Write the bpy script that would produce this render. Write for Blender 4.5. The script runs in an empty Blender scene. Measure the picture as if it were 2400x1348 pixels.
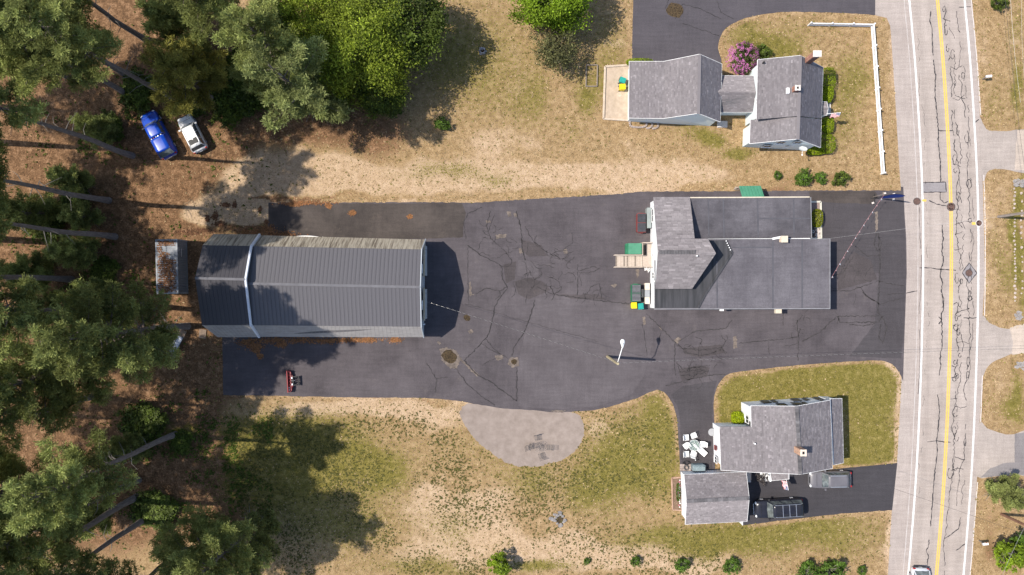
import bpy, bmesh, math, random
import numpy as np
from mathutils import Vector, Matrix
random.seed(7); rng = np.random.default_rng(11)
R = math.radians
scene = bpy.context.scene
COL = scene.collection

# ------------------------------------------------------------------ camera, sky, sun, exposure
H = 85.0            # flying height of the camera over the ground, metres
S = 0.048           # metres per photo pixel on the ground
def P(px, py, z=0.0):
    k = (H - z) / H * S
    return Vector(((px - 1200) * k, (674 - py) * k, z))
cam_d = bpy.data.cameras.new('camera'); cam = bpy.data.objects.new('camera', cam_d); COL.objects.link(cam)
cam.location = (0, 0, H); cam.rotation_euler = (0, 0, 0)
cam_d.sensor_fit = 'HORIZONTAL'; cam_d.angle = 2 * math.atan(1200 * S / H); cam_d.clip_end = 3000; cam_d.clip_start = 1
scene.camera = cam
SUN_TO = Vector((-0.658, 0.044, 1.0)).normalized()          # towards the sun
elev = math.asin(SUN_TO.z)
world = bpy.data.worlds.new('World'); scene.world = world; world.use_nodes = True
wn = world.node_tree; wn.nodes.clear()
sky = wn.nodes.new('ShaderNodeTexSky'); sky.sky_type = 'NISHITA'; sky.sun_disc = False
sky.sun_elevation = elev; sky.sun_rotation = math.atan2(SUN_TO.x, SUN_TO.y)
bg = wn.nodes.new('ShaderNodeBackground'); bg.inputs['Strength'].default_value = 0.135
wo = wn.nodes.new('ShaderNodeOutputWorld')
wn.links.new(sky.outputs[0], bg.inputs[0]); wn.links.new(bg.outputs[0], wo.inputs[0])
sun_d = bpy.data.lights.new('sun', 'SUN'); sun_d.energy = 4.3; sun_d.angle = R(0.55); sun_d.color = (1.0, 0.935, 0.84)
sun = bpy.data.objects.new('sun', sun_d); COL.objects.link(sun); sun.location = (-60, 4, 90)
sun.rotation_euler = SUN_TO.to_track_quat('Z', 'Y').to_euler()
vs = scene.view_settings; vs.view_transform = 'Standard'; vs.look = 'None'; vs.gamma = 1; vs.exposure = 0.52; vs.use_curve_mapping = False

# ------------------------------------------------------------------ materials
def nd(nt, t, **kw):
    n = nt.nodes.new(t)
    for k, v in kw.items(): setattr(n, k, v)
    return n
def c4(c): return (c[0], c[1], c[2], 1)
MATS = {}
def M(name, c1, c2=None, scale=3.0, rough=0.8, bump=0.0, detail=6, metal=0.0, spec=0.3, attr=False, stretch=None, lo=0.35, hi=0.65, coat=0.0, fine=None):
    """Principled material: noise between two own colours, optional per-face tint attribute, optional bump."""
    if name in MATS: return MATS[name]
    m = bpy.data.materials.new(name); m.use_nodes = True; nt = m.node_tree; nt.nodes.clear(); L = nt.links.new
    out = nd(nt, 'ShaderNodeOutputMaterial'); b = nd(nt, 'ShaderNodeBsdfPrincipled'); L(b.outputs[0], out.inputs[0])
    b.inputs['Diffuse Roughness'].default_value = 1.0 if rough > .85 else 0.0; b.inputs['Roughness'].default_value = rough; b.inputs['Metallic'].default_value = metal
    b.inputs['Specular IOR Level'].default_value = spec; b.inputs['Coat Weight'].default_value = coat
    tc = nd(nt, 'ShaderNodeTexCoord'); vec = tc.outputs['Object']
    if stretch:
        mp = nd(nt, 'ShaderNodeMapping'); mp.inputs['Scale'].default_value = stretch; L(vec, mp.inputs[0]); vec = mp.outputs[0]
    col = None
    if c2 is not None:
        n = nd(nt, 'ShaderNodeTexNoise'); n.inputs['Scale'].default_value = scale; n.inputs['Detail'].default_value = detail; n.inputs['Roughness'].default_value = 0.65
        L(vec, n.inputs['Vector'])
        r = nd(nt, 'ShaderNodeValToRGB'); r.color_ramp.elements[0].color = c4(c1); r.color_ramp.elements[1].color = c4(c2)
        r.color_ramp.elements[0].position = lo; r.color_ramp.elements[1].position = hi
        L(n.outputs[0], r.inputs[0]); col = r.outputs[0]
        if bump:
            n2 = nd(nt, 'ShaderNodeTexNoise'); n2.inputs['Scale'].default_value = scale * 6; n2.inputs['Detail'].default_value = 4; L(vec, n2.inputs['Vector'])
            bp = nd(nt, 'ShaderNodeBump'); bp.inputs['Strength'].default_value = bump; bp.inputs['Distance'].default_value = 0.05
            L(n2.outputs[0], bp.inputs['Height']); L(bp.outputs[0], b.inputs['Normal'])
    else:
        rgb = nd(nt, 'ShaderNodeRGB'); rgb.outputs[0].default_value = c4(c1); col = rgb.outputs[0]
    if attr:
        a = nd(nt, 'ShaderNodeAttribute', attribute_name='Col'); mx = nd(nt, 'ShaderNodeMix', data_type='RGBA', blend_type='MULTIPLY')
        mx.inputs[0].default_value = 1; L(col, mx.inputs[6]); L(a.outputs[0], mx.inputs[7]); col = mx.outputs[2]
    L(col, b.inputs['Base Color'])
    MATS[name] = m; return m

def leaf_mat(name, base, trans=0.3, gloss=0.05, hue=0.12):
    if name in MATS: return MATS[name]
    m = bpy.data.materials.new(name); m.use_nodes = True; nt = m.node_tree; nt.nodes.clear(); L = nt.links.new
    out = nd(nt, 'ShaderNodeOutputMaterial')
    a = nd(nt, 'ShaderNodeAttribute', attribute_name='Col'); mx = nd(nt, 'ShaderNodeMix', data_type='RGBA', blend_type='MULTIPLY')
    mx.inputs[0].default_value = 1; mx.inputs[6].default_value = c4(base); L(a.outputs[0], mx.inputs[7])
    oi = nd(nt, 'ShaderNodeObjectInfo'); mr = nd(nt, 'ShaderNodeMapRange'); mr.inputs[3].default_value = 1 - hue; mr.inputs[4].default_value = 1 + hue
    L(oi.outputs['Random'], mr.inputs[0])
    hs = nd(nt, 'ShaderNodeHueSaturation'); L(mr.outputs[0], hs.inputs['Value']); L(mx.outputs[2], hs.inputs['Color'])
    d = nd(nt, 'ShaderNodeBsdfDiffuse'); t = nd(nt, 'ShaderNodeBsdfTranslucent'); g = nd(nt, 'ShaderNodeBsdfGlossy'); g.inputs['Roughness'].default_value = 0.6
    L(hs.outputs[0], d.inputs[0]); L(hs.outputs[0], t.inputs[0])
    m1 = nd(nt, 'ShaderNodeMixShader'); m1.inputs[0].default_value = trans; L(d.outputs[0], m1.inputs[1]); L(t.outputs[0], m1.inputs[2])
    m2 = nd(nt, 'ShaderNodeMixShader'); m2.inputs[0].default_value = gloss * .35; L(m1.outputs[0], m2.inputs[1]); L(g.outputs[0], m2.inputs[2]); L(m2.outputs[0], out.inputs[0])
    MATS[name] = m; return m

def asphalt_mat(name, dark, light, dust, dustamt=0.5, crack=0.0, rough=0.85):
    """Worn asphalt: broad tonal patches, faint sweeping streaks, aggregate specks, dusty spots."""
    m = bpy.data.materials.new(name); m.use_nodes = True; nt = m.node_tree; nt.nodes.clear(); L = nt.links.new
    out = nd(nt, 'ShaderNodeOutputMaterial'); b = nd(nt, 'ShaderNodeBsdfPrincipled'); L(b.outputs[0], out.inputs[0])
    b.inputs['Roughness'].default_value = rough; b.inputs['Specular IOR Level'].default_value = 0.25
    tc = nd(nt, 'ShaderNodeTexCoord'); V = tc.outputs['Object']
    def noise(sc, det=5, vec=V, ro=0.6):
        n = nd(nt, 'ShaderNodeTexNoise'); n.inputs['Scale'].default_value = sc; n.inputs['Detail'].default_value = det; n.inputs['Roughness'].default_value = ro
        L(vec, n.inputs['Vector']); return n.outputs[0]
    def ramp(src, a, c, lo, hi):
        r = nd(nt, 'ShaderNodeValToRGB'); r.color_ramp.elements[0].position = lo; r.color_ramp.elements[1].position = hi
        r.color_ramp.elements[0].color = c4(a); r.color_ramp.elements[1].color = c4(c); L(src, r.inputs[0]); return r.outputs[0]
    def mix(f, a, c, bt='MIX'):
        x = nd(nt, 'ShaderNodeMix', data_type='RGBA', blend_type=bt)
        if isinstance(f, float): x.inputs[0].default_value = f
        else: L(f, x.inputs[0])
        for s, v in ((6, a), (7, c)):
            if isinstance(v, tuple): x.inputs[s].default_value = c4(v)
            else: L(v, x.inputs[s])
        return x.outputs[2]
    base = ramp(noise(0.22, 8, ro=0.7), dark, light, 0.33, 0.67)
    mp = nd(nt, 'ShaderNodeMapping'); mp.inputs['Scale'].default_value = (0.25, 2.2, 1); L(V, mp.inputs[0])
    mp2 = nd(nt, 'ShaderNodeMapping'); mp2.inputs['Scale'].default_value = (2.2, 0.25, 1); L(V, mp2.inputs[0])
    base = mix(0.55, base, ramp(noise(1.6, 5, mp.outputs[0]), (0.80, 0.80, 0.80), (1.18, 1.17, 1.17), 0.3, 0.7), 'MULTIPLY')
    base = mix(0.4, base, ramp(noise(1.6, 5, mp2.outputs[0]), (0.82, 0.82, 0.82), (1.16, 1.15, 1.15), 0.3, 0.7), 'MULTIPLY')
    base = mix(0.8, base, ramp(noise(9, 3), (0.86, 0.86, 0.86), (1.12, 1.12, 1.12), 0.35, 0.65), 'MULTIPLY')
    base = mix(ramp(noise(0.55, 7, ro=0.72), (0, 0, 0), (dustamt,) * 3, 0.60, 0.78), base, dust)
    sp = ramp(noise(38, 2), (0, 0, 0), (0.5, 0.5, 0.5), 0.66, 0.74)
    base = mix(sp, base, tuple(min(1, x * 1.6) for x in dust))
    L(base, b.inputs['Base Color'])
    bp = nd(nt, 'ShaderNodeBump'); bp.inputs['Strength'].default_value = 0.25; bp.inputs['Distance'].default_value = 0.02; L(noise(30, 3), bp.inputs['Height']); L(bp.outputs[0], b.inputs['Normal'])
    MATS[name] = m; return m

# ------------------------------------------------------------------ mesh helpers
def np_mesh(name, V, F, mat, colors=None, smooth=False):
    V = np.asarray(V, dtype=np.float32); F = np.asarray(F, dtype=np.int32); k = F.shape[1]
    me = bpy.data.meshes.new(name); me.vertices.add(len(V)); me.vertices.foreach_set('co', V.ravel())
    me.loops.add(F.size); me.loops.foreach_set('vertex_index', F.ravel()); me.polygons.add(len(F))
    me.polygons.foreach_set('loop_start', np.arange(0, F.size, k, dtype=np.int32)); me.polygons.foreach_set('loop_total', np.full(len(F), k, dtype=np.int32))
    if smooth: me.polygons.foreach_set('use_smooth', np.ones(len(F), dtype=bool))
    me.update(calc_edges=True)
    if colors is not None:
        at = me.attributes.new('Col', 'FLOAT_COLOR', 'FACE'); c = np.ones((len(F), 4), dtype=np.float32); c[:, :3] = colors; at.data.foreach_set('color', c.ravel())
    me.materials.append(mat); return me

class MB:
    """Collects shapes for one mesh object."""
    def __init__(self): self.v = []; self.f = []; self.mi = []; self.c = []
    def add(self, vs, fs, mi=0, col=(1, 1, 1)):
        o = len(self.v); self.v += [tuple(x) for x in vs]
        for f in fs: self.f.append([i + o for i in f]); self.mi.append(mi); self.c.append(col)
        return self
    def box(self, c, s, rz=0.0, mi=0, rot=None, col=(1, 1, 1), taper=1.0):
        hx, hy, hz = s[0] / 2, s[1] / 2, s[2] / 2
        m = rot if rot is not None else Matrix.Rotation(rz, 3, 'Z'); c = Vector(c)
        pts = []
        for z, t in ((-hz, 1), (hz, taper)):
            for x, y in ((-hx, -hy), (hx, -hy), (hx, hy), (-hx, hy)): pts.append(c + m @ Vector((x * t, y * t, z)))
        return self.add(pts, [(3, 2, 1, 0), (4, 5, 6, 7), (0, 1, 5, 4), (1, 2, 6, 5), (2, 3, 7, 6), (3, 0, 4, 7)], mi, col)
    def bar(self, a, b, w, h=None, mi=0, col=(1, 1, 1)):
        a, b = Vector(a), Vector(b); d = b - a; q = d.to_track_quat('X', 'Z').to_matrix()
        return self.box((a + b) / 2, (d.length, w, h or w), mi=mi, rot=q, col=col)
    def tube(self, pts, rad, n=8, mi=0, cap=True, col=(1, 1, 1)):
        pts = [Vector(p) for p in pts]; rad = rad if isinstance(rad, (list, tuple)) else [rad] * len(pts); rings = []
        for i, p in enumerate(pts):
            d = (pts[min(i + 1, len(pts) - 1)] - pts[max(i - 1, 0)]).normalized()
            u = d.orthogonal().normalized() if i == 0 else (u - d * u.dot(d)).normalized(); w = d.cross(u)
            rings.append([p + (u * math.cos(t) + w * math.sin(t)) * rad[i] for t in [2 * math.pi * k / n for k in range(n)]])
        vs = [q for r in rings for q in r]; fs = []
        for i in range(len(rings) - 1):
            for k in range(n): fs.append((i * n + k, i * n + (k + 1) % n, (i + 1) * n + (k + 1) % n, (i + 1) * n + k))
        if cap: fs += [tuple(range(n))[::-1], tuple((len(rings) - 1) * n + k for k in range(n))]
        return self.add(vs, fs, mi, col)
    def lathe(self, c, prof, n=16, mi=0, col=(1, 1, 1)):
        c = Vector(c); vs = [c + Vector((r * math.cos(2 * math.pi * k / n), r * math.sin(2 * math.pi * k / n), z)) for r, z in prof for k in range(n)]; fs = []
        for i in range(len(prof) - 1):
            for k in range(n): fs.append((i * n + k, i * n + (k + 1) % n, (i + 1) * n + (k + 1) % n, (i + 1) * n + k))
        fs += [tuple(range(n))[::-1], tuple((len(prof) - 1) * n + k for k in range(n))]
        return self.add(vs, fs, mi, col)
    def prism(self, top, zb=0.0, mi=0):
        top = [Vector(p) for p in top]
        ar = sum(top[i].x * top[(i + 1) % len(top)].y - top[(i + 1) % len(top)].x * top[i].y for i in range(len(top)))
        if ar < 0: top = top[::-1]
        n = len(top); vs = top + [Vector((p.x, p.y, zb)) for p in top]
        return self.add(vs, [tuple(range(n)), tuple(range(2 * n - 1, n - 1, -1))] + [(i + n, (i + 1) % n + n, (i + 1) % n, i) for i in range(n)], mi)
    def slab(self, quad, th, mi=0):
        q = [Vector(p) for p in quad]; nrm = (q[1] - q[0]).cross(q[-1] - q[0]).normalized()
        if nrm.z < 0: q = q[::-1]; nrm = -nrm
        n = len(q); vs = q + [p - Vector((0, 0, th)) for p in q]
        return self.add(vs, [tuple(range(n)), tuple(range(2 * n - 1, n - 1, -1))] + [(i + n, (i + 1) % n + n, (i + 1) % n, i) for i in range(n)], mi)
    def ball(self, c, r, sq=(1, 1, 1), n=10, m=6, mi=0, jit=0.0, col=(1, 1, 1)):
        c = Vector(c); vs = []; fs = []
        for i in range(m + 1):
            th = math.pi * i / m
            for k in range(n):
                ph = 2 * math.pi * k / n; j = 1 + (random.uniform(-jit, jit) if 0 < i < m else 0)
                vs.append(c + Vector((math.sin(th) * math.cos(ph) * sq[0], math.sin(th) * math.sin(ph) * sq[1], math.cos(th) * sq[2])) * r * j)
        for i in range(m):
            for k in range(n): fs.append((i * n + k, (i + 1) * n + k, (i + 1) * n + (k + 1) % n, i * n + (k + 1) % n))
        return self.add(vs, fs, mi, col)
    def mesh(self, name, mats, org=(0, 0, 0), smooth=False, color=False):
        me = bpy.data.meshes.new(name); o = Vector(org)
        me.from_pydata([Vector(v) - o for v in self.v], [], self.f)
        for m in (mats if isinstance(mats, (list, tuple)) else [mats]): me.materials.append(m)
        me.polygons.foreach_set('material_index', self.mi)
        if smooth: me.polygons.foreach_set('use_smooth', [True] * len(self.f))
        if color:
            at = me.attributes.new('Col', 'FLOAT_COLOR', 'FACE'); at.data.foreach_set('color', [x for c in self.c for x in (c[0], c[1], c[2], 1)])
        me.update(); return me

def link(name, me, parent=None, loc=(0, 0, 0), rot=(0, 0, 0)):
    o = bpy.data.objects.new(name, me); COL.objects.link(o); o.location = loc; o.rotation_euler = rot
    if parent is not None: o.parent = parent
    return o
def tag(o, label=None, cat=None, group=None, kind=None):
    if label: o['label'] = label
    if cat: o['category'] = cat
    if group: o['group'] = group
    if kind: o['kind'] = kind
    return o
def thing(name, label, cat, loc=(0, 0, 0), rz=0.0, group=None):
    o = link(name, None, None, loc, (0, 0, rz)); return tag(o, label, cat, group)
def part(name, mb, mats, parent, smooth=False, world_space=False, color=False, kind=None):
    """mb in the thing's local space, or in world space (thing unrotated) when world_space."""
    org = (0, 0, 0)
    if world_space:
        p = parent; org = Vector((0, 0, 0))
        while p is not None: org = org + p.location; p = p.parent
    o = link(name, mb.mesh(name, mats, org, smooth, color), parent)
    if kind: o['kind'] = kind
    return o
def copy_tree(o, parent=None):
    c = o.copy(); COL.objects.link(c)
    if parent is not None: c.parent = parent
    for ch in list(o.children): copy_tree(ch, c)
    return c
def inpoly(px, py, poly):
    px = np.asarray(px, float); py = np.asarray(py, float); ins = np.zeros(px.shape, bool); n = len(poly); j = n - 1
    for i in range(n):
        xi, yi = poly[i]; xj, yj = poly[j]
        with np.errstate(divide='ignore', invalid='ignore'):
            ins ^= ((yi > py) != (yj > py)) & (px < (xj - xi) * (py - yi) / (yj - yi) + xi)
        j = i
    return ins
def polydist(px, py, poly, closed=True):
    d = np.full(np.shape(px), 1e9); n = len(poly)
    for i in range(n if closed else n - 1):
        ax, ay = poly[i]; bx, by = poly[(i + 1) % n]; l2 = (bx - ax) ** 2 + (by - ay) ** 2 + 1e-9
        t = np.clip(((px - ax) * (bx - ax) + (py - ay) * (by - ay)) / l2, 0, 1)
        d = np.minimum(d, np.hypot(px - ax - t * (bx - ax), py - ay - t * (by - ay)))
    return d
def smooth_poly(pts, step=10, jit=0.0, closed=True):
    """Catmull-Rom through photo-pixel points."""
    out = []; n = len(pts)
    for i in range(n if closed else n - 1):
        g = lambda k: np.array(pts[k % n] if closed else pts[min(max(k, 0), n - 1)], float)
        p0, p1, p2, p3 = g(i - 1), g(i), g(i + 1), g(i + 2); L = np.hypot(*(p2 - p1)); m = max(1, int(L / step))
        for k in range(m):
            t = k / m
            q = 0.5 * (2 * p1 + (p2 - p0) * t + (2 * p0 - 5 * p1 + 4 * p2 - p3) * t * t + (3 * p1 - p0 - 3 * p2 + p3) * t ** 3)
            out.append((q[0] + random.uniform(-jit, jit), q[1] + random.uniform(-jit, jit)))
    if not closed: out.append(tuple(pts[-1]))
    return out
def lin_poly(pts, step=8, jit=0.5, closed=True):
    out = []; n = len(pts)
    for i in range(n if closed else n - 1):
        a = np.array(pts[i], float); b = np.array(pts[(i + 1) % n], float); m = max(1, int(np.hypot(*(b - a)) / step))
        for k in range(m):
            q = a + (b - a) * k / m; j = jit if k else 0; out.append((q[0] + random.uniform(-j, j), q[1] + random.uniform(-j, j)))
    if not closed: out.append(tuple(pts[-1]))
    return out
def sheet(name, polys, z, mat, parent=None):
    """Flat sheet(s) on the ground from photo-pixel outlines; triangulated."""
    bm = bmesh.new()
    for poly in polys:
        vs = [bm.verts.new((*P(x, y)[:2], z)) for x, y in poly]
        f = bm.faces.new(vs)
        if f.calc_area() and (f.normal_update() or f.normal.z < 0): f.normal_flip()
    bmesh.ops.triangulate(bm, faces=bm.faces[:]); me = bpy.data.meshes.new(name); bm.to_mesh(me); bm.free(); me.materials.append(mat)
    return link(name, me, parent)
def ribbons(name, lines, z, mat, parent=None, kind=None):
    """Thin painted or tarred bands; lines: (pixel points, width in m)."""
    mb = MB()
    for pts, w in lines:
        q = [Vector((*P(x, y)[:2], z)) for x, y in pts]; L = []; Rr = []
        for i, p in enumerate(q):
            d = q[min(i + 1, len(q) - 1)] - q[max(i - 1, 0)]
            if d.length < 1e-6: d = Vector((1, 0, 0))
            n = Vector((-d.y, d.x, 0)).normalized() * (w[i] if isinstance(w, (list, tuple)) else w) / 2
            L.append(p + n); Rr.append(p - n)
        k = len(q); mb.add(L + Rr, [(i + k, i + k + 1, i + 1, i) for i in range(k - 1)])
    o = link(name, mb.mesh(name, mat), parent)
    if kind: o['kind'] = kind
    return o
def wander(pts, jit=1.0, step=5, w=0.06, wj=0.5):
    q = lin_poly(pts, step, jit, closed=False); return q, [w * random.uniform(1 - wj, 1 + wj) for _ in q]
# ------------------------------------------------------------------ outlines on the ground (photo pixels)
CY = [(-160, 2180), (0, 2197), (180, 2213), (430, 2227), (640, 2229.5), (880, 2224), (1115, 2213), (1348, 2194.5), (1500, 2178)]
def yc(y): return float(np.interp(y, [c[0] for c in CY_S], [c[1] for c in CY_S]))
CY_S = smooth_poly(CY, 20, 0, closed=False)
YS = list(range(-160, 1501, 20))
LEFT = [(-160, 2050), (30, 2050), (36, 2052), (42, 2078), (60, 2086), (200, 2096), (440, 2111), (560, 2121), (700, 2121), (900, 2112), (1085, 2102), (1200, 2090), (1348, 2081), (1500, 2072)]
RIGHT = [(-160, 2262), (0, 2277.5), (180, 2291.5), (280, 2297), (440, 2303.5), (640, 2307.5), (740, 2303), (880, 2302), (990, 2296), (1120, 2290), (1348, 2274), (1500, 2262)]
ROAD = [(x, y) for y, x in LEFT] + [(x, y) for y, x in RIGHT[::-1]]
LOT_S = smooth_poly([(2116, 893), (2111, 880), (2098, 860), (2078, 848), (2050, 845), (1950, 850), (1850, 858), (1760, 868), (1712, 875), (1692, 890), (1679, 912), (1673, 940), (1674, 1000), (1676, 1060)], 9, 0.6, closed=False)
LOT_W = smooth_poly([(1592, 1060), (1588, 1000), (1583, 965), (1571, 937), (1556, 919), (1540, 914), (1524, 919), (1490, 934), (1440, 950), (1400, 960), (1340, 965), (1300, 967), (1250, 962), (1180, 957), (1120, 948), (1060, 938), (980, 933), (800, 931), (640, 928), (523, 926)], 9, 0.7, closed=False)
LOT_N = lin_poly([(629, 475), (800, 475), (1000, 474), (1130, 475), (1178, 471), (1260, 466), (1340, 461), (1420, 457), (1480, 452), (1512, 449), (1720, 448), (1895, 447), (2060, 446), (2111, 447)], 7, 1.1, closed=False)
LOT = LOT_N + [(2111, 438), (2117, 438), (2120, 500), (2124, 560), (2125, 640), (2123, 700), (2120, 780)] + LOT_S + [(1676, 1112), (1594, 1112)] + LOT_W + [(521, 785), (629, 780)]
DRIVE_N = lin_poly([(1484, -80), (1484, 0), (1482, 80), (1481, 165)], 8, 0.5, False) + [(1480, 185), (1690, 185), (1691, 150)] + smooth_poly([(1690, 138), (1683, 112), (1690, 82), (1710, 60), (1750, 42), (1800, 32), (1850, 28), (1950, 30), (2020, 33), (2051, 36)], 8, 0.6, False) + [(2052, -80)]
DRIVE_S = lin_poly([(1740, 1098), (1950, 1100), (2103, 1085)], 9, 0.5, False) + [(2091, 1195)] + lin_poly([(2090, 1196), (1980, 1203), (1850, 1218), (1760, 1229), (1738, 1231)], 9, 0.6, False)
GRAVEL = smooth_poly([(1098, 946), (1180, 950), (1260, 955), (1342, 966), (1364, 982), (1370, 1008), (1360, 1040), (1332, 1070), (1282, 1088), (1232, 1094), (1190, 1085), (1150, 1060), (1112, 1028), (1086, 992), (1079, 965)], 4, 2.0)
PATIO = [(1418, 157), (1476, 153), (1476, 283), (1414, 279)]
D1 = smooth_poly([(2294, 280), (2312, 302), (2345, 308), (2440, 309), (2440, 402), (2345, 396), (2326, 397), (2312, 405), (2301, 425)], 8, 0.7)
D2 = smooth_poly([(2300, 742), (2318, 757), (2360, 771), (2400, 764), (2440, 750), (2440, 822), (2380, 828), (2348, 840), (2325, 850), (2310, 866), (2299, 884)], 8, 0.7)
D3 = smooth_poly([(2294, 992), (2312, 1003), (2340, 1014), (2370, 1019), (2440, 1008), (2440, 1122), (2390, 1113), (2340, 1116), (2300, 1121), (2288, 1117)], 8, 0.7)
HARD = [ROAD, LOT, DRIVE_N, DRIVE_S, GRAVEL, PATIO, D1, D2, D3]

# ------------------------------------------------------------------ ground sheet
xs = np.concatenate([[-700, -400, -200, -120, -90, -75], np.arange(-66, 66.01, 0.3), [75, 90, 120, 200, 400, 700]])
ys = np.concatenate([[-700, -400, -200, -120, -80, -55], np.arange(-40, 40.01, 0.3), [55, 80, 120, 200, 400, 700]])
GX, GY = np.meshgrid(xs, ys); gpx = GX / S + 1200; gpy = 674 - GY / S
def value_noise(x, y, sc, seed):
    r = np.random.default_rng(seed).random((256, 256)); x = np.asarray(x) / sc; y = np.asarray(y) / sc
    xi = np.floor(x).astype(int); yi = np.floor(y).astype(int); fx = x - xi; fy = y - yi
    fx = fx * fx * (3 - 2 * fx); fy = fy * fy * (3 - 2 * fy); g = lambda a, b: r[a % 256, b % 256]
    return (g(xi, yi) * (1 - fx) + g(xi + 1, yi) * fx) * (1 - fy) + (g(xi, yi + 1) * (1 - fx) + g(xi + 1, yi + 1) * fx) * fy
def fbm(x, y, sc, seed): return sum(value_noise(x, y, sc / 2 ** k, seed + k) * 0.5 ** k for k in range(4)) / 1.875
# soft patches: channel g = green grass, l = leaf and needle litter, p = pale straw, worn bare soil
BLOBS = dict(
 g=[(1280, 90, 130, 100, .15), (1420, 190, 60, 60, .3), (1380, 230, 25, 30, .5), (1420, 90, 60, 100, .2), (1060, 130, 130, 120, .35), (1150, 200, 120, 100, .15), (1240, 240, 40, 60, .3), (1330, 290, 40, 30, .2), (1660, 320, 25, 20, .75), (1720, 355, 40, 16, .65), (1620, 300, 40, 30, .3),
    (1780, 90, 90, 50, .45), (1830, 110, 60, 30, .4), (1900, 60, 120, 40, .1), (1985, 190, 55, 60, .45), (1995, 280, 50, 50, .25), (1960, 330, 40, 30, .2), (1060, 400, 130, 20, .35), (1180, 420, 40, 12, .3),
    (1850, 900, 240, 50, .75), (2040, 960, 60, 120, .75), (1725, 960, 50, 60, .9), (2030, 1060, 60, 40, .9), (1950, 870, 120, 25, .2),
    (1480, 1000, 110, 70, .40), (1560, 1000, 40, 120, .45), (1440, 1100, 90, 70, .55), (1530, 1140, 70, 60, .35), (1380, 1180, 60, 40, .3), (1650, 1270, 110, 40, .65), (1800, 1250, 140, 50, .5), (1960, 1250, 120, 60, .4), (1500, 1260, 100, 30, .4), (1420, 1130, 60, 90, .25),
    (700, 1030, 150, 55, .55), (600, 1060, 150, 90, .45), (760, 1120, 110, 60, .45), (850, 1080, 90, 40, .45), (820, 1230, 130, 60, .4), (640, 1180, 110, 60, .35), (900, 1110, 60, 60, .5), (1140, 1060, 160, 70, .2), (1250, 1130, 80, 40, .35), (1060, 1220, 80, 50, .25), (1000, 1320, 160, 25, .4), (1270, 1330, 60, 14, .7),
    (200, 330, 70, 50, .55), (260, 300, 60, 30, .5), (150, 520, 60, 60, .55), (220, 640, 60, 40, .6), (60, 480, 60, 60, .4), (170, 700, 60, 60, .4), (420, 1010, 50, 30, .8), (480, 960, 50, 80, .3), (370, 1190, 70, 26, .95), (330, 1000, 60, 60, .7), (420, 1080, 80, 40, .3), (520, 1150, 60, 60, .4), (430, 250, 60, 26, .7), (330, 215, 60, 40, .5), (550, 240, 50, 30, .7), (340, 640, 60, 30, .4),
    (2330, 240, 40, 60, .2), (2388, 570, 14, 170, 1.0), (2340, 600, 20, 90, .25), (2360, 670, 22, 60, .3), (2385, 60, 20, 60, .3), (2390, 210, 16, 60, .6), (2380, 930, 22, 60, .55), (2360, 950, 40, 30, .2)],
 l=[(200, 500, 330, 560, .95), (120, 1050, 300, 320, .9), (150, 60, 330, 200, .8), (440, 70, 120, 110, .9), (525, 498, 105, 42, -1.6), (600, 400, 150, 50, -.75), (700, 430, 90, 30, -.4), (480, 320, 130, 120, .75), (330, 700, 170, 260, 1.0), (450, 800, 80, 60, .9), (400, 900, 120, 120, .8), (330, 1120, 160, 120, 1.0), (470, 1100, 110, 110, .65), (560, 1250, 120, 100, .5), (690, 280, 160, 90, .95), (860, 300, 110, 80, .55), (960, 330, 80, 70, .25), (1070, 40, 100, 60, .4), (420, 360, 130, 60, .6), (590, 400, 120, 50, .35),
    (640, 468, 80, 7, .8), (740, 468, 160, 6, .75), (600, 545, 70, 14, .9), (560, 545, 60, 14, .6), (420, 530, 80, 20, .5), (480, 820, 60, 60, .75), (2050, 380, 40, 30, .25), (1850, 425, 140, 22, .5), (1960, 410, 60, 30, .35), (2310, 960, 16, 60, .3), (2320, 1010, 40, 10, .5), (2350, 750, 40, 12, .5), (2310, 1200, 30, 90, .4), (2320, 1290, 40, 60, .5), (1030, 938, 50, 7, .5), (800, 936, 200, 5, .35)],
 p=[(1100, 405, 420, 30, 1.0), (860, 430, 220, 34, 1.0), (1400, 420, 200, 26, .95), (1620, 420, 130, 22, .7), (660, 400, 130, 70, .55), (500, 498, 130, 46, 1.0), (590, 510, 50, 40, 1.0), (400, 440, 120, 50, .45), (520, 400, 140, 50, .5), (820, 370, 120, 30, .5), (1250, 330, 160, 40, .35), (1140, 330, 80, 60, .4), (1200, 160, 60, 120, .4), (1420, 110, 40, 16, .7), (1480, 330, 90, 40, .3), (1560, 380, 120, 30, .45),
    (780, 965, 220, 30, .9), (960, 960, 120, 26, .7), (1060, 990, 90, 40, .4), (1010, 1170, 90, 60, .75), (1090, 1240, 130, 70, .75), (1190, 1290, 160, 46, .75), (1400, 1310, 190, 40, .95), (1600, 1325, 140, 30, .9), (1290, 1120, 70, 30, .3), (1180, 1160, 90, 50, .4), (1450, 1130, 26, 26, .25), (1420, 1040, 60, 60, .3), (1350, 1240, 90, 40, .25), (950, 1300, 60, 40, .4), (1380, 1000, 26, 30, .8), (1470, 1180, 40, 40, .3),
    (2090, 900, 16, 90, .7), (2080, 1030, 14, 60, .6), (2085, 870, 20, 20, .6), (2070, 200, 30, 160, .35), (2310, 140, 30, 160, .4), (2330, 500, 40, 110, .45), (2325, 680, 36, 70, .35), (2330, 900, 40, 70, .35), (2384, 100, 20, 60, .5), (2330, 1250, 40, 120, .35), (2075, 1280, 30, 80, .5)])
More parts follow.
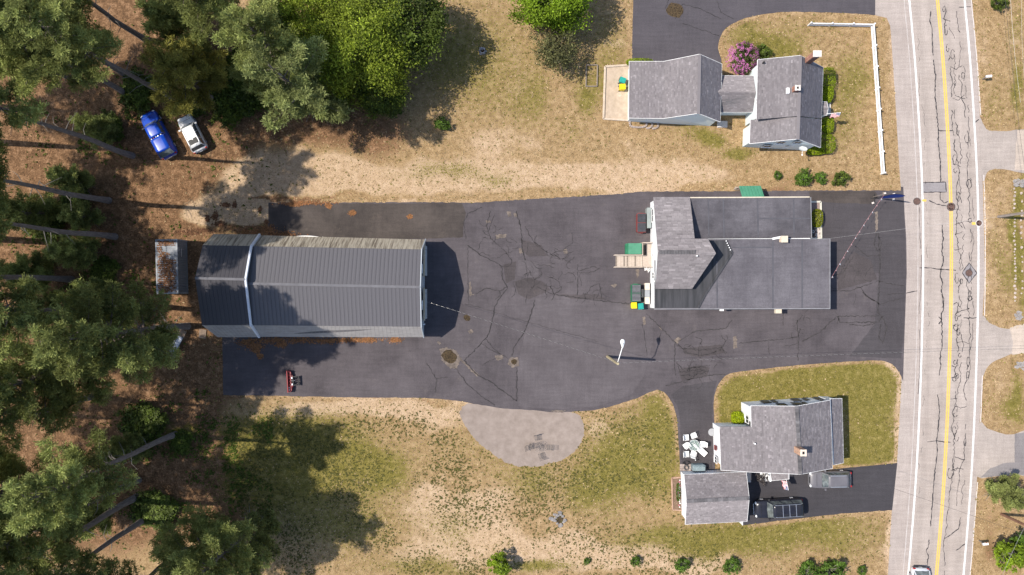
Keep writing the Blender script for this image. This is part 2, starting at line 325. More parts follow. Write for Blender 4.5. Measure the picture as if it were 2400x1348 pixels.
def channels(px, py):
    out = {}
    base = dict(g=0.20, l=0.0, p=0.12)
    n1 = fbm(px, py, 90, 3) - .5; n2 = fbm(px, py, 90, 23) - .5
    for ch, bl in BLOBS.items():
        a = np.full(np.shape(px), base[ch], float)
        qx = px + n1 * 70; qy = py + n2 * 70
        for cx, cy, rx, ry, w in bl:
            d = ((qx - cx) / rx) ** 2 + ((qy - cy) / ry) ** 2
            a += w * np.exp(-d * 1.1)
        out[ch] = np.clip(a, 0, 1.15)
    far_w = np.clip((60 - px) / 200, 0, 1); out['l'] = np.clip(out['l'] + far_w * .6, 0, 1); out['p'] = out['p'] * (1 - .6 * out['l']); out['l'] = out['l'] * (1 - .75 * np.clip(out['g'] - .35, 0, .8))
    return out
ch = channels(gpx, gpy)
edge = np.full(gpx.shape, 1e9)
for poly in (LOT_S, LOT_W, LOT_N): edge = np.minimum(edge, polydist(gpx, gpy, poly[::3] + [poly[-1]], closed=False))
for poly in (DRIVE_N[::3], DRIVE_S[::3], ROAD): edge = np.minimum(edge, polydist(gpx, gpy, poly))
ed = np.clip(1 - edge / 11.0, 0, 1)
gr = np.clip(ch['g'] - ed * .8, 0, 1); li = np.clip(ch['l'] + ed * .28, 0, 1); pa = np.clip(ch['p'] + ed * .35, 0, 1)

gm = bpy.data.materials.new('lawn_and_soil'); gm.use_nodes = True; nt = gm.node_tree; nt.nodes.clear(); L = nt.links.new
out = nd(nt, 'ShaderNodeOutputMaterial'); gb = nd(nt, 'ShaderNodeBsdfPrincipled'); L(gb.outputs[0], out.inputs[0]); gb.inputs['Roughness'].default_value = 1; gb.inputs['Specular IOR Level'].default_value = 0.05
tc = nd(nt, 'ShaderNodeTexCoord'); V = tc.outputs['Object']; at = nd(nt, 'ShaderNodeAttribute', attribute_name='Mask'); sp = nd(nt, 'ShaderNodeSeparateColor'); L(at.outputs[0], sp.inputs[0])
def gn(sc, det=6, ro=0.65):
    n = nd(nt, 'ShaderNodeTexNoise'); n.inputs['Scale'].default_value = sc; n.inputs['Detail'].default_value = det; n.inputs['Roughness'].default_value = ro; L(V, n.inputs['Vector']); return n.outputs[0]
def gr_(src, cols, lo=0.3, hi=0.7):
    r = nd(nt, 'ShaderNodeValToRGB'); L(src, r.inputs[0]); e = r.color_ramp.elements; e[0].position = lo; e[1].position = hi; e[0].color = c4(cols[0]); e[1].color = c4(cols[-1])
    for i, c in enumerate(cols[1:-1]): x = e.new(lo + (hi - lo) * (i + 1) / (len(cols) - 1)); x.color = c4(c)
    return r.outputs[0]
def gmath(op, a, b):
    m = nd(nt, 'ShaderNodeMath', operation=op)
    for i, v in enumerate((a, b)):
        if isinstance(v, (int, float)): m.inputs[i].default_value = v
        else: L(v, m.inputs[i])
    return m.outputs[0]
def gmask(chan, noise, amp, lo, hi):
    s = gmath('ADD', chan, gmath('MULTIPLY', gmath('SUBTRACT', noise, 0.5), amp))
    mr = nd(nt, 'ShaderNodeMapRange', interpolation_type='SMOOTHSTEP'); mr.inputs[1].default_value = lo; mr.inputs[2].default_value = hi; L(s, mr.inputs[0]); return mr.outputs[0]
def gmix(f, a, b, bt='MIX'):
    x = nd(nt, 'ShaderNodeMix', data_type='RGBA', blend_type=bt)
    if isinstance(f, float): x.inputs[0].default_value = f
    else: L(f, x.inputs[0])
    L(a, x.inputs[6]); L(b, x.inputs[7]); return x.outputs[2]
nA, nB, nC, nD = gn(0.35, 8, .7), gn(1.5, 8, .72), gn(6, 5, .7), gn(17, 4)
dry = gr_(nB, [(0.165, 0.108, 0.053), (0.295, 0.198, 0.103), (0.41, 0.288, 0.168)])
grn = gr_(nB, [(0.095, 0.088, 0.018), (0.165, 0.138, 0.036), (0.265, 0.210, 0.080)])
lit = gr_(nB, [(0.070, 0.042, 0.024), (0.165, 0.094, 0.050), (0.33, 0.20, 0.115)])
pal = gr_(nB, [(0.32, 0.220, 0.130), (0.425, 0.302, 0.195), (0.51, 0.380, 0.258)])
c = gmix(gmask(sp.outputs[2], nA, 1.0, .40, .80), dry, pal)
c = gmix(gmask(sp.outputs[0], nC, 2.2, .34, .66), c, grn)
c = gmix(gmask(sp.outputs[1], nB, 1.2, .40, .72), c, lit)
c = gmix(0.9, c, gr_(nC, [(0.68, 0.68, 0.68), (1.0, 1.0, 1.0), (1.30, 1.28, 1.25)]), 'MULTIPLY')
c = gmix(0.8, c, gr_(nD, [(0.62, 0.62, 0.62), (1.0, 1.0, 1.0), (1.35, 1.34, 1.3)]), 'MULTIPLY')
L(c, gb.inputs['Base Color'])
bp = nd(nt, 'ShaderNodeBump'); bp.inputs['Strength'].default_value = 0.7; bp.inputs['Distance'].default_value = 0.12; L(gn(8, 6), bp.inputs['Height']); L(bp.outputs[0], gb.inputs['Normal'])

nx, ny = len(xs), len(ys); idx = np.arange(nx * ny).reshape(ny, nx)
F = np.stack([idx[:-1, :-1], idx[:-1, 1:], idx[1:, 1:], idx[1:, :-1]], -1).reshape(-1, 4)
gme = np_mesh('ground', np.stack([GX, GY, np.zeros_like(GX)], -1).reshape(-1, 3), F, gm)
a_ = gme.attributes.new('Mask', 'FLOAT_COLOR', 'POINT'); buf = np.ones((nx * ny, 4), np.float32); buf[:, 0] = gr.ravel(); buf[:, 1] = li.ravel(); buf[:, 2] = pa.ravel(); a_.data.foreach_set('color', buf.ravel())
ground = tag(link('ground', gme), kind='structure')

# ------------------------------------------------------------------ road
m_road = asphalt_mat('road_asphalt', (0.318, 0.269, 0.236), (0.380, 0.326, 0.290), (0.43, 0.39, 0.36), 0.25)
m_shoulder = asphalt_mat('shoulder_asphalt', (0.305, 0.258, 0.230), (0.370, 0.318, 0.286), (0.44, 0.40, 0.37), 0.35)
m_patch = asphalt_mat('patch_asphalt', (0.225, 0.205, 0.205), (0.265, 0.242, 0.242), (0.33, 0.30, 0.28), 0.2)
m_tar = M('crack_tar', (0.030, 0.027, 0.029), (0.055, 0.050, 0.052), 2.0, 0.6)
m_white = M('road_white_paint', (0.50, 0.48, 0.46), (0.72, 0.71, 0.69), 3, 0.7)
m_yellow = M('road_yellow_paint', (0.56, 0.37, 0.085), (0.72, 0.47, 0.10), 3, 0.7)
m_iron = M('cast_iron', (0.075, 0.045, 0.038), (0.15, 0.09, 0.07), 6, 0.7, bump=0.4)
road = tag(sheet('road', [smooth_poly(ROAD, 30)], 0.004, m_shoulder), kind='structure')
off = lambda o, a=-160, b=1500, st=20, j=0.0: [(yc(y) + o + random.uniform(-j, j), y) for y in range(a, b + 1, st)]
tr_ = lambda u: 1 - .085 * sum(math.exp(-((u - c_) / .055) ** 2) for c_ in (.13, .37, .64, .88)) + .03 * math.exp(-((u - .25) / .06) ** 2) + .03 * math.exp(-((u - .76) / .06) ** 2)
nU = 40; cv = [(*P(yc(y) - 66 + 129.5 * i / nU, y)[:2], .008) for y in YS for i in range(nU + 1)]; cf = [(r * (nU + 1) + i, (r + 1) * (nU + 1) + i, (r + 1) * (nU + 1) + i + 1, r * (nU + 1) + i + 1) for r in range(len(YS) - 1) for i in range(nU)]
cw = np_mesh('carriageway', cv, cf, m_road); ca = cw.attributes.new('Wear', 'FLOAT_COLOR', 'POINT'); ca.data.foreach_set('color', np.repeat(np.array([[tr_(i / nU)] * 3 + [1] for _ in YS for i in range(nU + 1)], np.float32), 1, 0).ravel()); link('carriageway', cw, road)
rn = m_road.node_tree; rb = next(n for n in rn.nodes if n.type == 'BSDF_PRINCIPLED'); src_ = rb.inputs['Base Color'].links[0].from_socket; ra = nd(rn, 'ShaderNodeAttribute', attribute_name='Wear'); rx = nd(rn, 'ShaderNodeMix', data_type='RGBA', blend_type='MULTIPLY'); rx.inputs[0].default_value = 1; rn.links.new(src_, rx.inputs[6]); rn.links.new(ra.outputs[0], rx.inputs[7]); rn.links.new(rx.outputs[2], rb.inputs['Base Color'])
sheet('shoulder_seam', [off(-79, st=10, j=.5) + off(-77.6, st=10, j=.5)[::-1]], 0.008, M('seam_grit', (0.40, 0.36, 0.34), (0.5, 0.46, 0.43), 3), road)
ribbons('edge_line', [(off(-66), 0.22)], 0.012, m_white, road); ribbons('edge_line', [(off(63.5), 0.22)], 0.012, m_white, road)
ribbons('centre_line', [(off(-2.3), 0.15)], 0.012, m_yellow, road); ribbons('centre_line', [(off(2.3), 0.15)], 0.012, m_yellow, road)
ribbons('kerb_line', [(off(79.5, -160, 270, 10, .3), 0.09)], 0.011, M('gutter_grit', (0.5, 0.45, 0.42), (0.62, 0.57, 0.53), 3), road)
ribbons('kerb_line', [(off(79.5, 410, 740, 10, .3), 0.09)], 0.011, MATS['gutter_grit'], road); ribbons('kerb_line', [(off(78.5, 880, 990, 10, .3), 0.09)], 0.011, MATS['gutter_grit'], road)
ribbons('kerb_line', [(off(79, 1130, 1500, 10, .3), 0.09)], 0.011, MATS['gutter_grit'], road)
sheet('road_patch', [[(2160, 429), (2218, 428), (2219, 450), (2160, 451)]], 0.0105, m_patch, road)
sheet('road_patch', [[(2271, 617), (2290, 640), (2271, 663), (2254, 640)]], 0.0105, m_patch, road)
for x, y, w, h in ((2166, 470, 10, 5), (2282, 524, 9, 6)): sheet('paint_mark', [[(x - w / 2, y - h / 2), (x + w / 2, y - h / 2), (x + w / 2, y + h / 2), (x - w / 2, y + h / 2)]], 0.0125, m_yellow, road)
# tar-filled cracks, followed from the photograph where they are plain and wandering on in the same lanes elsewhere
lines = []
lines.append(wander([(2181, 27), (2179, 50), (2184, 65), (2186, 118), (2187, 130)], .8, 4, .10)); lines.append(wander([(2188, 140), (2193, 180), (2191, 215), (2194, 250), (2199, 300), (2199, 330), (2204, 380), (2204, 427)], 1.2, 4, .11))
lines.append(wander([(2204, 450), (2204, 468), (2212, 476), (2222, 472)], 1, 4, .09)); lines.append(wander([(2178, 470), (2195, 479), (2222, 484)], 1, 4, .10))
lines.append(wander([(2208, 527), (2211, 560), (2207, 590), (2211, 610), (2205, 632), (2204, 650), (2209, 662), (2206, 680), (2211, 720), (2206, 740), (2208, 780), (2208, 810), (2203, 840), (2204, 862), (2201, 880)], 1.4, 4, .11))
lines.append(wander([(2197, 925), (2200, 945), (2202, 965), (2199, 1000), (2195, 1035), (2197, 1055), (2192, 1095), (2190, 1120), (2187, 1150), (2185, 1180), (2183, 1210), (2181, 1234)], .9, 4, .10))
lines.append(wander([(2178, 1265), (2176, 1282), (2171, 1292), (2176, 1305), (2173, 1318), (2176, 1330)], 1.2, 3, .09)); lines.append(wander([(2206, 690), (2212, 700), (2210, 718), (2207, 722)], 1, 3, .08)); lines.append(wander([(2200, 743), (2206, 750), (2200, 760)], 1.4, 3, .10))
for a in ([(2160, 428), (2216, 427), (2218, 450), (2160, 451)], [(2255, 640), (2271, 616), (2290, 640), (2271, 664), (2255, 640)], [(2155, 628), (2180, 628), (2200, 631), (2240, 634)], [(2199, 306), (2222, 307), (2232, 306)], [(2173, 1036), (2195, 1033), (2212, 1036), (2228, 1037)], [(2078, 692), (2112, 690), (2150, 682)], [(2285, 287), (2294, 280)], [(2258, 745), (2280, 746), (2292, 743)], [(2247, 17), (2275, 16)]): lines.append(wander(a, .6, 5, .09))
def strand(o, y0, y1, w, j=2.2, gap=0.0, step=5):
    run = []; y = y0; d = 0
    while y < y1:
        d = d * .8 + random.uniform(-j, j); y += random.uniform(.6, 1.4) * step
        if random.random() < gap:
            if len(run) > 2: lines.append((run, [w * .62 * random.uniform(.5, 1.5) for _ in run]))
            run = []; y += random.uniform(4, 26)
        run.append((yc(y) + o + d + 2.5 * math.sin(y / 37 + o), y))
    if len(run) > 2: lines.append((run, [w * .62 * random.uniform(.5, 1.5) for _ in run]))
strand(16, 10, 1120, .12, 3.2, .05); strand(24, 60, 1080, .09, 3.4, .10); strand(43, 20, 1130, .11, 2.6, .06); strand(50, 150, 900, .08, 2.0, .14); strand(15, 1120, 1345, .10, 2.2, .03)
strand(-57, 60, 1240, .05, 2.2, .30); strand(-72, 480, 960, .07, .8, .06, 8); strand(48, 1120, 1180, .08, 3, .05); strand(36, 1120, 1180, .07, 1.5, .02)
for _ in range(54):                                   # links and loops between the strands of the right-hand lane
    y = random.uniform(20, 1110); k = random.random(); x = yc(y)
    if k < .38: a, b2 = random.choice(((6, 22), (8, 26), (16, 44), (22, 46))); lines.append(wander([(x + a, y), (x + (a + b2) / 2, y + random.uniform(-6, 6)), (x + b2, y + random.uniform(-9, 9))], 1.4, 4, .065))
    else:
        r1, r2 = random.uniform(2.5, 6), random.uniform(4, 13); cx = x + random.choice((13, 18, 24, 44)); lines.append(([(cx + r1 * math.cos(t) * random.uniform(.7, 1.2), y + r2 * math.sin(t)) for t in np.linspace(0, random.uniform(4, 6.3), 12)], [.055 * random.uniform(.5, 2.0) for _ in range(12)]))
lines.append(wander([(2254, 1280), (2262, 1275), (2240, 1290), (2220, 1262)][:3], 1, 4, .08)); lines.append(wander([(2214, 1262), (2232, 1250), (2246, 1240), (2252, 1213)], 1, 4, .08))
ribbons('tar_crack', lines, 0.0118, m_tar, road, 'stuff')
def disc(name, px, py, r, z, mat, parent, mats2=None):
    mb = MB(); c = P(px, py); mb.lathe((c.x, c.y, 0), [(r, 0), (r, z), (r * .9, z + .006), (r * .86, z + .002), (r * .4, z + .004), (r * .36, z + .009), (.01, z + .009)], 20)
    return part(name, mb, mat, parent)
for i, (x, y, r, lb) in enumerate(((2149, 472, .36, 'rusty round drain cover on the shoulder outside the white line'), (2229, 485, .42, 'rusty manhole cover crossed by the double yellow line'), (2294.5, 523, .33, 'round manhole cover under the right white edge line'), (2271, 640, .36, 'dark manhole cover inside a diamond patch in the right lane'))):
    c = P(x, y); t = thing('manhole_cover', lb, 'manhole cover', (c.x, c.y, 0), group='iron covers in the road')
    mb = MB(); mb.lathe((0, 0, 0), [(r * 1.16, 0), (r * 1.16, .013), (r * 1.02, .014), (r * 1.02, 0)], 22); part('rim', mb, m_tar if i != 2 else m_white, t)
    mb = MB(); mb.lathe((0, 0, 0), [(r, 0), (r, .013), (r * .8, .016), (r * .76, .012), (r * .5, .012), (r * .46, .017), (.02, .017)], 22); part('lid', mb, m_iron, t)

# ------------------------------------------------------------------ parking lot and drives
m_lot = asphalt_mat('lot_asphalt', (0.057, 0.049, 0.053), (0.100, 0.087, 0.092), (0.155, 0.130, 0.115), 0.45)
m_lot2 = asphalt_mat('lot_fresh_seal', (0.050, 0.044, 0.047), (0.066, 0.059, 0.063), (0.12, 0.105, 0.10), 0.25)
m_lotw = asphalt_mat('lot_pale_panel', (0.073, 0.063, 0.067), (0.107, 0.094, 0.099), (0.15, 0.13, 0.12), 0.3)
m_lotn = asphalt_mat('lot_dusty_strip', (0.036, 0.030, 0.028), (0.085, 0.070, 0.062), (0.155, 0.120, 0.095), 0.4)
m_alli = asphalt_mat('broken_asphalt', (0.046, 0.039, 0.040), (0.078, 0.066, 0.067), (0.14, 0.115, 0.10), 0.4)
m_dusty = M('washed_out_grit', (0.105, 0.086, 0.077), (0.235, 0.19, 0.155), 2.2, .95)
m_hole = M('pothole_rubble', (0.022, 0.017, 0.012), (0.12, 0.082, 0.042), 7, .95, bump=.8)
m_hair = M('open_crack', (0.020, 0.018, 0.019), (0.04, 0.036, 0.036), 3, .9)
lot = tag(sheet('parking_lot', [LOT], 0.012, m_lot), kind='structure')
PZ = [0.0]
def pp(name, pts, mat, z=0.0145, st=7, j=.9): PZ[0] += .00006; return sheet(name, [lin_poly(pts, st, j)], z + PZ[0], mat, lot)
pp('asphalt_patch', [(630, 477), (900, 477), (1082, 476), (1092, 500), (1086, 530), (1085, 556), (1000, 560), (630, 560)], m_lotn)
pp('asphalt_patch', [(1898, 474), (2060, 474), (2117, 470), (2122, 560), (2123, 650), (2118, 780), (2112, 840), (2060, 838), (1990, 836), (2050, 760), (2060, 640), (1930, 640), (1915, 560)], m_lot2)
pp('asphalt_patch', [(1254, 700), (1300, 694), (1360, 702), (1478, 712), (1530, 735), (1530, 800), (1510, 880), (1480, 925), (1400, 952), (1300, 960), (1215, 952), (1213, 860), (1228, 790)], m_lotw)
pp('asphalt_patch', [(1598, 1100), (1594, 990), (1588, 955), (1572, 926), (1600, 905), (1680, 892), (1670, 940), (1670, 1108)], m_lot2)
pp('asphalt_patch', [(1897, 449), (2050, 448), (2058, 460), (2040, 478), (1960, 476), (1898, 470)], m_lotn)
pp('broken_patch', [(1205, 660), (1240, 650), (1275, 662), (1290, 680), (1262, 692), (1240, 702), (1215, 690)], m_alli); pp('broken_patch', [(1215, 610), (1245, 612), (1262, 618), (1262, 650), (1236, 652), (1212, 645)], m_lotw, .0175)
pp('broken_patch', [(1180, 620), (1210, 612), (1206, 655), (1186, 665)], m_alli); pp('broken_patch', [(1220, 560), (1270, 575), (1282, 600), (1240, 602), (1226, 590)], m_alli)
pp('broken_patch', [(1960, 640), (2000, 590), (2040, 610), (2056, 655), (2020, 665), (1965, 680)], m_alli); pp('broken_patch', [(1600, 818), (1640, 812), (1690, 808), (1700, 826), (1640, 838), (1605, 830)], m_alli); pp('broken_patch', [(1590, 866), (1640, 856), (1664, 862), (1655, 884), (1598, 892)], m_alli); pp('broken_patch', [(1310, 690), (1400, 690), (1420, 702), (1340, 700)], m_alli)
for q in ([(1187, 497), (1196, 495), (1199, 506), (1190, 509)], [(1161, 551), (1187, 548), (1188, 556), (1164, 560)], [(1321, 586), (1329, 584), (1330, 594), (1322, 596)], [(1431, 668), (1440, 665), (1446, 668), (1440, 675)], [(1100, 662), (1103, 660), (1106, 690), (1112, 692), (1100, 694)], [(1216, 583), (1226, 580), (1228, 592), (1218, 594)], [(1138, 518), (1148, 516), (1150, 522), (1140, 524)], [(1204, 500), (1212, 498), (1213, 508), (1206, 509)], [(1490, 632), (1497, 630), (1498, 646), (1492, 652)], [(1718, 790), (1726, 788), (1728, 815), (1720, 818)], [(2050, 497), (2057, 496), (2058, 535), (2052, 545)], [(1326, 962), (1300, 961), (1290, 965), (1320, 967)], [(1580, 796), (1590, 790), (1596, 796), (1586, 806)], [(1028, 800), (1034, 806), (1030, 809), (1024, 801)], [(1098, 775), (1106, 772), (1109, 780), (1100, 783)], [(1160, 834), (1178, 832), (1180, 842), (1162, 845)], [(1196, 838), (1214, 838), (1218, 858), (1200, 862), (1190, 852)], [(1072, 838), (1076, 836), (1124, 880), (1118, 883)], [(1505, 744), (1512, 742), (1513, 760), (1508, 762)], [(1545, 765), (1550, 768), (1553, 776), (1549, 774)], [(1030, 818), (1045, 814), (1070, 822), (1080, 840), (1072, 862), (1056, 864), (1036, 846)], [(2068, 450), (2076, 450), (2076, 456), (2068, 455)]): pp('worn_spot', q, m_dusty, .018, 2.2, 1.5)
def hole(px, py, rx, ry, a):
    c = P(px, py); pts = [(px + rx * random.uniform(.8, 1.12) * math.cos(t) * math.cos(a) - ry * math.sin(t) * math.sin(a), py + rx * math.cos(t) * math.sin(a) + ry * random.uniform(.8, 1.12) * math.sin(t) * math.cos(a)) for t in np.linspace(0, 2 * math.pi, 18)[:-1]]
    mb = MB(); n = len(pts); o = [Vector((*P(x, y)[:2], .028)) for x, y in pts]; i_ = [Vector((*(P(px + (x - px) * .8, py + (y - py) * .8))[:2], .0255)) for x, y in pts]
    mb.add(o + i_ + [Vector((c.x, c.y, .026))], [(k + n, (k + 1) % n + n, (k + 1) % n, k)[::-1] for k in range(n)] + [(k + n, (k + 1) % n + n, 2 * n) for k in range(n)])
    for k in range(26):
        t = random.uniform(0, 6.28); q = random.uniform(0, .8) ** .6; x = px + rx * q * math.cos(t); y = py + ry * q * math.sin(t); e = P(x, y); mb.ball((e.x, e.y, .03), random.uniform(.04, .09), (1, 1, .6), 5, 3, jit=.3)
    part('pothole', mb, m_hole, lot)
hole(1053, 836, 19, 15, .6); hole(1094.5, 745, 9, 7, .3); hole(1205, 848, 7, 7, 0); hole(1581, 25, 20, 18, .3)
cr = [([(1097, 580), (1096, 640), (1098, 712)], .05), ([(1096, 575), (1130, 600), (1168, 618), (1176, 628), (1178, 655), (1190, 675), (1178, 690), (1160, 717), (1152, 760), (1142, 790), (1128, 805), (1088, 845)], .07), ([(1254, 702), (1246, 735), (1236, 760), (1225, 785), (1214, 800), (1204, 815), (1200, 835)], .08), ([(1211, 862), (1211, 900), (1210, 940)], .07), ([(1088, 845), (1120, 880), (1150, 895), (1185, 920), (1210, 940)], .08), ([(1065, 860), (1080, 880), (1100, 905), (1130, 930), (1160, 950)], .06), ([(1140, 795), (1155, 815), (1170, 828), (1190, 840)], .06), ([(1130, 806), (1150, 820), (1172, 830)], .05), ([(1130, 856), (1160, 840), (1180, 838)], .05), ([(1354, 620), (1354, 660), (1353, 692)], .06), ([(1258, 672), (1290, 688), (1340, 696), (1400, 704), (1475, 712)], .06), ([(1115, 690), (1140, 675), (1170, 682), (1190, 672)], .06), ([(1170, 682), (1172, 692), (1160, 702)], .05), ([(1090, 712), (1150, 728), (1200, 745), (1400, 800)], .03), ([(1000, 852), (1012, 870), (1024, 890), (1020, 920)], .05), ([(1024, 888), (1050, 884)], .04), ([(1092, 560), (1087, 520), (1096, 500), (1130, 486)], .05), ([(1150, 495), (1140, 530), (1150, 560), (1180, 585), (1200, 610)], .05), ([(1210, 495), (1222, 540), (1224, 580), (1232, 610)], .09), ([(1230, 530), (1250, 565), (1280, 590), (1310, 605)], .05), ([(1340, 545), (1342, 570), (1320, 585)], .04), ([(1130, 542), (1145, 542), (1160, 500)], .04), ([(1505, 760), (1513, 800), (1516, 835)], .05), ([(1515, 735), (1550, 770), (1580, 800), (1600, 818)], .06), ([(1582, 805), (1580, 850), (1584, 880)], .06), ([(1550, 778), (1545, 800)], .05), ([(1600, 818), (1650, 820), (1690, 815), (1700, 830)], .06), ([(1600, 824), (1640, 834), (1690, 822)], .06), ([(1640, 810), (1645, 796), (1630, 790)], .05), ([(1590, 800), (1630, 776), (1700, 770), (1716, 750)], .05), ([(1690, 815), (1700, 800), (1690, 785)], .05), ([(1732, 805), (1780, 800), (1830, 795), (1870, 790), (1875, 770)], .06), ([(1800, 800), (1803, 830)], .05), ([(1868, 750), (1872, 800), (1870, 845)], .06), ([(1880, 800), (1920, 780), (1960, 742), (2060, 740)], .07), ([(1962, 742), (1968, 756), (2060, 755), (2070, 740)], .08), ([(1990, 760), (2020, 764), (2050, 758)], .07), ([(2060, 735), (2072, 750), (2078, 770), (2068, 805), (2060, 790), (2064, 760)], .09), ([(2058, 545), (2062, 600), (2061, 660), (2058, 735)], .09), ([(2055, 545), (2048, 570), (2058, 590), (2066, 575), (2060, 550)], .06), ([(2060, 660), (2100, 668), (2120, 670)], .06), ([(2065, 712), (2090, 705), (2118, 700)], .06), ([(2022, 685), (2040, 700), (2064, 715)], .07), ([(2022, 680), (2030, 695), (2050, 705)], .06), ([(1945, 682), (1990, 682), (2020, 672), (2060, 658)], .05), ([(2000, 575), (2030, 600), (2060, 598)], .05), ([(1950, 648), (1975, 640), (2000, 600)], .05), ([(2080, 690), (2118, 688)], .06), ([(1560, 905), (1600, 893), (1660, 880), (1700, 878)], .06), ([(1585, 850), (1600, 866), (1640, 860), (1664, 856)], .05), ([(1590, 872), (1640, 866), (1660, 872)], .05), ([(1595, 880), (1650, 876)], .05), ([(1356, 635), (1390, 625), (1405, 630), (1380, 640), (1356, 638)], .05), ([(1375, 690), (1385, 672), (1405, 665), (1410, 700)], .05), ([(1290, 672), (1300, 690), (1292, 705)], .05), ([(1235, 690), (1232, 710)], .05), ([(1290, 650), (1310, 660), (1316, 678), (1300, 690)], .05)]
lines = []
for pts, w in cr: lines.append(wander(pts, 1.5, 4, w * 1.25, .6))
for _ in range(110):                                  # alligator cracking in the broken areas
    cx, cy, rx, ry = random.choice(((1245, 660, 60, 40), (1320, 640, 90, 60), (1170, 560, 60, 50), (2010, 640, 45, 40), (1650, 822, 50, 16), (1390, 690, 40, 14), (1625, 872, 40, 16), (1880, 770, 70, 40), (1300, 600, 60, 40)))
    x = random.gauss(cx, rx * .5); y = random.gauss(cy, ry * .5); a = random.uniform(0, 6.28); pts = [(x, y)]
    for k in range(random.randint(3, 7)): a += random.uniform(-.9, .9); x += 6 * math.cos(a); y += 6 * math.sin(a); pts.append((x, y))
    lines.append((pts, [.045 * random.uniform(.4, 1.5) for _ in pts]))
ribbons('crack_seam', lines, 0.0245, M('crack_fill', (0.030, 0.027, 0.028), (0.055, 0.049, 0.05), 3, .9), lot, 'stuff')
m_drn = asphalt_mat('north_drive_asphalt', (0.062, 0.056, 0.063), (0.080, 0.072, 0.080), (0.15, 0.13, 0.125), 0.2)
m_drs = asphalt_mat('south_drive_asphalt', (0.040, 0.037, 0.041), (0.053, 0.049, 0.054), (0.10, 0.09, 0.09), 0.15)
drn = tag(sheet('driveway', [DRIVE_N], 0.012, m_drn), kind='structure'); drs = tag(sheet('driveway', [DRIVE_S], 0.012, m_drs), kind='structure')
cr = [([(1583, 45), (1600, 10), (1640, 20), (1690, 45)], .05), ([(1600, 55), (1660, 75), (1686, 85)], .05), ([(1680, 0), (1690, 30), (1720, 45)], .05), ([(1560, 20), (1570, -5)], .05)]
ribbons('crack_seam', [wander(p, 1.4, 4, w, .6) for p, w in cr], 0.0165, m_hair, drn, 'stuff')
m_gravel = M('stone_dust', (0.262, 0.212, 0.180), (0.345, 0.285, 0.248), 1.1, .95, bump=.08, detail=10)
tag(sheet('gravel_area', [GRAVEL], 0.008, m_gravel), kind='structure')
m_conc = asphalt_mat('apron_asphalt', (0.28, 0.240, 0.212), (0.37, 0.318, 0.283), (0.46, 0.40, 0.34), .5); m_sand = asphalt_mat('dirt_drive', (0.36, 0.30, 0.25), (0.47, 0.39, 0.32), (0.55, 0.45, 0.35), .5); m_dk = asphalt_mat('neighbour_drive_asphalt', (0.16, 0.145, 0.145), (0.23, 0.21, 0.205), (0.33, 0.3, 0.28), .3)
for d_, inner, mi_ in ((D1, [(2384, 305), (2440, 306), (2440, 400), (2378, 398)], m_sand), (D2, [(2366, 768), (2440, 748), (2440, 822), (2372, 832), (2374, 800)], m_sand), (D3, [(2378, 1017), (2440, 1006), (2440, 1122), (2392, 1113), (2340, 1116), (2296, 1120), (2320, 1098), (2350, 1086), (2378, 1084)], m_dk)):
    dr = tag(sheet('side_drive', [d_], 0.010, m_conc), kind='structure'); sheet('inner_surface', [lin_poly(inner, 8, .8)], 0.014, mi_, dr)
# ------------------------------------------------------------------ building kit
m_siding_blue = M('pale_blue_siding', (0.66, 0.74, 0.74), (0.74, 0.81, 0.81), 1.2, .6, stretch=(1, 1, 9))
m_siding_white = M('white_siding', (0.76, 0.77, 0.79), (0.84, 0.85, 0.86), 1.2, .55, stretch=(1, 1, 9))
m_siding_grey = M('grey_metal_siding', (0.36, 0.39, 0.42), (0.44, 0.47, 0.50), 1.5, .5, stretch=(8, 8, 1))
m_trim = M('white_trim', (0.80, 0.79, 0.77), (0.86, 0.85, 0.84), 3, .5)
m_deckdark = M('roof_underlay', (0.10, 0.095, 0.10), (0.13, 0.125, 0.13), 3, .9)
m_sh = M('asphalt_shingle', (0.182, 0.164, 0.171), (0.210, 0.192, 0.198), .35, .95, attr=True)
m_shb = M('ridge_shingle', (0.095, 0.090, 0.095), (0.15, 0.143, 0.148), 2.2, .95, attr=True)
m_glass = M('window_pane', (0.02, 0.024, 0.03), (0.045, 0.05, 0.06), .9, .3, spec=.15)
m_glassd = M('dark_sash', (0.045, 0.05, 0.055), (0.07, 0.075, 0.08), 3, .5)
m_brick = M('red_brick', (0.19, 0.095, 0.072), (0.27, 0.14, 0.105), 5, .9, attr=True); m_mortar = M('mortar', (0.40, 0.36, 0.33), (0.5, 0.46, 0.42), 5, .95)
m_flue = M('flue_black', (0.012, 0.011, 0.011), (0.02, 0.02, 0.02), 3, .95); m_cap = M('concrete_cap', (0.52, 0.48, 0.45), (0.64, 0.60, 0.56), 4, .9)

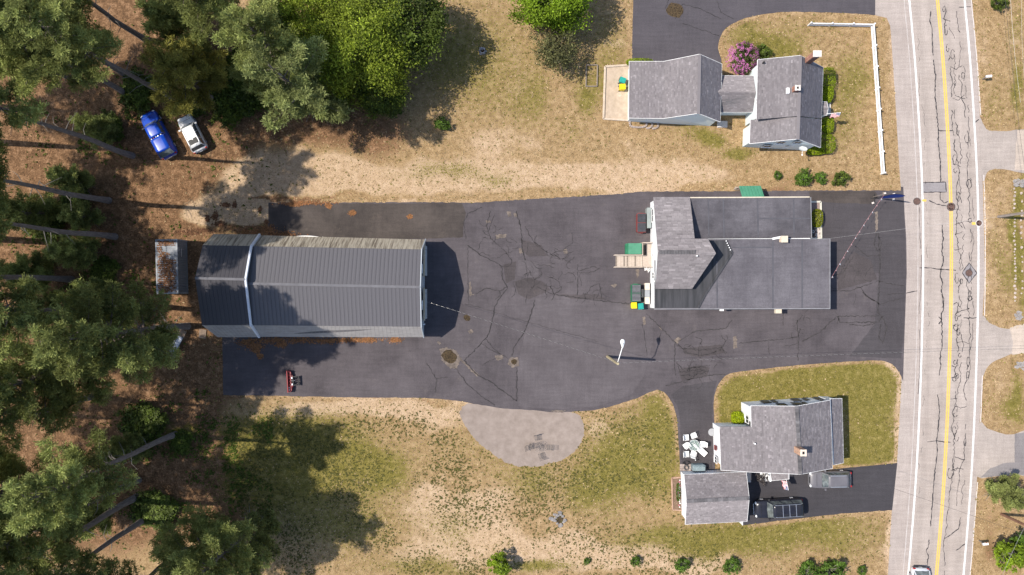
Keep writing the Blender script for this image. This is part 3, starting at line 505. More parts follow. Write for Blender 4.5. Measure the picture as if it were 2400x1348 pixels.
def tabs(q0, q1, q2, q3, course=.2, tab=.36, seed=0, spread=.16, lift=.02):
    """Shingle tabs over a slope: q0-q1 the eave, q3-q2 the ridge; returns vertices, faces, tints."""
    r = np.random.default_rng(seed); q0, q1, q2, q3 = [np.array(q) for q in (q0, q1, q2, q3)]
    nrm = np.cross(q1 - q0, q3 - q0); nrm /= np.linalg.norm(nrm); nrm = nrm if nrm[2] > 0 else -nrm
    n = max(1, int(round(np.linalg.norm((q3 + q2 - q0 - q1) / 2) / course))); V = []; F = []; C = []
    for j in range(n):
        t0, t1 = j / n, min(1, (j + 1.2) / n); L_ = np.linalg.norm(q1 - q0) * (1 - t0) + np.linalg.norm(q2 - q3) * t0; u = -r.random() * tab / L_; cs = 1 + r.normal(0, .03)
        while u < 1:
            w = tab * r.uniform(.6, 1.5) / L_; a, b = max(u, 0), min(u + w * .97, 1); u += w
            if b - a < .002: continue
            k = len(V); B = lambda u_, t_: (q0 * (1 - u_) + q1 * u_) * (1 - t_) + (q3 * (1 - u_) + q2 * u_) * t_
            li = lift * r.uniform(.7, 1.3); V += [B(a, t0) + nrm * li, B(b, t0) + nrm * li, B(b, t1) + nrm * .004, B(a, t1) + nrm * .004, B(a, t0), B(b, t0)]
            o = (k, k + 1, k + 2, k + 3); F += [o, (k + 4, k + 5, k + 1, k)]; v = cs * (1 + r.normal(0, spread)) * (1.22 if r.random() < .10 else 1); C += [(v, v, v)] * 2
    return V, F, C
def walls(pr0, pr1, oh_end, oh_eave, th, zb=0.0):
    """Solid body under a roof whose section runs through pr0 at one end and pr1 at the other."""
    ends = []
    for A, B in ((pr0, pr1), (pr1, pr0)):
        q = []
        for i, (a, b) in enumerate(zip(A, B)):
            d = Vector((b.x - a.x, b.y - a.y, 0)).normalized(); q.append(a + d * oh_end - Vector((0, 0, th)))
        for i, j in ((0, 1), (len(q) - 1, len(q) - 2)):
            h = Vector((q[j].x - q[i].x, q[j].y - q[i].y, 0)).length; f = min(.6, oh_eave / max(h, .01)); q[i] = q[i].lerp(q[j], f)
        ends.append(q)
    n = len(pr0); m = MB(); vs = []
    for q in ends: vs += q + [Vector((q[0].x, q[0].y, zb)), Vector((q[-1].x, q[-1].y, zb))]
    k = n + 2; f = [tuple(range(n)) + (n + 1, n), tuple(k + i for i in range(n))[::-1] + (k + n, k + n + 1)]
    f += [(i, i + 1, k + i + 1, k + i)[::-1] for i in range(n - 1)] + [(0, k, k + n, n), (n - 1, n + 1, k + n + 1, k + n - 1)]
    m.add(vs, f); return m, ends
def gable(parent, pr0, pr1, wallmat, oh_end=.25, oh_eave=.3, th=.12, seed=1, course=.2, tab=.36, trim=True, spread=.16, body=True, skip_trim=()):
    pr0 = [Vector(p) for p in pr0]; pr1 = [Vector(p) for p in pr1]
    if body: b, ends = walls(pr0, pr1, oh_end, oh_eave, th); part('wall', b, wallmat, parent, world_space=True)
    r = MB(); V = []; F = []; C = []
    for i in range(len(pr0) - 1):
        a, b_, c_, d = pr0[i], pr1[i], pr1[i + 1], pr0[i + 1]; r.slab([a, b_, c_, d], th)
        e = (a, b_, c_, d) if a.z + b_.z <= c_.z + d.z else (d, c_, b_, a)
        v, f, c = tabs(*e, course=course * .82, tab=tab * .75, seed=seed + i, spread=spread * .55); k = len(V); V += v; F += [tuple(x + k for x in q) for q in f]; C += c
    roof = part('roof', r, m_deckdark, parent, world_space=True); o = parent.location
    sh = link('shingles', np_mesh('shingles', np.array(V) - np.array(o), F, m_sh, np.array(C)), roof); sh['kind'] = 'stuff'
    if trim:
        t = MB(); dz = Vector((0, 0, -.06))
        for pr, k in ((pr0, 'a'), (pr1, 'b')):
            if k in skip_trim: continue
            for i in range(len(pr) - 1): t.bar(pr[i] + dz, pr[i + 1] + dz, .03, .17)
        for i, k in ((0, 'c'), (-1, 'd')):
            if k not in skip_trim: t.bar(pr0[i] + dz, pr1[i] + dz, .05, .15)
        if t.v: part('roof_trim', t, m_trim, parent, world_space=True)
    return roof
def window(parent, X, Y, Z, w, h, face, frame=m_trim, pane=m_glass, sashes=2):
    """Window set in a wall plane: frame proud of the wall, its pane a sub-part."""
    ax = {'S': (Vector((1, 0, 0)), Vector((0, -1, 0))), 'N': (Vector((1, 0, 0)), Vector((0, 1, 0))), 'W': (Vector((0, 1, 0)), Vector((-1, 0, 0))), 'E': (Vector((0, 1, 0)), Vector((1, 0, 0)))}[face]
    u, n = ax; c = Vector((X, Y, Z)); k = Vector((0, 0, 1)); m = MB(); t = .07
    for s in (-1, 1): m.bar(c + u * s * (w / 2) - k * h / 2 + n * .014, c + u * s * (w / 2) + k * h / 2 + n * .014, t, .04); m.bar(c - u * w / 2 + k * s * h / 2 + n * .016, c + u * w / 2 + k * s * h / 2 + n * .016, .04, t)
    m.bar(c - u * (w / 2 + .05) - k * (h / 2 + .05) + n * .04, c + u * (w / 2 + .05) - k * (h / 2 + .05) + n * .04, .08, .05)
    for i in range(1, sashes): x = -w / 2 + w * i / sashes; m.bar(c + u * x - k * h / 2 + n * .014, c + u * x + k * h / 2 + n * .014, .05, .03)
    f = part('window', m, frame, parent, world_space=True); p = MB(); a, b = c - u * w / 2 - k * h / 2 + n * .012, c + u * w / 2 + k * h / 2 + n * .012
    p.add([a, a + u * w, b, a + k * h], [(0, 1, 2, 3) if face in 'SE' else (3, 2, 1, 0)]); part('pane', p, pane, f, world_space=True); return f
def chimney(parent, c, sx, sy, z0, z1, capmat=m_cap, capped=False, mat=None):
    """Brick chimney of real courses; the bricks are one stuff piece."""
    m = MB(); m.box((c[0], c[1], (z0 + z1) / 2), (sx - .04, sy - .04, z1 - z0 - .02)); ch_ = part('chimney', m, m_mortar, parent, world_space=True)
    b = MB(); n = int((z1 - z0) / .085)
    for j in range(n):
        z = z0 + (j + .5) * (z1 - z0) / n; hx, hy = sx / 2, sy / 2
        for k in range(max(2, int(sx / .22))):
            w = sx / max(2, int(sx / .22)); x = c[0] - hx + (k + .5) * w + (.25 * w if j % 2 else -.25 * w) * .4
            for y in (-hy, hy): v = random.uniform(.7, 1.25); b.box((x, c[1] + y * .98, z), (w * .9, .05, .065), col=(v, v, v))
        for k in range(max(2, int(sy / .22))):
            w = sy / max(2, int(sy / .22)); y = c[1] - hy + (k + .5) * w
            for x in (-hx, hx): v = random.uniform(.7, 1.25); b.box((c[0] + x * .98, y, z), (.05, w * .9, .065), col=(v, v, v))
    o = part('brick', b, mat or m_brick, ch_, world_space=True, color=True); o['kind'] = 'stuff'
    k = MB()
    if capped: k.box((c[0], c[1], z1 + .06), (sx + .16, sy + .16, .12))
    else:
        for s in (-1, 1): k.box((c[0] + s * sx * .36, c[1], z1 + .04), (sx * .32, sy + .08, .09)); k.box((c[0], c[1] + s * sy * .38, z1 + .04), (sx * .40, sy * .30, .09))
    part('chimney_cap', k, capmat, ch_, world_space=True)
    if not capped: f = MB(); f.box((c[0], c[1], z1 + .01), (sx * .40, sy * .44, .04)); part('flue', f, m_flue, ch_, world_space=True)
    return ch_

# ------------------------------------------------------------------ barn
barn = thing('barn', 'long dark metal gambrel roof barn with a raised rear section and grey gable end', 'barn', (*P(790, 676)[:2], 0))
ZE, ZK, ZR = 2.5, 4.8, 6.2
mainW = [P(628 - 55, 551, ZE), P(578, 577, ZK), P(566, 664.5, ZR), P(576, 762, ZK), P(572, 789, ZE)]
mainE = [P(996, 562, ZE), P(987, 585, ZK), P(984, 673, ZR), P(986, 765.5, ZK), P(992, 790, ZE)]
rearW = [P(500, 549, 2.7), P(475, 575, 5.2), P(457.5, 652, 7.0), P(473.5, 762, 5.2), P(510, 790, 2.7)]
rearE = [P(607, 550, 2.7), P(587.5, 577, 5.2), P(574, 655, 7.0), P(586.6, 762, 5.2), P(606, 790, 2.7)]
m_metal = M('charcoal_roof_metal', (0.084, 0.079, 0.085), (0.112, 0.106, 0.113), .9, .42, spec=.5, metal=.0, stretch=(3, .4, 1))
m_metal_shaded = M('charcoal_roof_metal_shaded', (0.050, 0.047, 0.053), (0.064, 0.060, 0.067), .5, .5, spec=.4, stretch=(3, .4, 1))  # same metal as the main roof, tree shade over the rear bay darkened in
m_lower_n = M('streaked_lower_roof', (0.13, 0.105, 0.08), (0.43, 0.385, 0.31), 1.6, .8, stretch=(3.2, .22, .22), lo=.36, hi=.56, detail=9); m_lower_s = M('pale_lower_roof', (0.30, 0.28, 0.27), (0.39, 0.365, 0.35), 1.6, .8, stretch=(.6, 2, 2))
for w_, e_, met in ((mainW, mainE, m_metal), (rearW, rearE, m_metal_shaded)):
    b, _ = walls(w_, e_, .22, .10, .10); part('wall', b, m_siding_grey, barn, world_space=True)
    r = MB()
    for i in range(4): r.slab([w_[i], e_[i], e_[i + 1], w_[i + 1]], .09)
    deck = part('roof', r, m_deckdark, barn, world_space=True)
    for sl in (0, 1, 2, 3):                                 # standing-seam panels, one object each, side by side along the slope
        a, b_, c_, d = w_[sl], e_[sl], e_[sl + 1], w_[sl + 1]; L_ = ((b_ - a).length + (c_ - d).length) / 2; n = int(round(L_ / .42))
        um = MB(); um.add([(0.012, 0, .02), (.95, 0, .02), (.97, 0, .042), (.99, 0, .042), (1.0, 0, .02), (0.012, 1, .02), (.95, 1, .02), (.97, 1, .042), (.99, 1, .042), (1.0, 1, .02), (.012, 0, 0), (1, 0, 0)], [(0, 1, 6, 5), (1, 2, 7, 6), (2, 3, 8, 7), (3, 4, 9, 8), (10, 11, 4, 3, 2, 1, 0)])
        if sl in (0, 3):
            pm = MB(); k = n
            for i in range(k):
                u0, u1 = i / k, (i + 1) / k; q = [a.lerp(b_, u0), a.lerp(b_, u1), d.lerp(c_, u1), d.lerp(c_, u0)]; nr = (q[1] - q[0]).cross(q[3] - q[0]).normalized(); nr = nr if nr.z > 0 else -nr
                e1 = q[0].lerp(q[1], .94); e2 = q[3].lerp(q[2], .94); f = (0, 1, 2, 3) if (q[1] - q[0]).cross(q[3] - q[0]).z > 0 else (3, 2, 1, 0)
                pm.add([q[0] + nr * .02, e1 + nr * .02, e2 + nr * .02, q[3] + nr * .02], [f]); pm.add([e1 + nr * .02, q[1] + nr * .035, q[2] + nr * .035, e2 + nr * .02], [f])
            part('lower_roof', pm, m_lower_n if sl == 0 else m_lower_s, barn, world_space=True); continue
        um_me = um.mesh('roof_panel', met)
        for i in range(n):
            u0 = i / n; p0 = a.lerp(b_, u0); p1 = d.lerp(c_, u0)
            lo_, hi_ = (p0, p1) if p0.z < p1.z else (p1, p0); xv = (b_ - a) / n if p0.z < p1.z else (c_ - d) / n; yv = hi_ - lo_; nz = xv.cross(yv).normalized()
            if nz.z < 0: lo_ = lo_ + xv; xv = -xv; nz = xv.cross(yv).normalized()
            m4 = Matrix.Identity(4); m4.col[0] = (*xv, 0); m4.col[1] = (*yv, 0); m4.col[2] = (*nz, 0); m4.col[3] = (*(lo_ - barn.location), 1)
            o = link('roof_panel', um_me, barn); o.matrix_local = m4
    rc = MB(); up = Vector((0, 0, .05)); rc.bar(w_[2] + up, e_[2] + up, .26, .05); part('ridge_cap', rc, M('ridge_metal', (0.125, 0.122, 0.132), (0.155, 0.152, 0.163), 1, .85, spec=.1), barn, world_space=True)
    t = MB(); oz = Vector((.06, 0, -.03))
    for i in range(4): t.bar(e_[i] + oz, e_[i + 1] + oz, .20 if w_ is rearW else .10, .24)
    part('rake_trim', t, M('pale_blue_trim', (0.60, 0.63, 0.70), (0.66, 0.69, 0.76), 2, .5) if w_ is rearW else m_siding_grey, barn, world_space=True)
# east gable furniture: two sliding doors with tan rails, two high windows, lamps
ge = P(999, 676).x
for y, h in ((612, 3.2), (712, 3.2)):
    c = P(1000, y); m = MB(); m.box((ge + .05, c.y, 1.6), (.10, 3.3, 3.2)); dd = part('door', m, m_siding_grey, barn, world_space=True)
    m = MB(); m.box((ge + .13, c.y, 3.28), (.16, 3.6, .12)); part('door_rail', m, M('tan_rail', (0.42, 0.34, 0.22), (0.5, 0.42, 0.3), 3, .7), dd, world_space=True)
    m = MB(); m.box((ge + .13, c.y + 1.2, 1.3), (.06, .06, .3)); part('handle', m, m_flue, dd, world_space=True)
for y in (632, 713): window(barn, ge + .01, P(1000, y).y, 4.5, .9, .6, 'E')
m_lampw = M('lamp_white', (0.78, 0.78, 0.76), (0.86, 0.86, 0.84), 3, .4)
for y in (596, 752):
    c = P(1000, y)
    for s in (-.25, .25): m = MB(); m.box((ge + .12, c.y + s, 3.0), (.2, .14, .14)); part('lamp', m, m_lampw, barn, world_space=True)
c = P(716, 556, 1.9); hood = thing('door_hood', 'white curved hood along the north eave of the barn', 'hood', (c.x, c.y - .2, 0))
m = MB(); aw = [(-2.45 + 4.9 * k / 14, .02 + .34 * math.sin(math.pi * k / 14) ** .8) for k in range(15)]
m.add([(x, y, 2.02) for x, y in aw] + [(x, -.1, 2.02) for x, y in aw] + [(x, y, 1.9) for x, y in aw] + [(x, -.1, 1.9) for x, y in aw], [(k, k + 1, k + 16, k + 15)[::-1] for k in range(14)] + [(k + 30, k + 31, k + 1, k)[::-1] for k in range(14)]); part('hood_panel', m, m_trim, hood)
m = MB()
for x in (-1.9, 0, 1.9): m.bar((x, -.1, 1.55), (x, .25, 1.92), .05)
part('bracket', m, m_trim, hood)

# ------------------------------------------------------------------ shop with the flat roofs
shop = thing('shop_building', 'low shop with black flat roofs and a grey shingled gable at its back', 'shop', (*P(1740, 594)[:2], 0))
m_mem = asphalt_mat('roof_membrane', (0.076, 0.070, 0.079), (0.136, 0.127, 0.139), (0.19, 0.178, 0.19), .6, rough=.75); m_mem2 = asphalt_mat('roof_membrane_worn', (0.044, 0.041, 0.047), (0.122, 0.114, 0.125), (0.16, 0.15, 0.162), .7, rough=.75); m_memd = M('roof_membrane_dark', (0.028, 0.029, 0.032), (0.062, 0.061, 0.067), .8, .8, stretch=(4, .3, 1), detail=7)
m_edge = M('roof_edge_metal', (0.22, 0.22, 0.235), (0.30, 0.30, 0.315), 2, .85, spec=.1); m_tan = M('tan_edge', (0.50, 0.43, 0.33), (0.60, 0.53, 0.42), 3, .8)
ZN, ZS = 2.65, 3.0
north_b = [P(1560, 465, ZN), P(1897, 463, ZN), P(1899, 562, ZN), P(1560, 566, ZN)]; south_b = [P(1535, 723, ZS), P(1944, 722, ZS), P(1943, 561, ZS), P(1640, 561, ZS), P(1620, 600, ZS), P(1536, 600, ZS)]
for q, z in ((north_b, ZN), (south_b, ZS)): m = MB(); m.prism(q); part('wall', m, m_siding_white, shop, world_space=True)
def mem(name, pts, z, mat): m = MB(); m.slab([P(x, y, z) for x, y in pts], .05); return part(name, m, mat, shop, world_space=True)
mem('roof_membrane', [(1600, 464.5), (1900, 463), (1901, 558), (1600, 560)], ZN + .055, m_mem2)
mem('roof_membrane', [(1534, 724), (1811, 724), (1811, 560.6), (1640, 560.6), (1612, 610), (1534, 610)], ZS + .055, m_mem); mem('roof_membrane', [(1811.6, 724), (1945, 723.5), (1944.5, 560.6), (1811.6, 560.6)], ZS + .06, m_mem)
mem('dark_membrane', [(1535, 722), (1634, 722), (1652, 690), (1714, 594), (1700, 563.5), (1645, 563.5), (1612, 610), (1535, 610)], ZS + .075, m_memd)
for pts, z, mt, w in (([(1600, 463.5), (1897, 462)], ZN + .06, m_tan, .12), ([(1900, 462), (1902, 558)], ZN + .07, m_edge, .05), ([(1533, 724.5), (1945, 723.5)], ZS + .07, m_edge, .07), ([(1945, 724), (1945, 560.5)], ZS + .072, m_edge, .05), ([(1640, 560.5), (1945, 560)], ZS + .075, m_edge, .04)):
    m = MB(); m.bar(P(*pts[0], z), P(*pts[1], z), w, .12); part('roof_edge', m, mt, shop, world_space=True)
for pts, z in (([(1811.3, 563), (1811.3, 723)], ZS + .075), ([(1680, 612), (1681, 722)], ZS + .07), ([(1716, 580), (1810, 580)], ZS + .068), ([(1695, 467), (1697, 556)], ZN + .068), ([(1660, 466), (1661, 556)], ZN + .068), ([(1775, 465), (1777, 556)], ZN + .068), ([(1860, 465), (1861, 556)], ZN + .066), ([(1775, 512), (1898, 512)], ZN + .064), ([(1880, 563), (1880, 722)], ZS + .078)):
    m = MB(); m.bar(P(*pts[0], z), P(*pts[1], z), .16, .02); part('membrane_seam', m, M('seam_tape', (0.070, 0.068, 0.078), (0.095, 0.093, 0.105), 1, .85), shop, world_space=True)
m = MB()
for a, b_ in (((1701, 563), (1716, 593.5)), ((1716, 593.5), (1653, 690)), ((1653, 690), (1636, 722))): m.bar(P(*a, ZS + .13), P(*b_, ZS + .13), .22, .14)
part('roof_curb', m, m_memd, shop, world_space=True)
for k in range(5):
    q = P(1702 + k * 2.4, 565 + k * 5.2, ZS + .22); m = MB(); m.box(q, (.09, .12, .06), rz=-.4); part('flashing_clip', m, m_trim, shop, world_space=True)
# shingled roof
roofq = [[P(1531, 462, 2.8), P(1617, 462, 2.8), P(1628, 559, 4.6), P(1539.5, 559, 4.6)], [P(1539.5, 559, 4.6), P(1659, 560, 4.6), P(1678, 594, 5.2), P(1542, 591, 5.2)], [P(1536, 677, 4.0), P(1622, 677, 4.0), P(1678, 594, 5.2), P(1542, 591, 5.2)]]
r = MB(); V = []; F = []; C = []
for i, q in enumerate(roofq):
    r.slab(q, .10); v, f, c = tabs(*q, course=.19, tab=.5, seed=40 + i, spread=.10); k = len(V); V += v; F += [tuple(x + k for x in g) for g in f]; C += c
ro = part('roof', r, m_deckdark, shop, world_space=True); sh = link('shingles', np_mesh('shingles', np.array(V) - np.array(shop.location), F, m_sh, np.array(C)), ro); sh['kind'] = 'stuff'
wx = P(1524, 600).x
yN, yR_, yS, yE = P(1531, 464, 2.8).y, P(1542, 591, 5.2).y, P(1536, 676, 4.0).y, P(1535, 722, 3.0).y
m = MB(); prof = [(yN - .2, 0), (yN - .2, 2.66), (yR_, 5.05), (yS + .05, 3.87), (yS + .05, 3.05), (yE, 3.05), (yE, 0)]
m.add([(wx, y, z) for y, z in prof] + [(wx + .25, y, z) for y, z in prof], [tuple(range(7)), tuple(range(13, 6, -1))] + [(i + 7, (i + 1) % 7 + 7, (i + 1) % 7, i) for i in range(7)]); part('wall', m, m_siding_white, shop, world_space=True)
m = MB(); m.add([(wx + .2, yN - .2, 2.6), (wx + 3.5, yN - .2, 2.6), (wx + 3.5, yR_, 5.0), (wx + .2, yR_, 5.0), (wx + .2, yR_ - .1, 2.4), (wx + 3.5, yR_ - .1, 2.4)], [(0, 1, 2, 3), (1, 5, 2), (0, 3, 4)]); part('wall', m, m_siding_white, shop, world_space=True)
e1, e2, e3 = P(1655, 566, 4.4), P(1670, 594, 5.0), P(1617, 673, 3.9); m = MB(); m.prism([P(1560, 566, 4.4), e1, e2, P(1560, 594, 5.0)], 2.9); m.prism([P(1560, 594, 5.0), e2, e3, P(1560, 673, 3.9)], 2.9); part('wall', m, m_siding_white, shop, world_space=True)
m = MB()
for k in range(13): x = 1547 + k * 6.6; q = P(x, 591, 5.25); m.box((q.x, q.y, 5.24), (.22, .42, .05)); m.box((q.x + .13, q.y, 5.28), (.03, .46, .05))
part('ridge_vent', m, m_shb, shop, world_space=True, color=True)
q = P(1632, 600, 5.1); m = MB(); m.tube([(q.x, q.y, 4.9), (q.x, q.y, 5.5)], .07, 8); part('vent_pipe', m, m_trim, shop, world_space=True)
q = P(1837, 561, 3.6); chimney(shop, (q.x, q.y), .55, .55, 2.6, 3.75, m_tan, True, mat=M('tan_brick', (0.42, 0.33, 0.25), (0.52, 0.42, 0.33), 5, .9, attr=True))
q = P(1822, 558, 3.1); m = MB(); m.box((q.x - .1, q.y, 3.1), (.9, .22, .2), rz=.2); part('roof_duct', m, m_trim, shop, world_space=True)
q = P(1824, 727, 2); m = MB(); m.box((q.x, q.y - .1, 1.9), (.66, .5, .5)); part('wall_unit', m, m_tan, shop, world_space=True)
q = P(1690, 724, 2); m = MB(); m.box((q.x, q.y - .1, 2.2), (.4, .25, .3)); part('lamp', m, m_lampw, shop, world_space=True)
for y, w, h, z in ((505, 1.4, 1.0, 1.7), (646, .7, 1.1, 1.8)): window(shop, wx - .01, P(1524, y, z).y, z, w, h, 'W')
q = P(1524, 592); m = MB(); m.box((wx - .03, q.y, 1.85), (.07, .95, 2.05)); dd = part('door', m, M('white_door', (0.74, 0.75, 0.76), (0.8, 0.8, 0.82), 2, .45), shop, world_space=True); m = MB(); m.box((wx - .1, q.y - .36, 1.8), (.08, .06, .06)); part('handle', m, m_flue, dd, world_space=True)
for y in (486, 660): m = MB(); m.box((wx - .1, P(1524, y).y, 2.4), (.2, .2, .25)); part('lamp', m, m_lampw, shop, world_space=True)

# ------------------------------------------------------------------ pale blue house (north)
hn = thing('blue_house', 'pale blue house with joined garage wing and rhododendron between its roofs', 'house', (*P(1700, 220)[:2], 0))
gable(hn, [P(1475, 144, 2.6), P(1556, 144, 3.2), P(1640, 127, 4.6), P(1692, 150, 3.4)], [P(1474, 277, 2.6), P(1555, 278, 3.2), P(1637, 266, 4.6), P(1688, 286, 3.4)], m_siding_blue, .22, .25, seed=3, course=.19, spread=.14)
gable(hn, [P(1640, 177, 2.6), P(1640, 214, 3.6), P(1640, 263, 2.6)], [P(1772, 178, 2.6), P(1772, 217, 3.6), P(1772, 263, 2.6)], m_siding_blue, .2, .25, seed=9, course=.19, spread=.14, skip_trim='ab')
gable(hn, [P(1776, 140, 4.7), P(1876, 130, 5.5), P(1929, 158, 3.6)], [P(1773, 280, 4.7), P(1872, 272, 5.5), P(1925, 278, 3.6)], m_siding_blue, .3, .25, seed=13, course=.19, skip_trim='b')
gable(hn, [P(1759, 281, 3.5), P(1872, 274, 5.5), P(1925, 280, 3.6)], [P(1757, 337, 3.5), P(1870, 326, 5.5), P(1923, 346, 3.6)], m_siding_blue, .3, .28, seed=17, course=.19, skip_trim='a')
hw = P(1744, 300).x
rc = MB(); rc.bar(P(1876, 131, 5.53), P(1870, 327, 5.53), .34, .05); part('ridge_cap', rc, m_sh, hn, world_space=True, color=True); rc = MB(); rc.bar(P(1640, 128, 4.63), P(1637, 267, 4.63), .34, .05); part('ridge_cap', rc, m_sh, hn, world_space=True, color=True)
yS1 = P(1600, 277, 2.8).y + .21; yS2 = P(1870, 337, 4).y + .29
for x, z, w, h in ((1530, 1.6, 1.5, .7), (1575, 1.2, .8, 1.1), (1647, 1.2, .8, 1.1), (1617, 3.2, 1.2, .6)): window(hn, P(x, 0, z).x, yS1 - .03, z, w, h, 'S')
for x, z in ((1798, 1.3), (1848, 1.3), (1830, 3.4), (1870, 3.5)): window(hn, P(x, 0, z).x, yS2 - .05, z, .85, 1.15, 'S')
window(hn, hw - .05, P(0, 307, 1.6).y, 1.7, .8, 1.0, 'W'); window(hn, P(1773, 240, 4.7).x + .26, P(0, 237, 4.0).y, 4.0, .7, .7, 'W'); window(hn, P(1718, 268, 1.6).x, P(0, 262, 2.5).y + .22, 1.5, 2.3, 1.0, 'S', sashes=3)
q = P(1867, 208, 5.9); chimney(hn, (q.x, q.y), .55, .5, 4.9, 6.2); m = MB(); m.box((q.x - .75, q.y - .1, 5.3), (.28, .6, .5)); part('roof_vent', m, m_trim, hn, world_space=True)
q = P(1917, 125, 7.6); chimney(hn, (q.x, q.y), .68, .5, 0, 7.4, m_cap, True)
q = P(1789, 147, 5.0); m = MB(); m.tube([(q.x, q.y, 4.7), (q.x, q.y, 5.3)], .08, 8); part('vent_pipe', m, m_flue, hn, world_space=True)
pe = [P(1925, 238, 2.75), P(1925, 254, 3.0), P(1925, 270, 2.75)]; pw = [P(1938, 239, 2.75), P(1941, 254, 3.0), P(1938, 270, 2.75)]; gable(hn, pe, pw, m_siding_blue, .1, .1, seed=21, body=False)
m = MB()
for y in (240, 268): q = P(1937, y, 2.6); m.bar((q.x, q.y, 0), (q.x, q.y, 2.65), .1)
part('porch_post', m, m_trim, hn, world_space=True); m = MB(); q = P(1932, 254); m.box((q.x, q.y, .15), (1.2, 1.6, .3)); part('door_step', m, m_cap, hn, world_space=True)
m = MB(); q = P(1688, 292); m.box((q.x + .2, q.y, .12), (1.1, .7, .24)); part('door_step', m, m_cap, hn, world_space=True)
q = P(1880, 353, 2.4); dish = thing('satellite_dish', 'grey satellite dish on the south gable corner of the blue house', 'satellite dish', (q.x, yS2 - .3, 0)); m = MB()
for k in range(4): pass
rm = Matrix.Rotation(R(-38), 3, 'X'); vs = []; fs = []
for i in range(5):
    for k in range(16): rr = .46 * i / 4; v = rm @ Vector((rr * math.cos(k * math.pi / 8), rr * .85 * math.sin(k * math.pi / 8), .5 * rr * rr)); vs.append(v + Vector((0, -.35, 2.6)))
for i in range(4):
    for k in range(16): fs.append((i * 16 + k, i * 16 + (k + 1) % 16, (i + 1) * 16 + (k + 1) % 16, (i + 1) * 16 + k))
m.add(vs, fs); part('reflector', m, M('dish_grey', (0.55, 0.57, 0.58), (0.62, 0.64, 0.65), 3, .4), dish, True); m = MB(); m.bar((0, .28, 2.3), (0, -.3, 2.45), .05); m.bar((0, -.35, 2.5), (-.15, -.95, 2.75), .04); m.box((-.15, -.98, 2.78), (.12, .14, .1)); part('arm', m, m_trim, dish)
# ------------------------------------------------------------------ white saltbox house (south)
hs = thing('white_house', 'white house with grey shingled saltbox roof beside the outdoor table set', 'house', (*P(1830, 1030)[:2], 0))
def zs(px): return float(np.interp(px, [1686, 1760, 1871, 1948], [3.9, 4.65, 5.7, 4.4]))
gable(hs, [P(1760, 951, 4.65), P(1867, 952, 5.7), P(1945, 938, 4.4)], [P(1761, 1001, 4.65), P(1870, 1001, 5.7), P(1948, 1001, 4.4)], m_siding_white, .32, .35, seed=31, course=.21, skip_trim='b')
gable(hs, [P(1686, 1000, 3.9), P(1761, 1000, 4.66), P(1870, 1000, 5.71), P(1948, 1000, 4.41)], [P(1690, 1102, 3.9), P(1766, 1107, 4.66), P(1876, 1112, 5.71), P(1951, 1098, 4.41)], m_siding_white, .3, .3, seed=35, course=.21, skip_trim='a')
gable(hs, [P(1946, 934.5, 3.7), P(1973, 934, 3.2)], [P(1954, 1090, 3.7), P(1977, 1085, 3.2)], m_siding_white, .25, .2, seed=38, course=.21)
gable(hs, [P(1805, 1105, 2.9), P(1849, 1105, 2.9)], [P(1808, 1127, 2.5), P(1849, 1123, 2.5)], m_siding_white, .1, .1, seed=39, course=.21, body=False)
m = MB(); q = P(1806, 1118, 0); q2 = P(1848, 1121, 2.4)
for x in (1812, 1846): p_ = P(x, 1122, 2.4); m.bar((p_.x, p_.y, 0), (p_.x, p_.y, 2.4), .1)
part('porch_post', m, m_trim, hs, world_space=True)
for k in range(3): m = MB(); q = P(1802 - k * 3, 1116 + k * 0, .2); m.box((q.x - k * .25, q.y, .26 - k * .09), (.3, 1.1, .52 - k * .18)); part('step', m, m_trim, hs, world_space=True)
V, F, C = [], [], []
rcap = MB(); n = 26
for a, b_, z, dark in ((P(1867.5, 952, 5.75), P(1870, 1000, 5.75), 0, 1), (P(1870, 1000, 5.76), P(1876, 1112, 5.76), 0, 1)):
    n = int((b_ - a).length / .3)
    for k in range(n): p_, q = a.lerp(b_, k / n), a.lerp(b_, (k + .97) / n); v = random.uniform(.7, 1.35); rcap.bar(p_ + Vector((0, 0, .01 * (k % 2))), q, .40, .045, col=(v, v, v))
part('ridge_cap', rcap, m_shb, hs, world_space=True, color=True)
q = P(1872, 1056, 6.2); chimney(hs, (q.x + .05, q.y), .62, .62, 5.2, 7.3, M('cream_cap', (0.56, 0.47, 0.38), (0.64, 0.55, 0.45), 3, .8), False, mat=M('orange_brick', (0.27, 0.165, 0.115), (0.36, 0.23, 0.165), 5, .9, attr=True))
q = P(1769, 1040, 5.0); m = MB(); m.tube([(q.x, q.y, 4.6), (q.x, q.y, 5.15)], .075, 8); part('vent_pipe', m, m_trim, hs, world_space=True)
wA, wB = P(1760, 951, 4.65), P(1945, 938, 4.4); wy = lambda X: wA.y + (X - wA.x) / (wB.x - wA.x) * (wB.y - wA.y) - .32
for x, z, w in ((1795, 1.2, .9), (1815, 1.2, .45), (1866, 1.2, .9), (1889, 1.2, .45), (1917, 1.3, .7), (1833, 3.5, .9), (1868, 3.5, .9), (1886, 3.5, .45)): X = P(x, 0, z).x; window(hs, X, wy(X) + .012, z, w, 1.15, 'N', frame=m_glassd, sashes=1)
xw = P(1686, 1050, 3.9).x + .30; window(hs, xw - .05, P(0, 1050, 1.5).y, 1.5, .45, .6, 'W', frame=M('maroon_frame', (0.20, 0.04, 0.035), (0.26, 0.06, 0.05), 3, .6)); window(hs, xw - .05, P(0, 1077, 1.5).y, 1.6, .7, 1.0, 'W')
window(hs, P(1760, 980, 4.6).x + .3, P(0, 983, 2.4).y, 2.4, .8, 1.1, 'W'); window(hs, P(1725, 0, 1.9).x, P(0, 1000, 3.9).y - .27, 1.9, .7, .7, 'N')
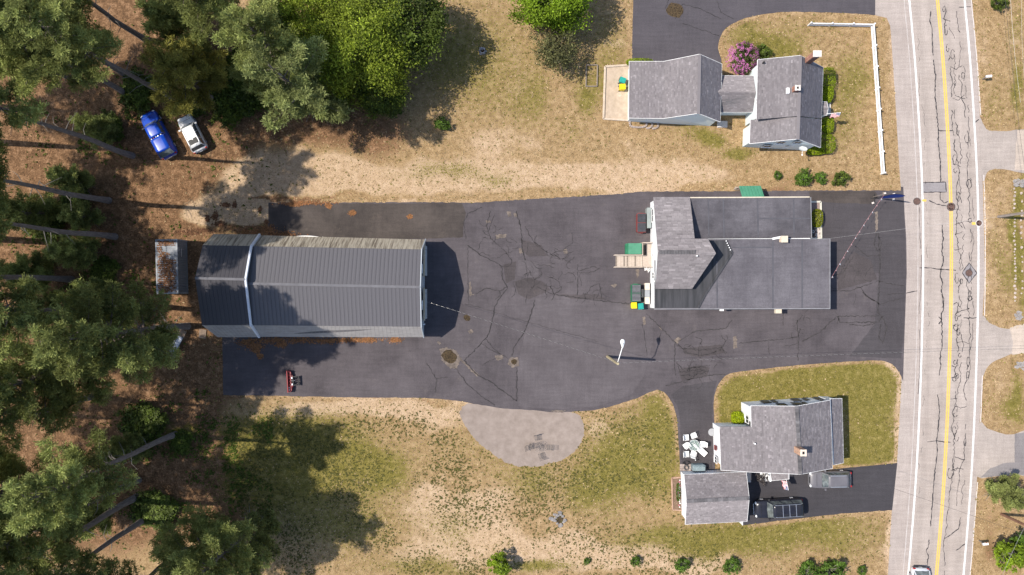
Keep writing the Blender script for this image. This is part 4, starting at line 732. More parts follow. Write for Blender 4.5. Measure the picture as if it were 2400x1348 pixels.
# ------------------------------------------------------------------ garage
hg = thing('garage', 'white garage with grey shingle gable roof and dark ridge beside the black car', 'garage', (*P(1680, 1170)[:2], 0))
gable(hg, [P(1603, 1112.5, 2.6), P(1609, 1176, 3.8), P(1606, 1229, 2.7)], [P(1749, 1106.5, 2.6), P(1756, 1168, 3.8), P(1751, 1222, 2.7)], m_siding_white, .22, .28, seed=51, course=.20)
rcap = MB(); a, b_ = P(1609, 1175, 3.83), P(1756, 1168, 3.83); n = 24
for k in range(n): v = random.uniform(.75, 1.3); rcap.bar(a.lerp(b_, k / n) + Vector((0, 0, .01 * (k % 2))), a.lerp(b_, (k + .97) / n), .38, .045, col=(v, v, v))
part('ridge_cap', rcap, m_shb, hg, world_space=True, color=True)
q = P(1756, 1168, 3.8); m = MB(); m.box((q.x - .22, P(0, 1190).y, 1.1), (.06, 2.6, 2.2)); dd = part('door', m, m_trim, hg, world_space=True); m = MB(); m.box((q.x - .17, P(0, 1190).y, .8), (.05, .3, .06)); part('handle', m, m_flue, dd, world_space=True)
window(hg, P(1603, 1170, 2).x + .2, P(0, 1196, 1.5).y, 1.5, .7, .9, 'W')
# ------------------------------------------------------------------ vehicles
m_tyre = M('tyre_rubber', (0.018, 0.018, 0.019), (0.03, 0.03, 0.031), 6, .85); m_rim = M('alloy_rim', (0.5, 0.5, 0.52), (0.6, 0.6, 0.62), 5, .3, metal=.8); m_autoglass = M('car_glass', (0.05, 0.058, 0.06), (0.17, 0.19, 0.185), 2.0, .06, spec=.5); m_chrome = M('bright_metal', (0.66, 0.66, 0.67), (0.76, 0.76, 0.78), 3, .25, metal=.7)  # car glass colour is lightened to stand in for mirrored sky
m_black = M('black_plastic', (0.02, 0.02, 0.021), (0.035, 0.035, 0.036), 6, .55); m_red = M('tail_light_red', (0.30, 0.012, 0.012), (0.42, 0.02, 0.02), 6, .2); m_amber = M('amber_lens', (0.6, 0.18, 0.03), (0.7, 0.25, 0.05), 6, .2); m_lens = M('lamp_lens', (0.7, 0.71, 0.72), (0.8, 0.81, 0.82), 6, .12, spec=.7)
def loft(secs):
    m = MB(); n = len(secs[0]); m.add([p for s in secs for p in s], [(i * n + k, i * n + k + 1, (i + 1) * n + k + 1, (i + 1) * n + k) for i in range(len(secs) - 1) for k in range(n - 1)] + [tuple(range(n))[::-1], tuple((len(secs) - 1) * n + k for k in range(n))]); return m
def car(name, label, cat, px, py, head, L, W, Ht, paint, belt=1.0, cowl=.27, wt=.36, rb=.93, rt=.88, cap=None, rails=None, cross=0, sunroof=None, roofpaint=None, zref=.8, ribs=0, group=None, glass=m_autoglass):
    """head: heading of the bonnet, degrees anticlockwise from photo-right."""
    c = P(px, py, zref); t = thing(name, label, cat, (c.x, c.y, .022), R(head), group); hw = W / 2; X = lambda s: L / 2 - s * L
    st = [(0, .70, .62, .40), (.012, .82, .70, .30), (.04, .91, .80, .24), (.10, .97, .90, .22), (.2, 1, .97, .22), (cowl, 1, 1.02, .22), (.5, 1, 1.03, .22), (.78, 1, 1.04, .22), (.90, .99, 1.03, .24), (.96, .94, 1.0, .28), (.99, .85, .92, .34), (1, .74, .7, .42)]
    secs = []
    for s, w, tz, bz in st:
        y = hw * w; z = belt * tz; secs.append([(X(s), -y * .93, bz), (X(s), -y, bz + .14), (X(s), -y, z * .72), (X(s), -y * .975, z * .90), (X(s), -y * .90, z * .985), (X(s), -y * .5, z + .025), (X(s), 0, z + .035), (X(s), y * .5, z + .025), (X(s), y * .90, z * .985), (X(s), y * .975, z * .90), (X(s), y, z * .72), (X(s), y, bz + .14), (X(s), y * .93, bz)])
    part('body', loft(secs), paint, t, True)
    def house(s0, s1, s2, s3, z0, z1, wb, wt_, nm, mt, roofmt, pill):
        b0, b1, t0, t1 = X(s0), X(s3), X(s1), X(s2); pts = [(b0, -wb, z0), (b0, wb, z0), (b1, wb, z0), (b1, -wb, z0), (t0, -wt_, z1), (t0, wt_, z1), (t1, wt_, z1), (t1, -wt_, z1)]
        bow = .10; m = MB(); m.add(pts + [(b0 + bow, 0, z0), (t0 + bow * .7, 0, z1 + .02), (b1 - bow * .6, 0, z0), (t1 - bow * .4, 0, z1 + .02)], [(0, 8, 9, 4), (8, 1, 5, 9), (1, 2, 6, 5), (3, 0, 4, 7), (2, 10, 11, 6), (10, 3, 7, 11), (4, 9, 11, 7), (9, 5, 6, 11)]); part(nm, m, mt, t)
        rs = []
        for i in range(9):
            f = i / 8; x = t0 + .05 + (t1 - t0 - .10) * f; w_ = wt_ * (.90 + .12 * math.sin(math.pi * min(1, max(0, f)) ** .6) if i in (0, 8) else 1.02); zz = z1 + .03 * math.sin(math.pi * f) + .012
            rs.append([(x, -w_, zz - .03), (x, -w_ * .96, zz + .025), (x, -w_ * .5, zz + .05), (x, 0, zz + .058), (x, w_ * .5, zz + .05), (x, w_ * .96, zz + .025), (x, w_, zz - .03)])
        part('roof', loft(rs), roofmt, t, True)
        if pill:
            for i, j in ((0, 4), (1, 5), (2, 6), (3, 7)): m = MB(); m.bar(pts[i], pts[j], .09, .05); part('pillar', m, roofmt, t)
            for sg in (-1, 1):
                for f in (.36, .68): a = Vector((b0 + (b1 - b0) * (f - .02), sg * wb, z0)); e = Vector((t0 + (t1 - t0) * f, sg * wt_, z1)); m = MB(); m.bar(a, e, .07, .03); part('pillar', m, roofmt, t)
    z1 = Ht - .06
    house(cowl, wt, rt, rb, belt * 1.0, z1, hw * .91, hw * .74, 'window_glass', glass, roofpaint or paint, True)
    if cap: house(*cap, belt * 1.0, z1 - .02, hw * .93, hw * .80, 'cap_shell', paint, paint, False)
    for sx in (.175, .80):
        for sg in (-1, 1):
            r = .36 if Ht > 1.7 else .33; w = link('wheel', None, t, (X(sx), sg * (hw - .12), r)); m = MB(); m.tube([(0, -.12, 0), (0, -.105, 0), (0, .105, 0), (0, .12, 0)], [r * .9, r, r, r * .9], 20); part('tyre', m, m_tyre, w, True)
            m = MB(); m.tube([(0, -.128, 0), (0, .128, 0)], r * .62, 14)
            for k in range(5): a = k * 1.2566; m.bar((0, sg * .13, 0), (r * .58 * math.cos(a), sg * .13, r * .58 * math.sin(a)), .05, .02)
            part('rim', m, m_rim, w)
    for sg in (-1, 1):
        m = MB(); m.ball((X(.035), sg * hw * .72, belt * .72), .16, (.9, 1.1, .55), 10, 6); part('headlight', m, m_lens, t, True); m = MB(); m.box((X(.985), sg * hw * .78, belt * .78), (.12, .22, .3)); part('tail_light', m, m_red, t)
        m = MB(); m.box((X(wt - .045), sg * (hw + .10), belt + .08), (.16, .22, .16)); part('mirror', m, m_black if Ht > 1.8 else paint, t)
    m = MB(); m.bar((X(.004), -hw * .62, .5), (X(.004), hw * .62, .5), .14, .22); m.bar((X(-.006), -hw * .3, .52), (X(-.006), hw * .3, .52), .05, .12); part('front_bumper', m, m_chrome if Ht > 1.75 else paint, t); m = MB(); m.bar((X(1.0), -hw * .72, .52), (X(1.0), hw * .72, .52), .18, .2); part('rear_bumper', m, m_chrome if cap else m_black, t)
    m = MB(); m.bar((X(.006), -hw * .36, .70), (X(.006), hw * .36, .70), .06, .14); part('grille', m, m_black, t)
    if rails:
        for sg in (-1, 1): m = MB(); a, b_ = X(wt + .04), X(rt - .03); m.tube([(a, sg * hw * .66, z1 + .03), (a - .12, sg * hw * .66, z1 + .12), (b_ + .12, sg * hw * .66, z1 + .12), (b_, sg * hw * .66, z1 + .03)], .028, 6); part('roof_rail', m, rails, t)
    for k in range(cross): x = X(wt + .12 + (rt - wt - .2) * (k + .5) / cross); m = MB(); m.bar((x, -hw * .7, z1 + .13), (x, hw * .7, z1 + .13), .06, .035); part('cross_bar', m, m_rim, t)
    for k in range(ribs): y = -hw * .55 + hw * 1.1 * k / (ribs - 1); m = MB(); m.bar((X(wt + .06), y, z1 + .075), (X(rt - .04), y, z1 + .075), .035, .03); part('roof_rib', m, m_black, t)
    if sunroof: a, b_ = X(sunroof[0]), X(sunroof[1]); m = MB(); m.box(((a + b_) / 2, 0, z1 + .07), (abs(a - b_), hw * 1.12, .05)); part('sunroof', m, m_black, t)
    m = MB(); m.box((X(cowl - .13), 0, belt * 1.0 + .02), (.02, hw * 1.5, .012)); m.box((X(cowl - .005), .1, belt * 1.03 + .01), (.05, hw * 1.2, .02)); part('wiper', m, m_black, t)
    m = MB(); m.box((X(1.012), 0, belt * .62), (.02, .42, .13)); part('number_plate', m, m_trim, t)
    return t
m_pblack = M('black_paint', (0.012, 0.013, 0.02), (0.02, 0.021, 0.03), 1, .22, spec=.25, coat=.12); m_pgrey = M('grey_paint', (0.115, 0.110, 0.122), (0.145, 0.139, 0.150), .8, .35, metal=0, spec=.3, coat=.15); m_pblue = M('bright_blue_paint', (0.005, 0.040, 0.33), (0.009, 0.065, 0.42), 1.2, .3, spec=.3, coat=.2); m_psilver = M('silver_paint', (0.66, 0.655, 0.65), (0.74, 0.735, 0.73), .8, .30, coat=.3); m_pwhite = M('pale_silver_paint', (0.6, 0.6, 0.62), (0.68, 0.68, 0.70), .8, .28, metal=.2, coat=.3)
car('parked_suv', 'long black car with roof ribs and cross bars beside the garage', 'car', 1826, 1192.5, 183.2, 5.35, 2.0, 1.9, m_pblack, 1.12, .25, .33, .97, .94, rails=m_rim, cross=3, ribs=9, zref=1.0)
car('parked_car', 'grey wagon with silver roof rails on the driveway by the white house', 'car', 1946.5, 1124.5, 180.8, 4.65, 1.86, 1.55, m_pgrey, .92, .29, .40, .96, .86, rails=m_chrome, zref=.8)
blue = car('parked_pickup', 'bright blue pickup with a matching blue bed cap under the pines', 'pickup', 370, 315, 118, 5.5, 1.95, 1.82, m_pblue, 1.10, .245, .335, .585, .565, cap=(.60, .61, .90, .985), zref=.9)
for i, (dx, c) in enumerate(((-.55, m_trim), (-.2, m_chrome), (.05, m_trim), (.35, m_red), (.6, m_trim))): m = MB(); m.box((-.52, dx, 1.74), (.12, .10, .06)); part('roof_marker', m, c, blue)
m = MB(); m.add([(-2.20, -.70, 1.79), (-2.20, .70, 1.79), (-2.72, .82, 1.20), (-2.72, -.82, 1.20)], [(3, 2, 1, 0)]); part('rear_window', m, m_autoglass, blue)
car('parked_suv', 'silver car with a dark rear sunroof beside the blue pickup', 'car', 450, 313, 117, 4.3, 1.78, 1.66, m_psilver, 1.0, .27, .37, .95, .90, rails=m_rim, sunroof=(.70, .84), zref=.8)
pc = car('passing_car', 'pale silver car cut by the bottom edge in the left lane', 'car', 2157, 1381, 268, 4.7, 1.9, 1.5, m_pwhite, .95, .28, .38, .95, .80, zref=.8)
for i, (y, c) in enumerate(((-.45, m_amber), (-.12, m_trim), (.14, m_trim), (.42, m_amber))): m = MB(); m.box((-1.55, y, 1.24), (.16, .2, .10)); part('warning_lamp', m, c, pc)

# snow plough left on the lot
m_plow = M('plough_red', (0.20, 0.012, 0.018), (0.30, 0.03, 0.035), 3, .4, spec=.5)
c = P(676, 893); pl = thing('snow_plough', 'red snow plough blade with its black push frame standing on the asphalt', 'plough', (c.x, c.y, .016), R(3.5)); m = MB(); arc = [(-.02 + .28 * (1 - math.sin(a)), .42 - .42 * math.cos(a)) for a in np.linspace(.0, 2.6, 9)]
vs = [(x, y, z + .05) for y in (-1.22, 1.22) for x, z in arc] + [(x + .05, y, z + .05) for y in (-1.22, 1.22) for x, z in arc]; n = 9
m.add(vs, [(i, i + 1, n + i + 1, n + i) for i in range(n - 1)] + [(2 * n + i, 3 * n + i, 3 * n + i + 1, 2 * n + i + 1) for i in range(n - 1)] + [(n - 1, 3 * n - 1, 4 * n - 1, 2 * n - 1)]); part('blade', m, m_plow, pl)
for y in np.linspace(-1.1, 1.1, 7): m = MB(); m.bar((.2, y, .1), (.35, y, .75), .06, .1); part('blade_rib', m, m_plow, pl)
m = MB(); m.bar((.40, -1.05, .45), (.40, 1.1, .45), .12); m.bar((.42, -1.0, .3), (.66, -.1, .4), .1); m.bar((.42, 1.0, .3), (.66, .15, .4), .1); part('quadrant', m, m_plow, pl)
m = MB(); m.bar((.5, -.5, .3), (1.25, -.42, .3), .1); m.bar((.5, .5, .3), (1.25, .42, .3), .1); m.bar((1.25, -.55, .35), (1.25, .55, .35), .12); m.bar((.8, -.2, .3), (.8, -.2, .95), .1); m.bar((.8, .3, .3), (.8, .3, .95), .1); m.bar((.8, -.35, .95), (.8, .45, .95), .1); part('push_frame', m, m_black, pl); m = MB(); m.tube([(.5, .05, .5), (.95, .08, .75)], .05, 8); part('ram', m, m_chrome, pl)
for y in (-.3, .42): m = MB(); m.box((.72, y, 1.0), (.14, .2, .16)); part('headlight', m, m_lens, pl)
for y in (-.7, -.95): m = MB(); m.box((.22, y, .55), (.1, .14, .1)); part('bracket', m, m_trim, pl)

# ------------------------------------------------------------------ shipping container with needle litter on top
m_cont = M('container_grey', (0.19, 0.20, 0.215), (0.32, 0.33, 0.345), 1.3, .8); m_contd = M('container_side', (0.17, 0.18, 0.20), (0.23, 0.24, 0.26), 1.3, .55); m_needle = M('fallen_needles', (0.17, 0.075, 0.033), (0.30, 0.15, 0.07), 4, .95, attr=True)
A, B_, D_ = P(363.5, 561, 2.59), P(415, 560.5, 2.59), P(366.5, 689.5, 2.59); cc = (B_ + D_) / 2; Wd, Ln = (B_ - A).length, (D_ - A).length
ct = thing('shipping_container', 'grey shipping container with brown needles heaped on its ribbed roof', 'container', (cc.x, cc.y, 0), math.atan2((A - D_).y, (A - D_).x) - math.pi / 2)
def corr(n, f, lo, hi):
    out = []
    for i in range(n):
        a = lo + (hi - lo) * i / n; s = (hi - lo) / n; out += [(a, 0), (a + s * .35, 0), (a + s * .5, f), (a + s * .85, f)]
    return out + [(hi, 0)]
m = MB(); pr = corr(24, .045, -Ln / 2 + .5, Ln / 2 - .5); m.add([(x, y, 2.53 + d) for x in (-Wd / 2 + .14, Wd / 2 - .14) for y, d in pr], [(i, i + 1, len(pr) + i + 1, len(pr) + i)[::-1] for i in range(len(pr) - 1)]); m.box((0, Ln / 2 - .29, 2.53), (Wd - .28, .42, .06)); m.box((0, -Ln / 2 + .29, 2.53), (Wd - .28, .42, .06)); part('roof', m, m_cont, ct)
for sg in (-1, 1):
    m = MB(); pr = corr(22, -.05, -Ln / 2 + .15, Ln / 2 - .15); m.add([(sg * (Wd / 2 - .01 + d), y, z) for z in (.15, 2.46) for y, d in pr], [(i, i + 1, len(pr) + i + 1, len(pr) + i)[::sg] for i in range(len(pr) - 1)]); part('side_panel', m, m_contd, ct)
    m = MB(); m.box((sg * (Wd / 2 - .07), 0, 2.52), (.14, Ln - .2, .12)); part('top_rail', m, m_cont, ct); m = MB(); m.box((sg * (Wd / 2 - .07), 0, .12), (.14, Ln - .2, .16)); part('bottom_rail', m, m_contd, ct); m = MB(); m.box((0, sg * (Ln / 2 - .05), 1.3), (Wd - .2, .06, 2.36)); part('end_panel', m, m_contd, ct)
    m = MB(); m.box((0, sg * (Ln / 2 - .06), 2.53), (Wd - .2, .12, .13)); part('header', m, m_cont, ct)
    for s2 in (-1, 1): m = MB(); m.box((sg * (Wd / 2 - .08), s2 * (Ln / 2 - .08), 1.3), (.165, .165, 2.61)); part('corner_post', m, m_cont, ct)
for y, w in ((1.9, .35), (1.55, .9)): m = MB(); m.box((Wd / 2 + .008, y, 2.2 if w < .5 else 1.6), (.012, w, .10 if w < .5 else .07)); part('marking', m, m_trim, ct)
def litter(name, n, inside, z, size, parent=None, mat=m_needle, lift=.05, tone=(.55, 1.5)):
    V = []; F = []; C = []
    for _ in range(n):
        p = inside()
        if p is None: continue
        a = random.uniform(0, 6.28); l = size * random.uniform(.5, 1.5); w = l * random.uniform(.35, .8); zz = z + random.uniform(0.004, lift); u = Vector((math.cos(a), math.sin(a), random.uniform(-.2, .2))); v = Vector((-math.sin(a), math.cos(a), random.uniform(-.2, .2))); k = len(V); c_ = Vector((p[0], p[1], zz))
        V += [c_ - u * l, c_ - v * w, c_ + u * l, c_ + v * w]; F.append((k, k + 1, k + 2, k + 3)); t_ = random.uniform(*tone); C.append((t_, t_ * random.uniform(.92, 1.08), t_))
    o = link(name, np_mesh(name, V, F, mat, np.array(C)), parent); o['kind'] = 'stuff'; return o
def on_roof():
    x, y = random.gauss(0, Wd * .24), random.uniform(-Ln / 2 + .2, Ln / 2 - .2)
    if abs(x) > Wd / 2 - .2 or (y > 1.6 and y < 2.3 and x > -.5) or (y > .8 and y < 1.9 and x > .1 + random.uniform(-.3, .3)): return None
    if (y + Ln / 2 - .5) * 24 / (Ln - 1) % 1 > .5 and random.random() < .45: return None
    return x, y
litter('roof_litter', 3600, on_roof, 2.545, .085, ct, lift=.06)

# ------------------------------------------------------------------ yard things by the shop
m_green = M('green_lid', (0.055, 0.20, 0.12), (0.075, 0.25, 0.155), 1.5, .55); m_greend = M('dark_green_steel', (0.02, 0.12, 0.06), (0.03, 0.16, 0.085), 2, .5); m_wood = M('weathered_board', (0.36, 0.29, 0.235), (0.50, 0.42, 0.35), 2.5, .85, stretch=(1, 7, 1)); m_wood2 = M('worn_dark_board', (0.20, 0.165, 0.135), (0.34, 0.28, 0.23), 3, .9, stretch=(1, 6, 1)); m_lid = M('black_ribbed_lid', (0.035, 0.036, 0.042), (0.055, 0.056, 0.064), 3, .5)
dk = thing('wooden_deck', 'weathered wooden deck and long ramp at the back door of the shop', 'deck', (*P(1490, 600)[:2], 0)); zd = .82
def wp(x, y, z): return P(x, y, z)
nP = 17
for k in range(nP):
    x0, x1 = 1443 + (1506 - 1443) * k / nP, 1443 + (1506 - 1443) * (k + .90) / nP; z0, z1 = .10 + (zd - .10) * k / nP, .10 + (zd - .10) * (k + .9) / nP
    m = MB(); m.slab([P(x0, 624.5, z0), P(x1, 624.5, z1), P(x1, 598, z1), P(x0, 598, z0)], .045); part('plank', m, m_wood if random.random() < .55 else m_wood2, dk, world_space=True)
for k in range(8): x0 = 1506.5 + k * 2.9; m = MB(); m.slab([P(x0, 624.5, zd), P(x0 + 2.7, 624.5, zd), P(x0 + 2.7, 569, zd), P(x0, 569, zd)] if k >= 3 else [P(x0, 624.5, zd), P(x0 + 2.7, 624.5, zd), P(x0 + 2.7, 598, zd), P(x0, 598, zd)], .045); part('plank', m, m_wood, dk, world_space=True)
for a, b_ in ((P(1440, 598, .95), P(1506, 598, 1.75)), (P(1440, 626, .95), P(1529, 626, 1.75)), (P(1506, 569, 1.75), P(1529, 569, 1.75)), (P(1506, 569, 1.75), P(1506, 598, 1.75))): m = MB(); m.bar(a, b_, .11, .05); part('handrail', m, m_wood, dk, world_space=True)
for x, y in ((1441, 598), (1472, 598), (1506, 598), (1441, 626), (1472, 626), (1506, 626), (1506, 569), (1528, 569), (1527, 626)): f = min(1, max(0, (x - 1441) / 65)); zt = .95 + .8 * f; q = P(x, y, zt); m = MB(); m.bar((q.x, q.y, 0), (q.x, q.y, zt), .09); part('post', m, m_wood, dk, world_space=True)
m = MB(); m.slab([P(1510, 596, .5), P(1513, 596, .5), P(1513, 571, .5), P(1510, 571, .5)], .05); m.slab([P(1506, 596, .25), P(1509, 596, .25), P(1509, 571, .25), P(1506, 571, .25)], .05); part('step', m, m_wood2, dk, world_space=True)
fl = tag(link('flower_pot', None, None, (*P(1517, 629)[:2], .012)), 'low pot of white flowers at the south side of the wooden deck', 'flower pot'); m = MB(); m.lathe((0, 0, 0), [(.22, 0), (.32, .3), (.34, .32)], 12); part('pot', m, m_wood2, fl); m = MB()
for k in range(40): a = random.uniform(0, 6.28); r_ = .42 * math.sqrt(random.random()); m.ball((r_ * math.cos(a), r_ * math.sin(a), .42 + random.uniform(-.1, .1)), .06, (1, 1, .6), 5, 3)
part('flower', m, m_trim, fl, kind='stuff')
def dumpster(name, label, pts, h, body, lid, nribs, ax):
    c = sum((Vector((*P(x, y, h)[:2], 0)) for x, y in pts), Vector()) / 4; t = thing(name, label, 'dumpster', (c.x, c.y, .014)); q = [P(x, y, h) - Vector((c.x, c.y, .014)) for x, y in pts]; w, d = abs(q[1].x - q[0].x), abs(q[2].y - q[1].y)
    m = MB(); m.box((0, 0, h * .46), (w * .92, d * .94, h * .84), taper=1.06); part('bin_body', m, body, t); m = MB(); m.box((0, 0, h * .86), (w * 1.03, d * 1.02, .08)); part('rim', m, body, t)
    for s in (-1, 1):
        m = MB(); m.box((0, s * d * .25, h * .95), (w * .97, d * .47, .05)); l = part('lid', m, lid, t); m = MB()
        for k in range(nribs):
            f = -.5 + (k + .5) / nribs
            if ax == 'x': m.box((0, s * d * .25 + f * d * .44, h * .95 + .045), (w * .93, .035, .04))
            else: m.box((f * w * .9, s * d * .25, h * .95 + .045), (.035, d * .42, .04))
        part('lid_rib', m, M('rib_grey', (0.22, 0.22, 0.23), (0.3, 0.3, 0.31), 3, .5) if nribs > 3 else lid, l)
        m = MB(); m.box((0, s * (d / 2 + .05), h * .5), (w * .5, .09, .14)); part('fork_pocket', m, body, t)
    for sx in (-1, 1):
        for sy in (-1, 1): m = MB(); m.tube([(sx * w * .38 - .03, sy * d * .4, .08), (sx * w * .38 + .03, sy * d * .4, .08)], .08, 8); part('wheel', m, m_black, t)
    return t
dumpster('dumpster', 'dark red dumpster with flat black lid against the shop wall', [(1494, 500), (1514, 500), (1514, 544), (1494, 544)], 1.3, M('dumpster_red', (0.17, 0.03, 0.03), (0.24, 0.06, 0.055), 2, .6), m_lid, 2, 'x')
dumpster('dumpster', 'green dumpster with black ribbed lids beside the yellow bin', [(1481, 667), (1502, 667), (1502, 707), (1481, 707)], 1.35, m_greend, m_lid, 6, 'x')
q = P(1486, 583, 1.9); gs = thing('green_shelter', 'small green metal roofed shelter tucked beside the wooden deck', 'shelter', (q.x, q.y, .014)); w, d = 1.66, 1.2
m = MB(); m.box((0, 0, .75), (w * .9, d * .94, 1.5)); part('wall', m, m_greend, gs); m = MB(); m.slab([(-w / 2 + .22, -d / 2, 1.86), (w / 2, -d / 2, 1.92), (w / 2, d / 2, 1.92), (-w / 2 + .22, d / 2, 1.86)], .05); part('roof', m, m_green, gs); m = MB(); m.slab([(-w / 2 - .06, -d / 2 + .03, 1.5), (-w / 2 + .22, -d / 2, 1.86), (-w / 2 + .22, d / 2, 1.86), (-w / 2 - .06, d / 2 - .03, 1.5)], .05); part('front_flap', m, m_greend, gs)
for k in range(6): y = -d / 2 + d * (k + .5) / 6; m = MB(); m.bar((-w / 2 + .22, y, 1.88), (w / 2, y, 1.94), .03, .04); part('roof_rib', m, m_green, gs)
q = P(1762, 449, 2.0); gr2 = thing('green_awning', 'green metal lean-to roof on the north wall of the shop', 'awning', (q.x, q.y, 0)); a = [P(1732, 436, 1.9), P(1783, 435.5, 1.9), P(1792, 463, 2.45), P(1740, 463, 2.45)]
m = MB(); m.slab(a, .05); part('roof', m, m_green, gr2, world_space=True)
for k in range(7): u = (k + .5) / 7; m = MB(); m.bar(a[0].lerp(a[1], u) + Vector((0, 0, .03)), a[3].lerp(a[2], u) + Vector((0, 0, .03)), .03, .035); part('roof_rib', m, m_green, gr2, world_space=True)
for k in (0, 1): m = MB(); z = a[k]; m.bar((z.x, z.y - .12, 0), (z.x, z.y - .12, 1.86), .09); part('post', m, m_wood2, gr2, world_space=True)
q = P(1730, 441, .6); lg = tag(link('log_end', None, None, (q.x, q.y, 0)), 'short brown log stump at the corner of the green lean-to roof', 'stump'); m = MB(); m.tube([(-.25, 0, .25), (.25, 0, .25)], .2, 10); part('trunk', m, m_wood2, lg)
def bin_(px, py, mt, label, rz):
    q = P(px, py, 1.0); t = thing('wheelie_bin', label, 'bin', (q.x, q.y, .014), rz, 'wheeled household bins'); m = MB(); m.box((0, 0, .48), (.50, .56, .9), taper=1.15); part('bin_body', m, mt, t); m = MB(); m.box((0, .0, .98), (.62, .70, .07), taper=.94); m.box((0, 0, 1.03), (.42, .5, .06), taper=.85); part('lid', m, mt, t); m = MB(); m.tube([(-.24, .38, .96), (.24, .38, .96)], .025, 6); part('handle', m, m_black, t)
    for s in (-1, 1): m = MB(); m.tube([(s * .24, .26, .12), (s * .29, .26, .12)], .12, 10); part('wheel', m, m_black, t)
m_byel = M('bin_yellow', (0.75, 0.56, 0.012), (0.82, 0.63, 0.02), 4, .4); m_btl = M('bin_teal', (0.015, 0.26, 0.22), (0.025, 0.31, 0.265), 4, .45)
bin_(1486.5, 716, m_byel, 'yellow wheeled bin in front of the green dumpster', .05); bin_(1502, 718, m_btl, 'teal wheeled bin against the shop corner by the green dumpster', .1); bin_(1459.5, 187.5, m_btl, 'teal wheeled bin on the concrete pad by the blue house', 1.2); bin_(1459, 203, m_byel, 'yellow wheeled bin on the concrete pad by the blue house', 1.6)
q = P(1517, 688, .8); tb = thing('storage_bench', 'tan storage bench with grey middle lid against the white shop wall', 'bench', (q.x, q.y, .014)); m_tanp = M('tan_plastic', (0.50, 0.42, 0.35), (0.60, 0.52, 0.44), 2, .6)
for y, mt in ((.78, m_tanp), (0, M('grey_lid', (0.24, 0.25, 0.26), (0.3, 0.31, 0.32), 2, .6)), (-.78, m_tanp)): m = MB(); m.box((0, y, .42), (.50, .74, .8)); m.box((0, y, .84), (.54, .76, .06)); part('box', m, mt, tb)
m = MB(); m.box((-.46, .02, .42), (.24, .92, .06)); m.box((-.46, -.36, .2), (.2, .06, .4)); m.box((-.46, .4, .2), (.2, .06, .4)); part('seat', m, m_tanp, tb)
q = P(1519, 514, .6); ub = tag(link('utility_cabinet', None, None, (q.x, q.y, .012)), 'grey green cabinet between the red dumpster and the shop wall', 'cabinet'); m = MB(); m.box((0, .1, .6), (.42, 2.2, 1.2)); m.box((0, .1, 1.22), (.48, 2.26, .05)); part('cabinet', m, M('cabinet_grey', (0.22, 0.25, 0.24), (0.28, 0.31, 0.3), 2, .6), ub)

# planter bed at the shop front
q = P(1911, 515); pb = thing('planter_bed', 'raised stone and gravel bed with pale timber kerb at the shop front', 'planter', (q.x, q.y, 0)); m_kerb = M('pale_timber', (0.46, 0.43, 0.36), (0.56, 0.53, 0.45), 3, .8)
a = [P(1900, 473, .35), P(1924, 473, .35), P(1925, 559, .35), P(1900, 559, .35)]
for i, j in ((0, 1), (1, 2), (2, 3)): m = MB(); m.bar(a[i] - Vector((0, 0, .17)), a[j] - Vector((0, 0, .17)), .2, .36); part('kerb', m, m_kerb, pb, world_space=True)
m = MB(); m.bar(P(1900, 534, .33), P(1924, 534, .33), .1, .2); part('kerb', m, m_kerb, pb, world_space=True); m = MB(); m.prism([z - Vector((0, 0, .12)) for z in a]); part('soil', m, M('pinkish_gravel', (0.20, 0.145, 0.13), (0.32, 0.25, 0.23), 9, .95, bump=.6), pb, world_space=True)
for k in range(34): x, y = random.uniform(1912, 1922), random.uniform(536, 557); q = P(x, y, .3); m = MB(); m.ball(q, random.uniform(.07, .15), (1, 1, .6), 6, 4, jit=.25); part('stone', m, M('pale_stone', (0.42, 0.37, 0.34), (0.58, 0.53, 0.5), 4, .9), pb, world_space=True)
q = P(1904.5, 543, .5); rd = thing('rooftop_fan', 'small black boxed fan beside the stones of the planter bed', 'fan', (q.x, q.y, .22)); m = MB(); m.box((0, 0, .15), (.4, 1.0, .3)); part('casing', m, m_black, rd); m = MB(); m.lathe((.03, 0, .30), [(.18, 0), (.18, .03), (.10, .04), (.09, .0)], 14); part('grille', m, M('fan_grey', (0.3, 0.3, 0.3), (0.4, 0.4, 0.4), 4, .5), rd)

# lamp post
b0 = P(1424, 836); lp = thing('street_lamp', 'wooden lamp post with long white arm and pale lamp head', 'street lamp', (b0.x, b0.y, .012)); m = MB(); m.tube([(0, 0, 0), (0.02, 0, 4), (.04, 0, 8.0)], [.17, .15, .13], 10); part('pole', m, M('pole_wood', (0.30, 0.25, 0.15), (0.44, 0.37, 0.24), 3, .85, stretch=(4, 4, .5)), lp)
hd = P(1459, 808, 7.9) - lp.location; m = MB(); m.tube([(.1, .05, 7.3), (.16, .5, 7.85), (hd.x, hd.y - .2, 7.9)], .045, 8); part('arm', m, m_lampw, lp)
m = MB(); secs = []
for k, (y, w, z) in enumerate(((-.38, .09, .07), (-.2, .12, .08), (0, .2, .12), (.2, .235, .13), (.36, .2, .12), (.46, .1, .08))): secs.append([(hd.x + w * math.cos(a), hd.y + y + .1, 7.92 + z * math.sin(a)) for a in np.linspace(0, 2 * math.pi, 11)])
m = loft(secs); part('lamp_head', m, m_lampw, lp, True); m = MB(); m.tube([(hd.x, hd.y + .1, 8.03), (hd.x, hd.y + .1, 8.13)], .05, 8); part('photocell', m, m_black, lp)
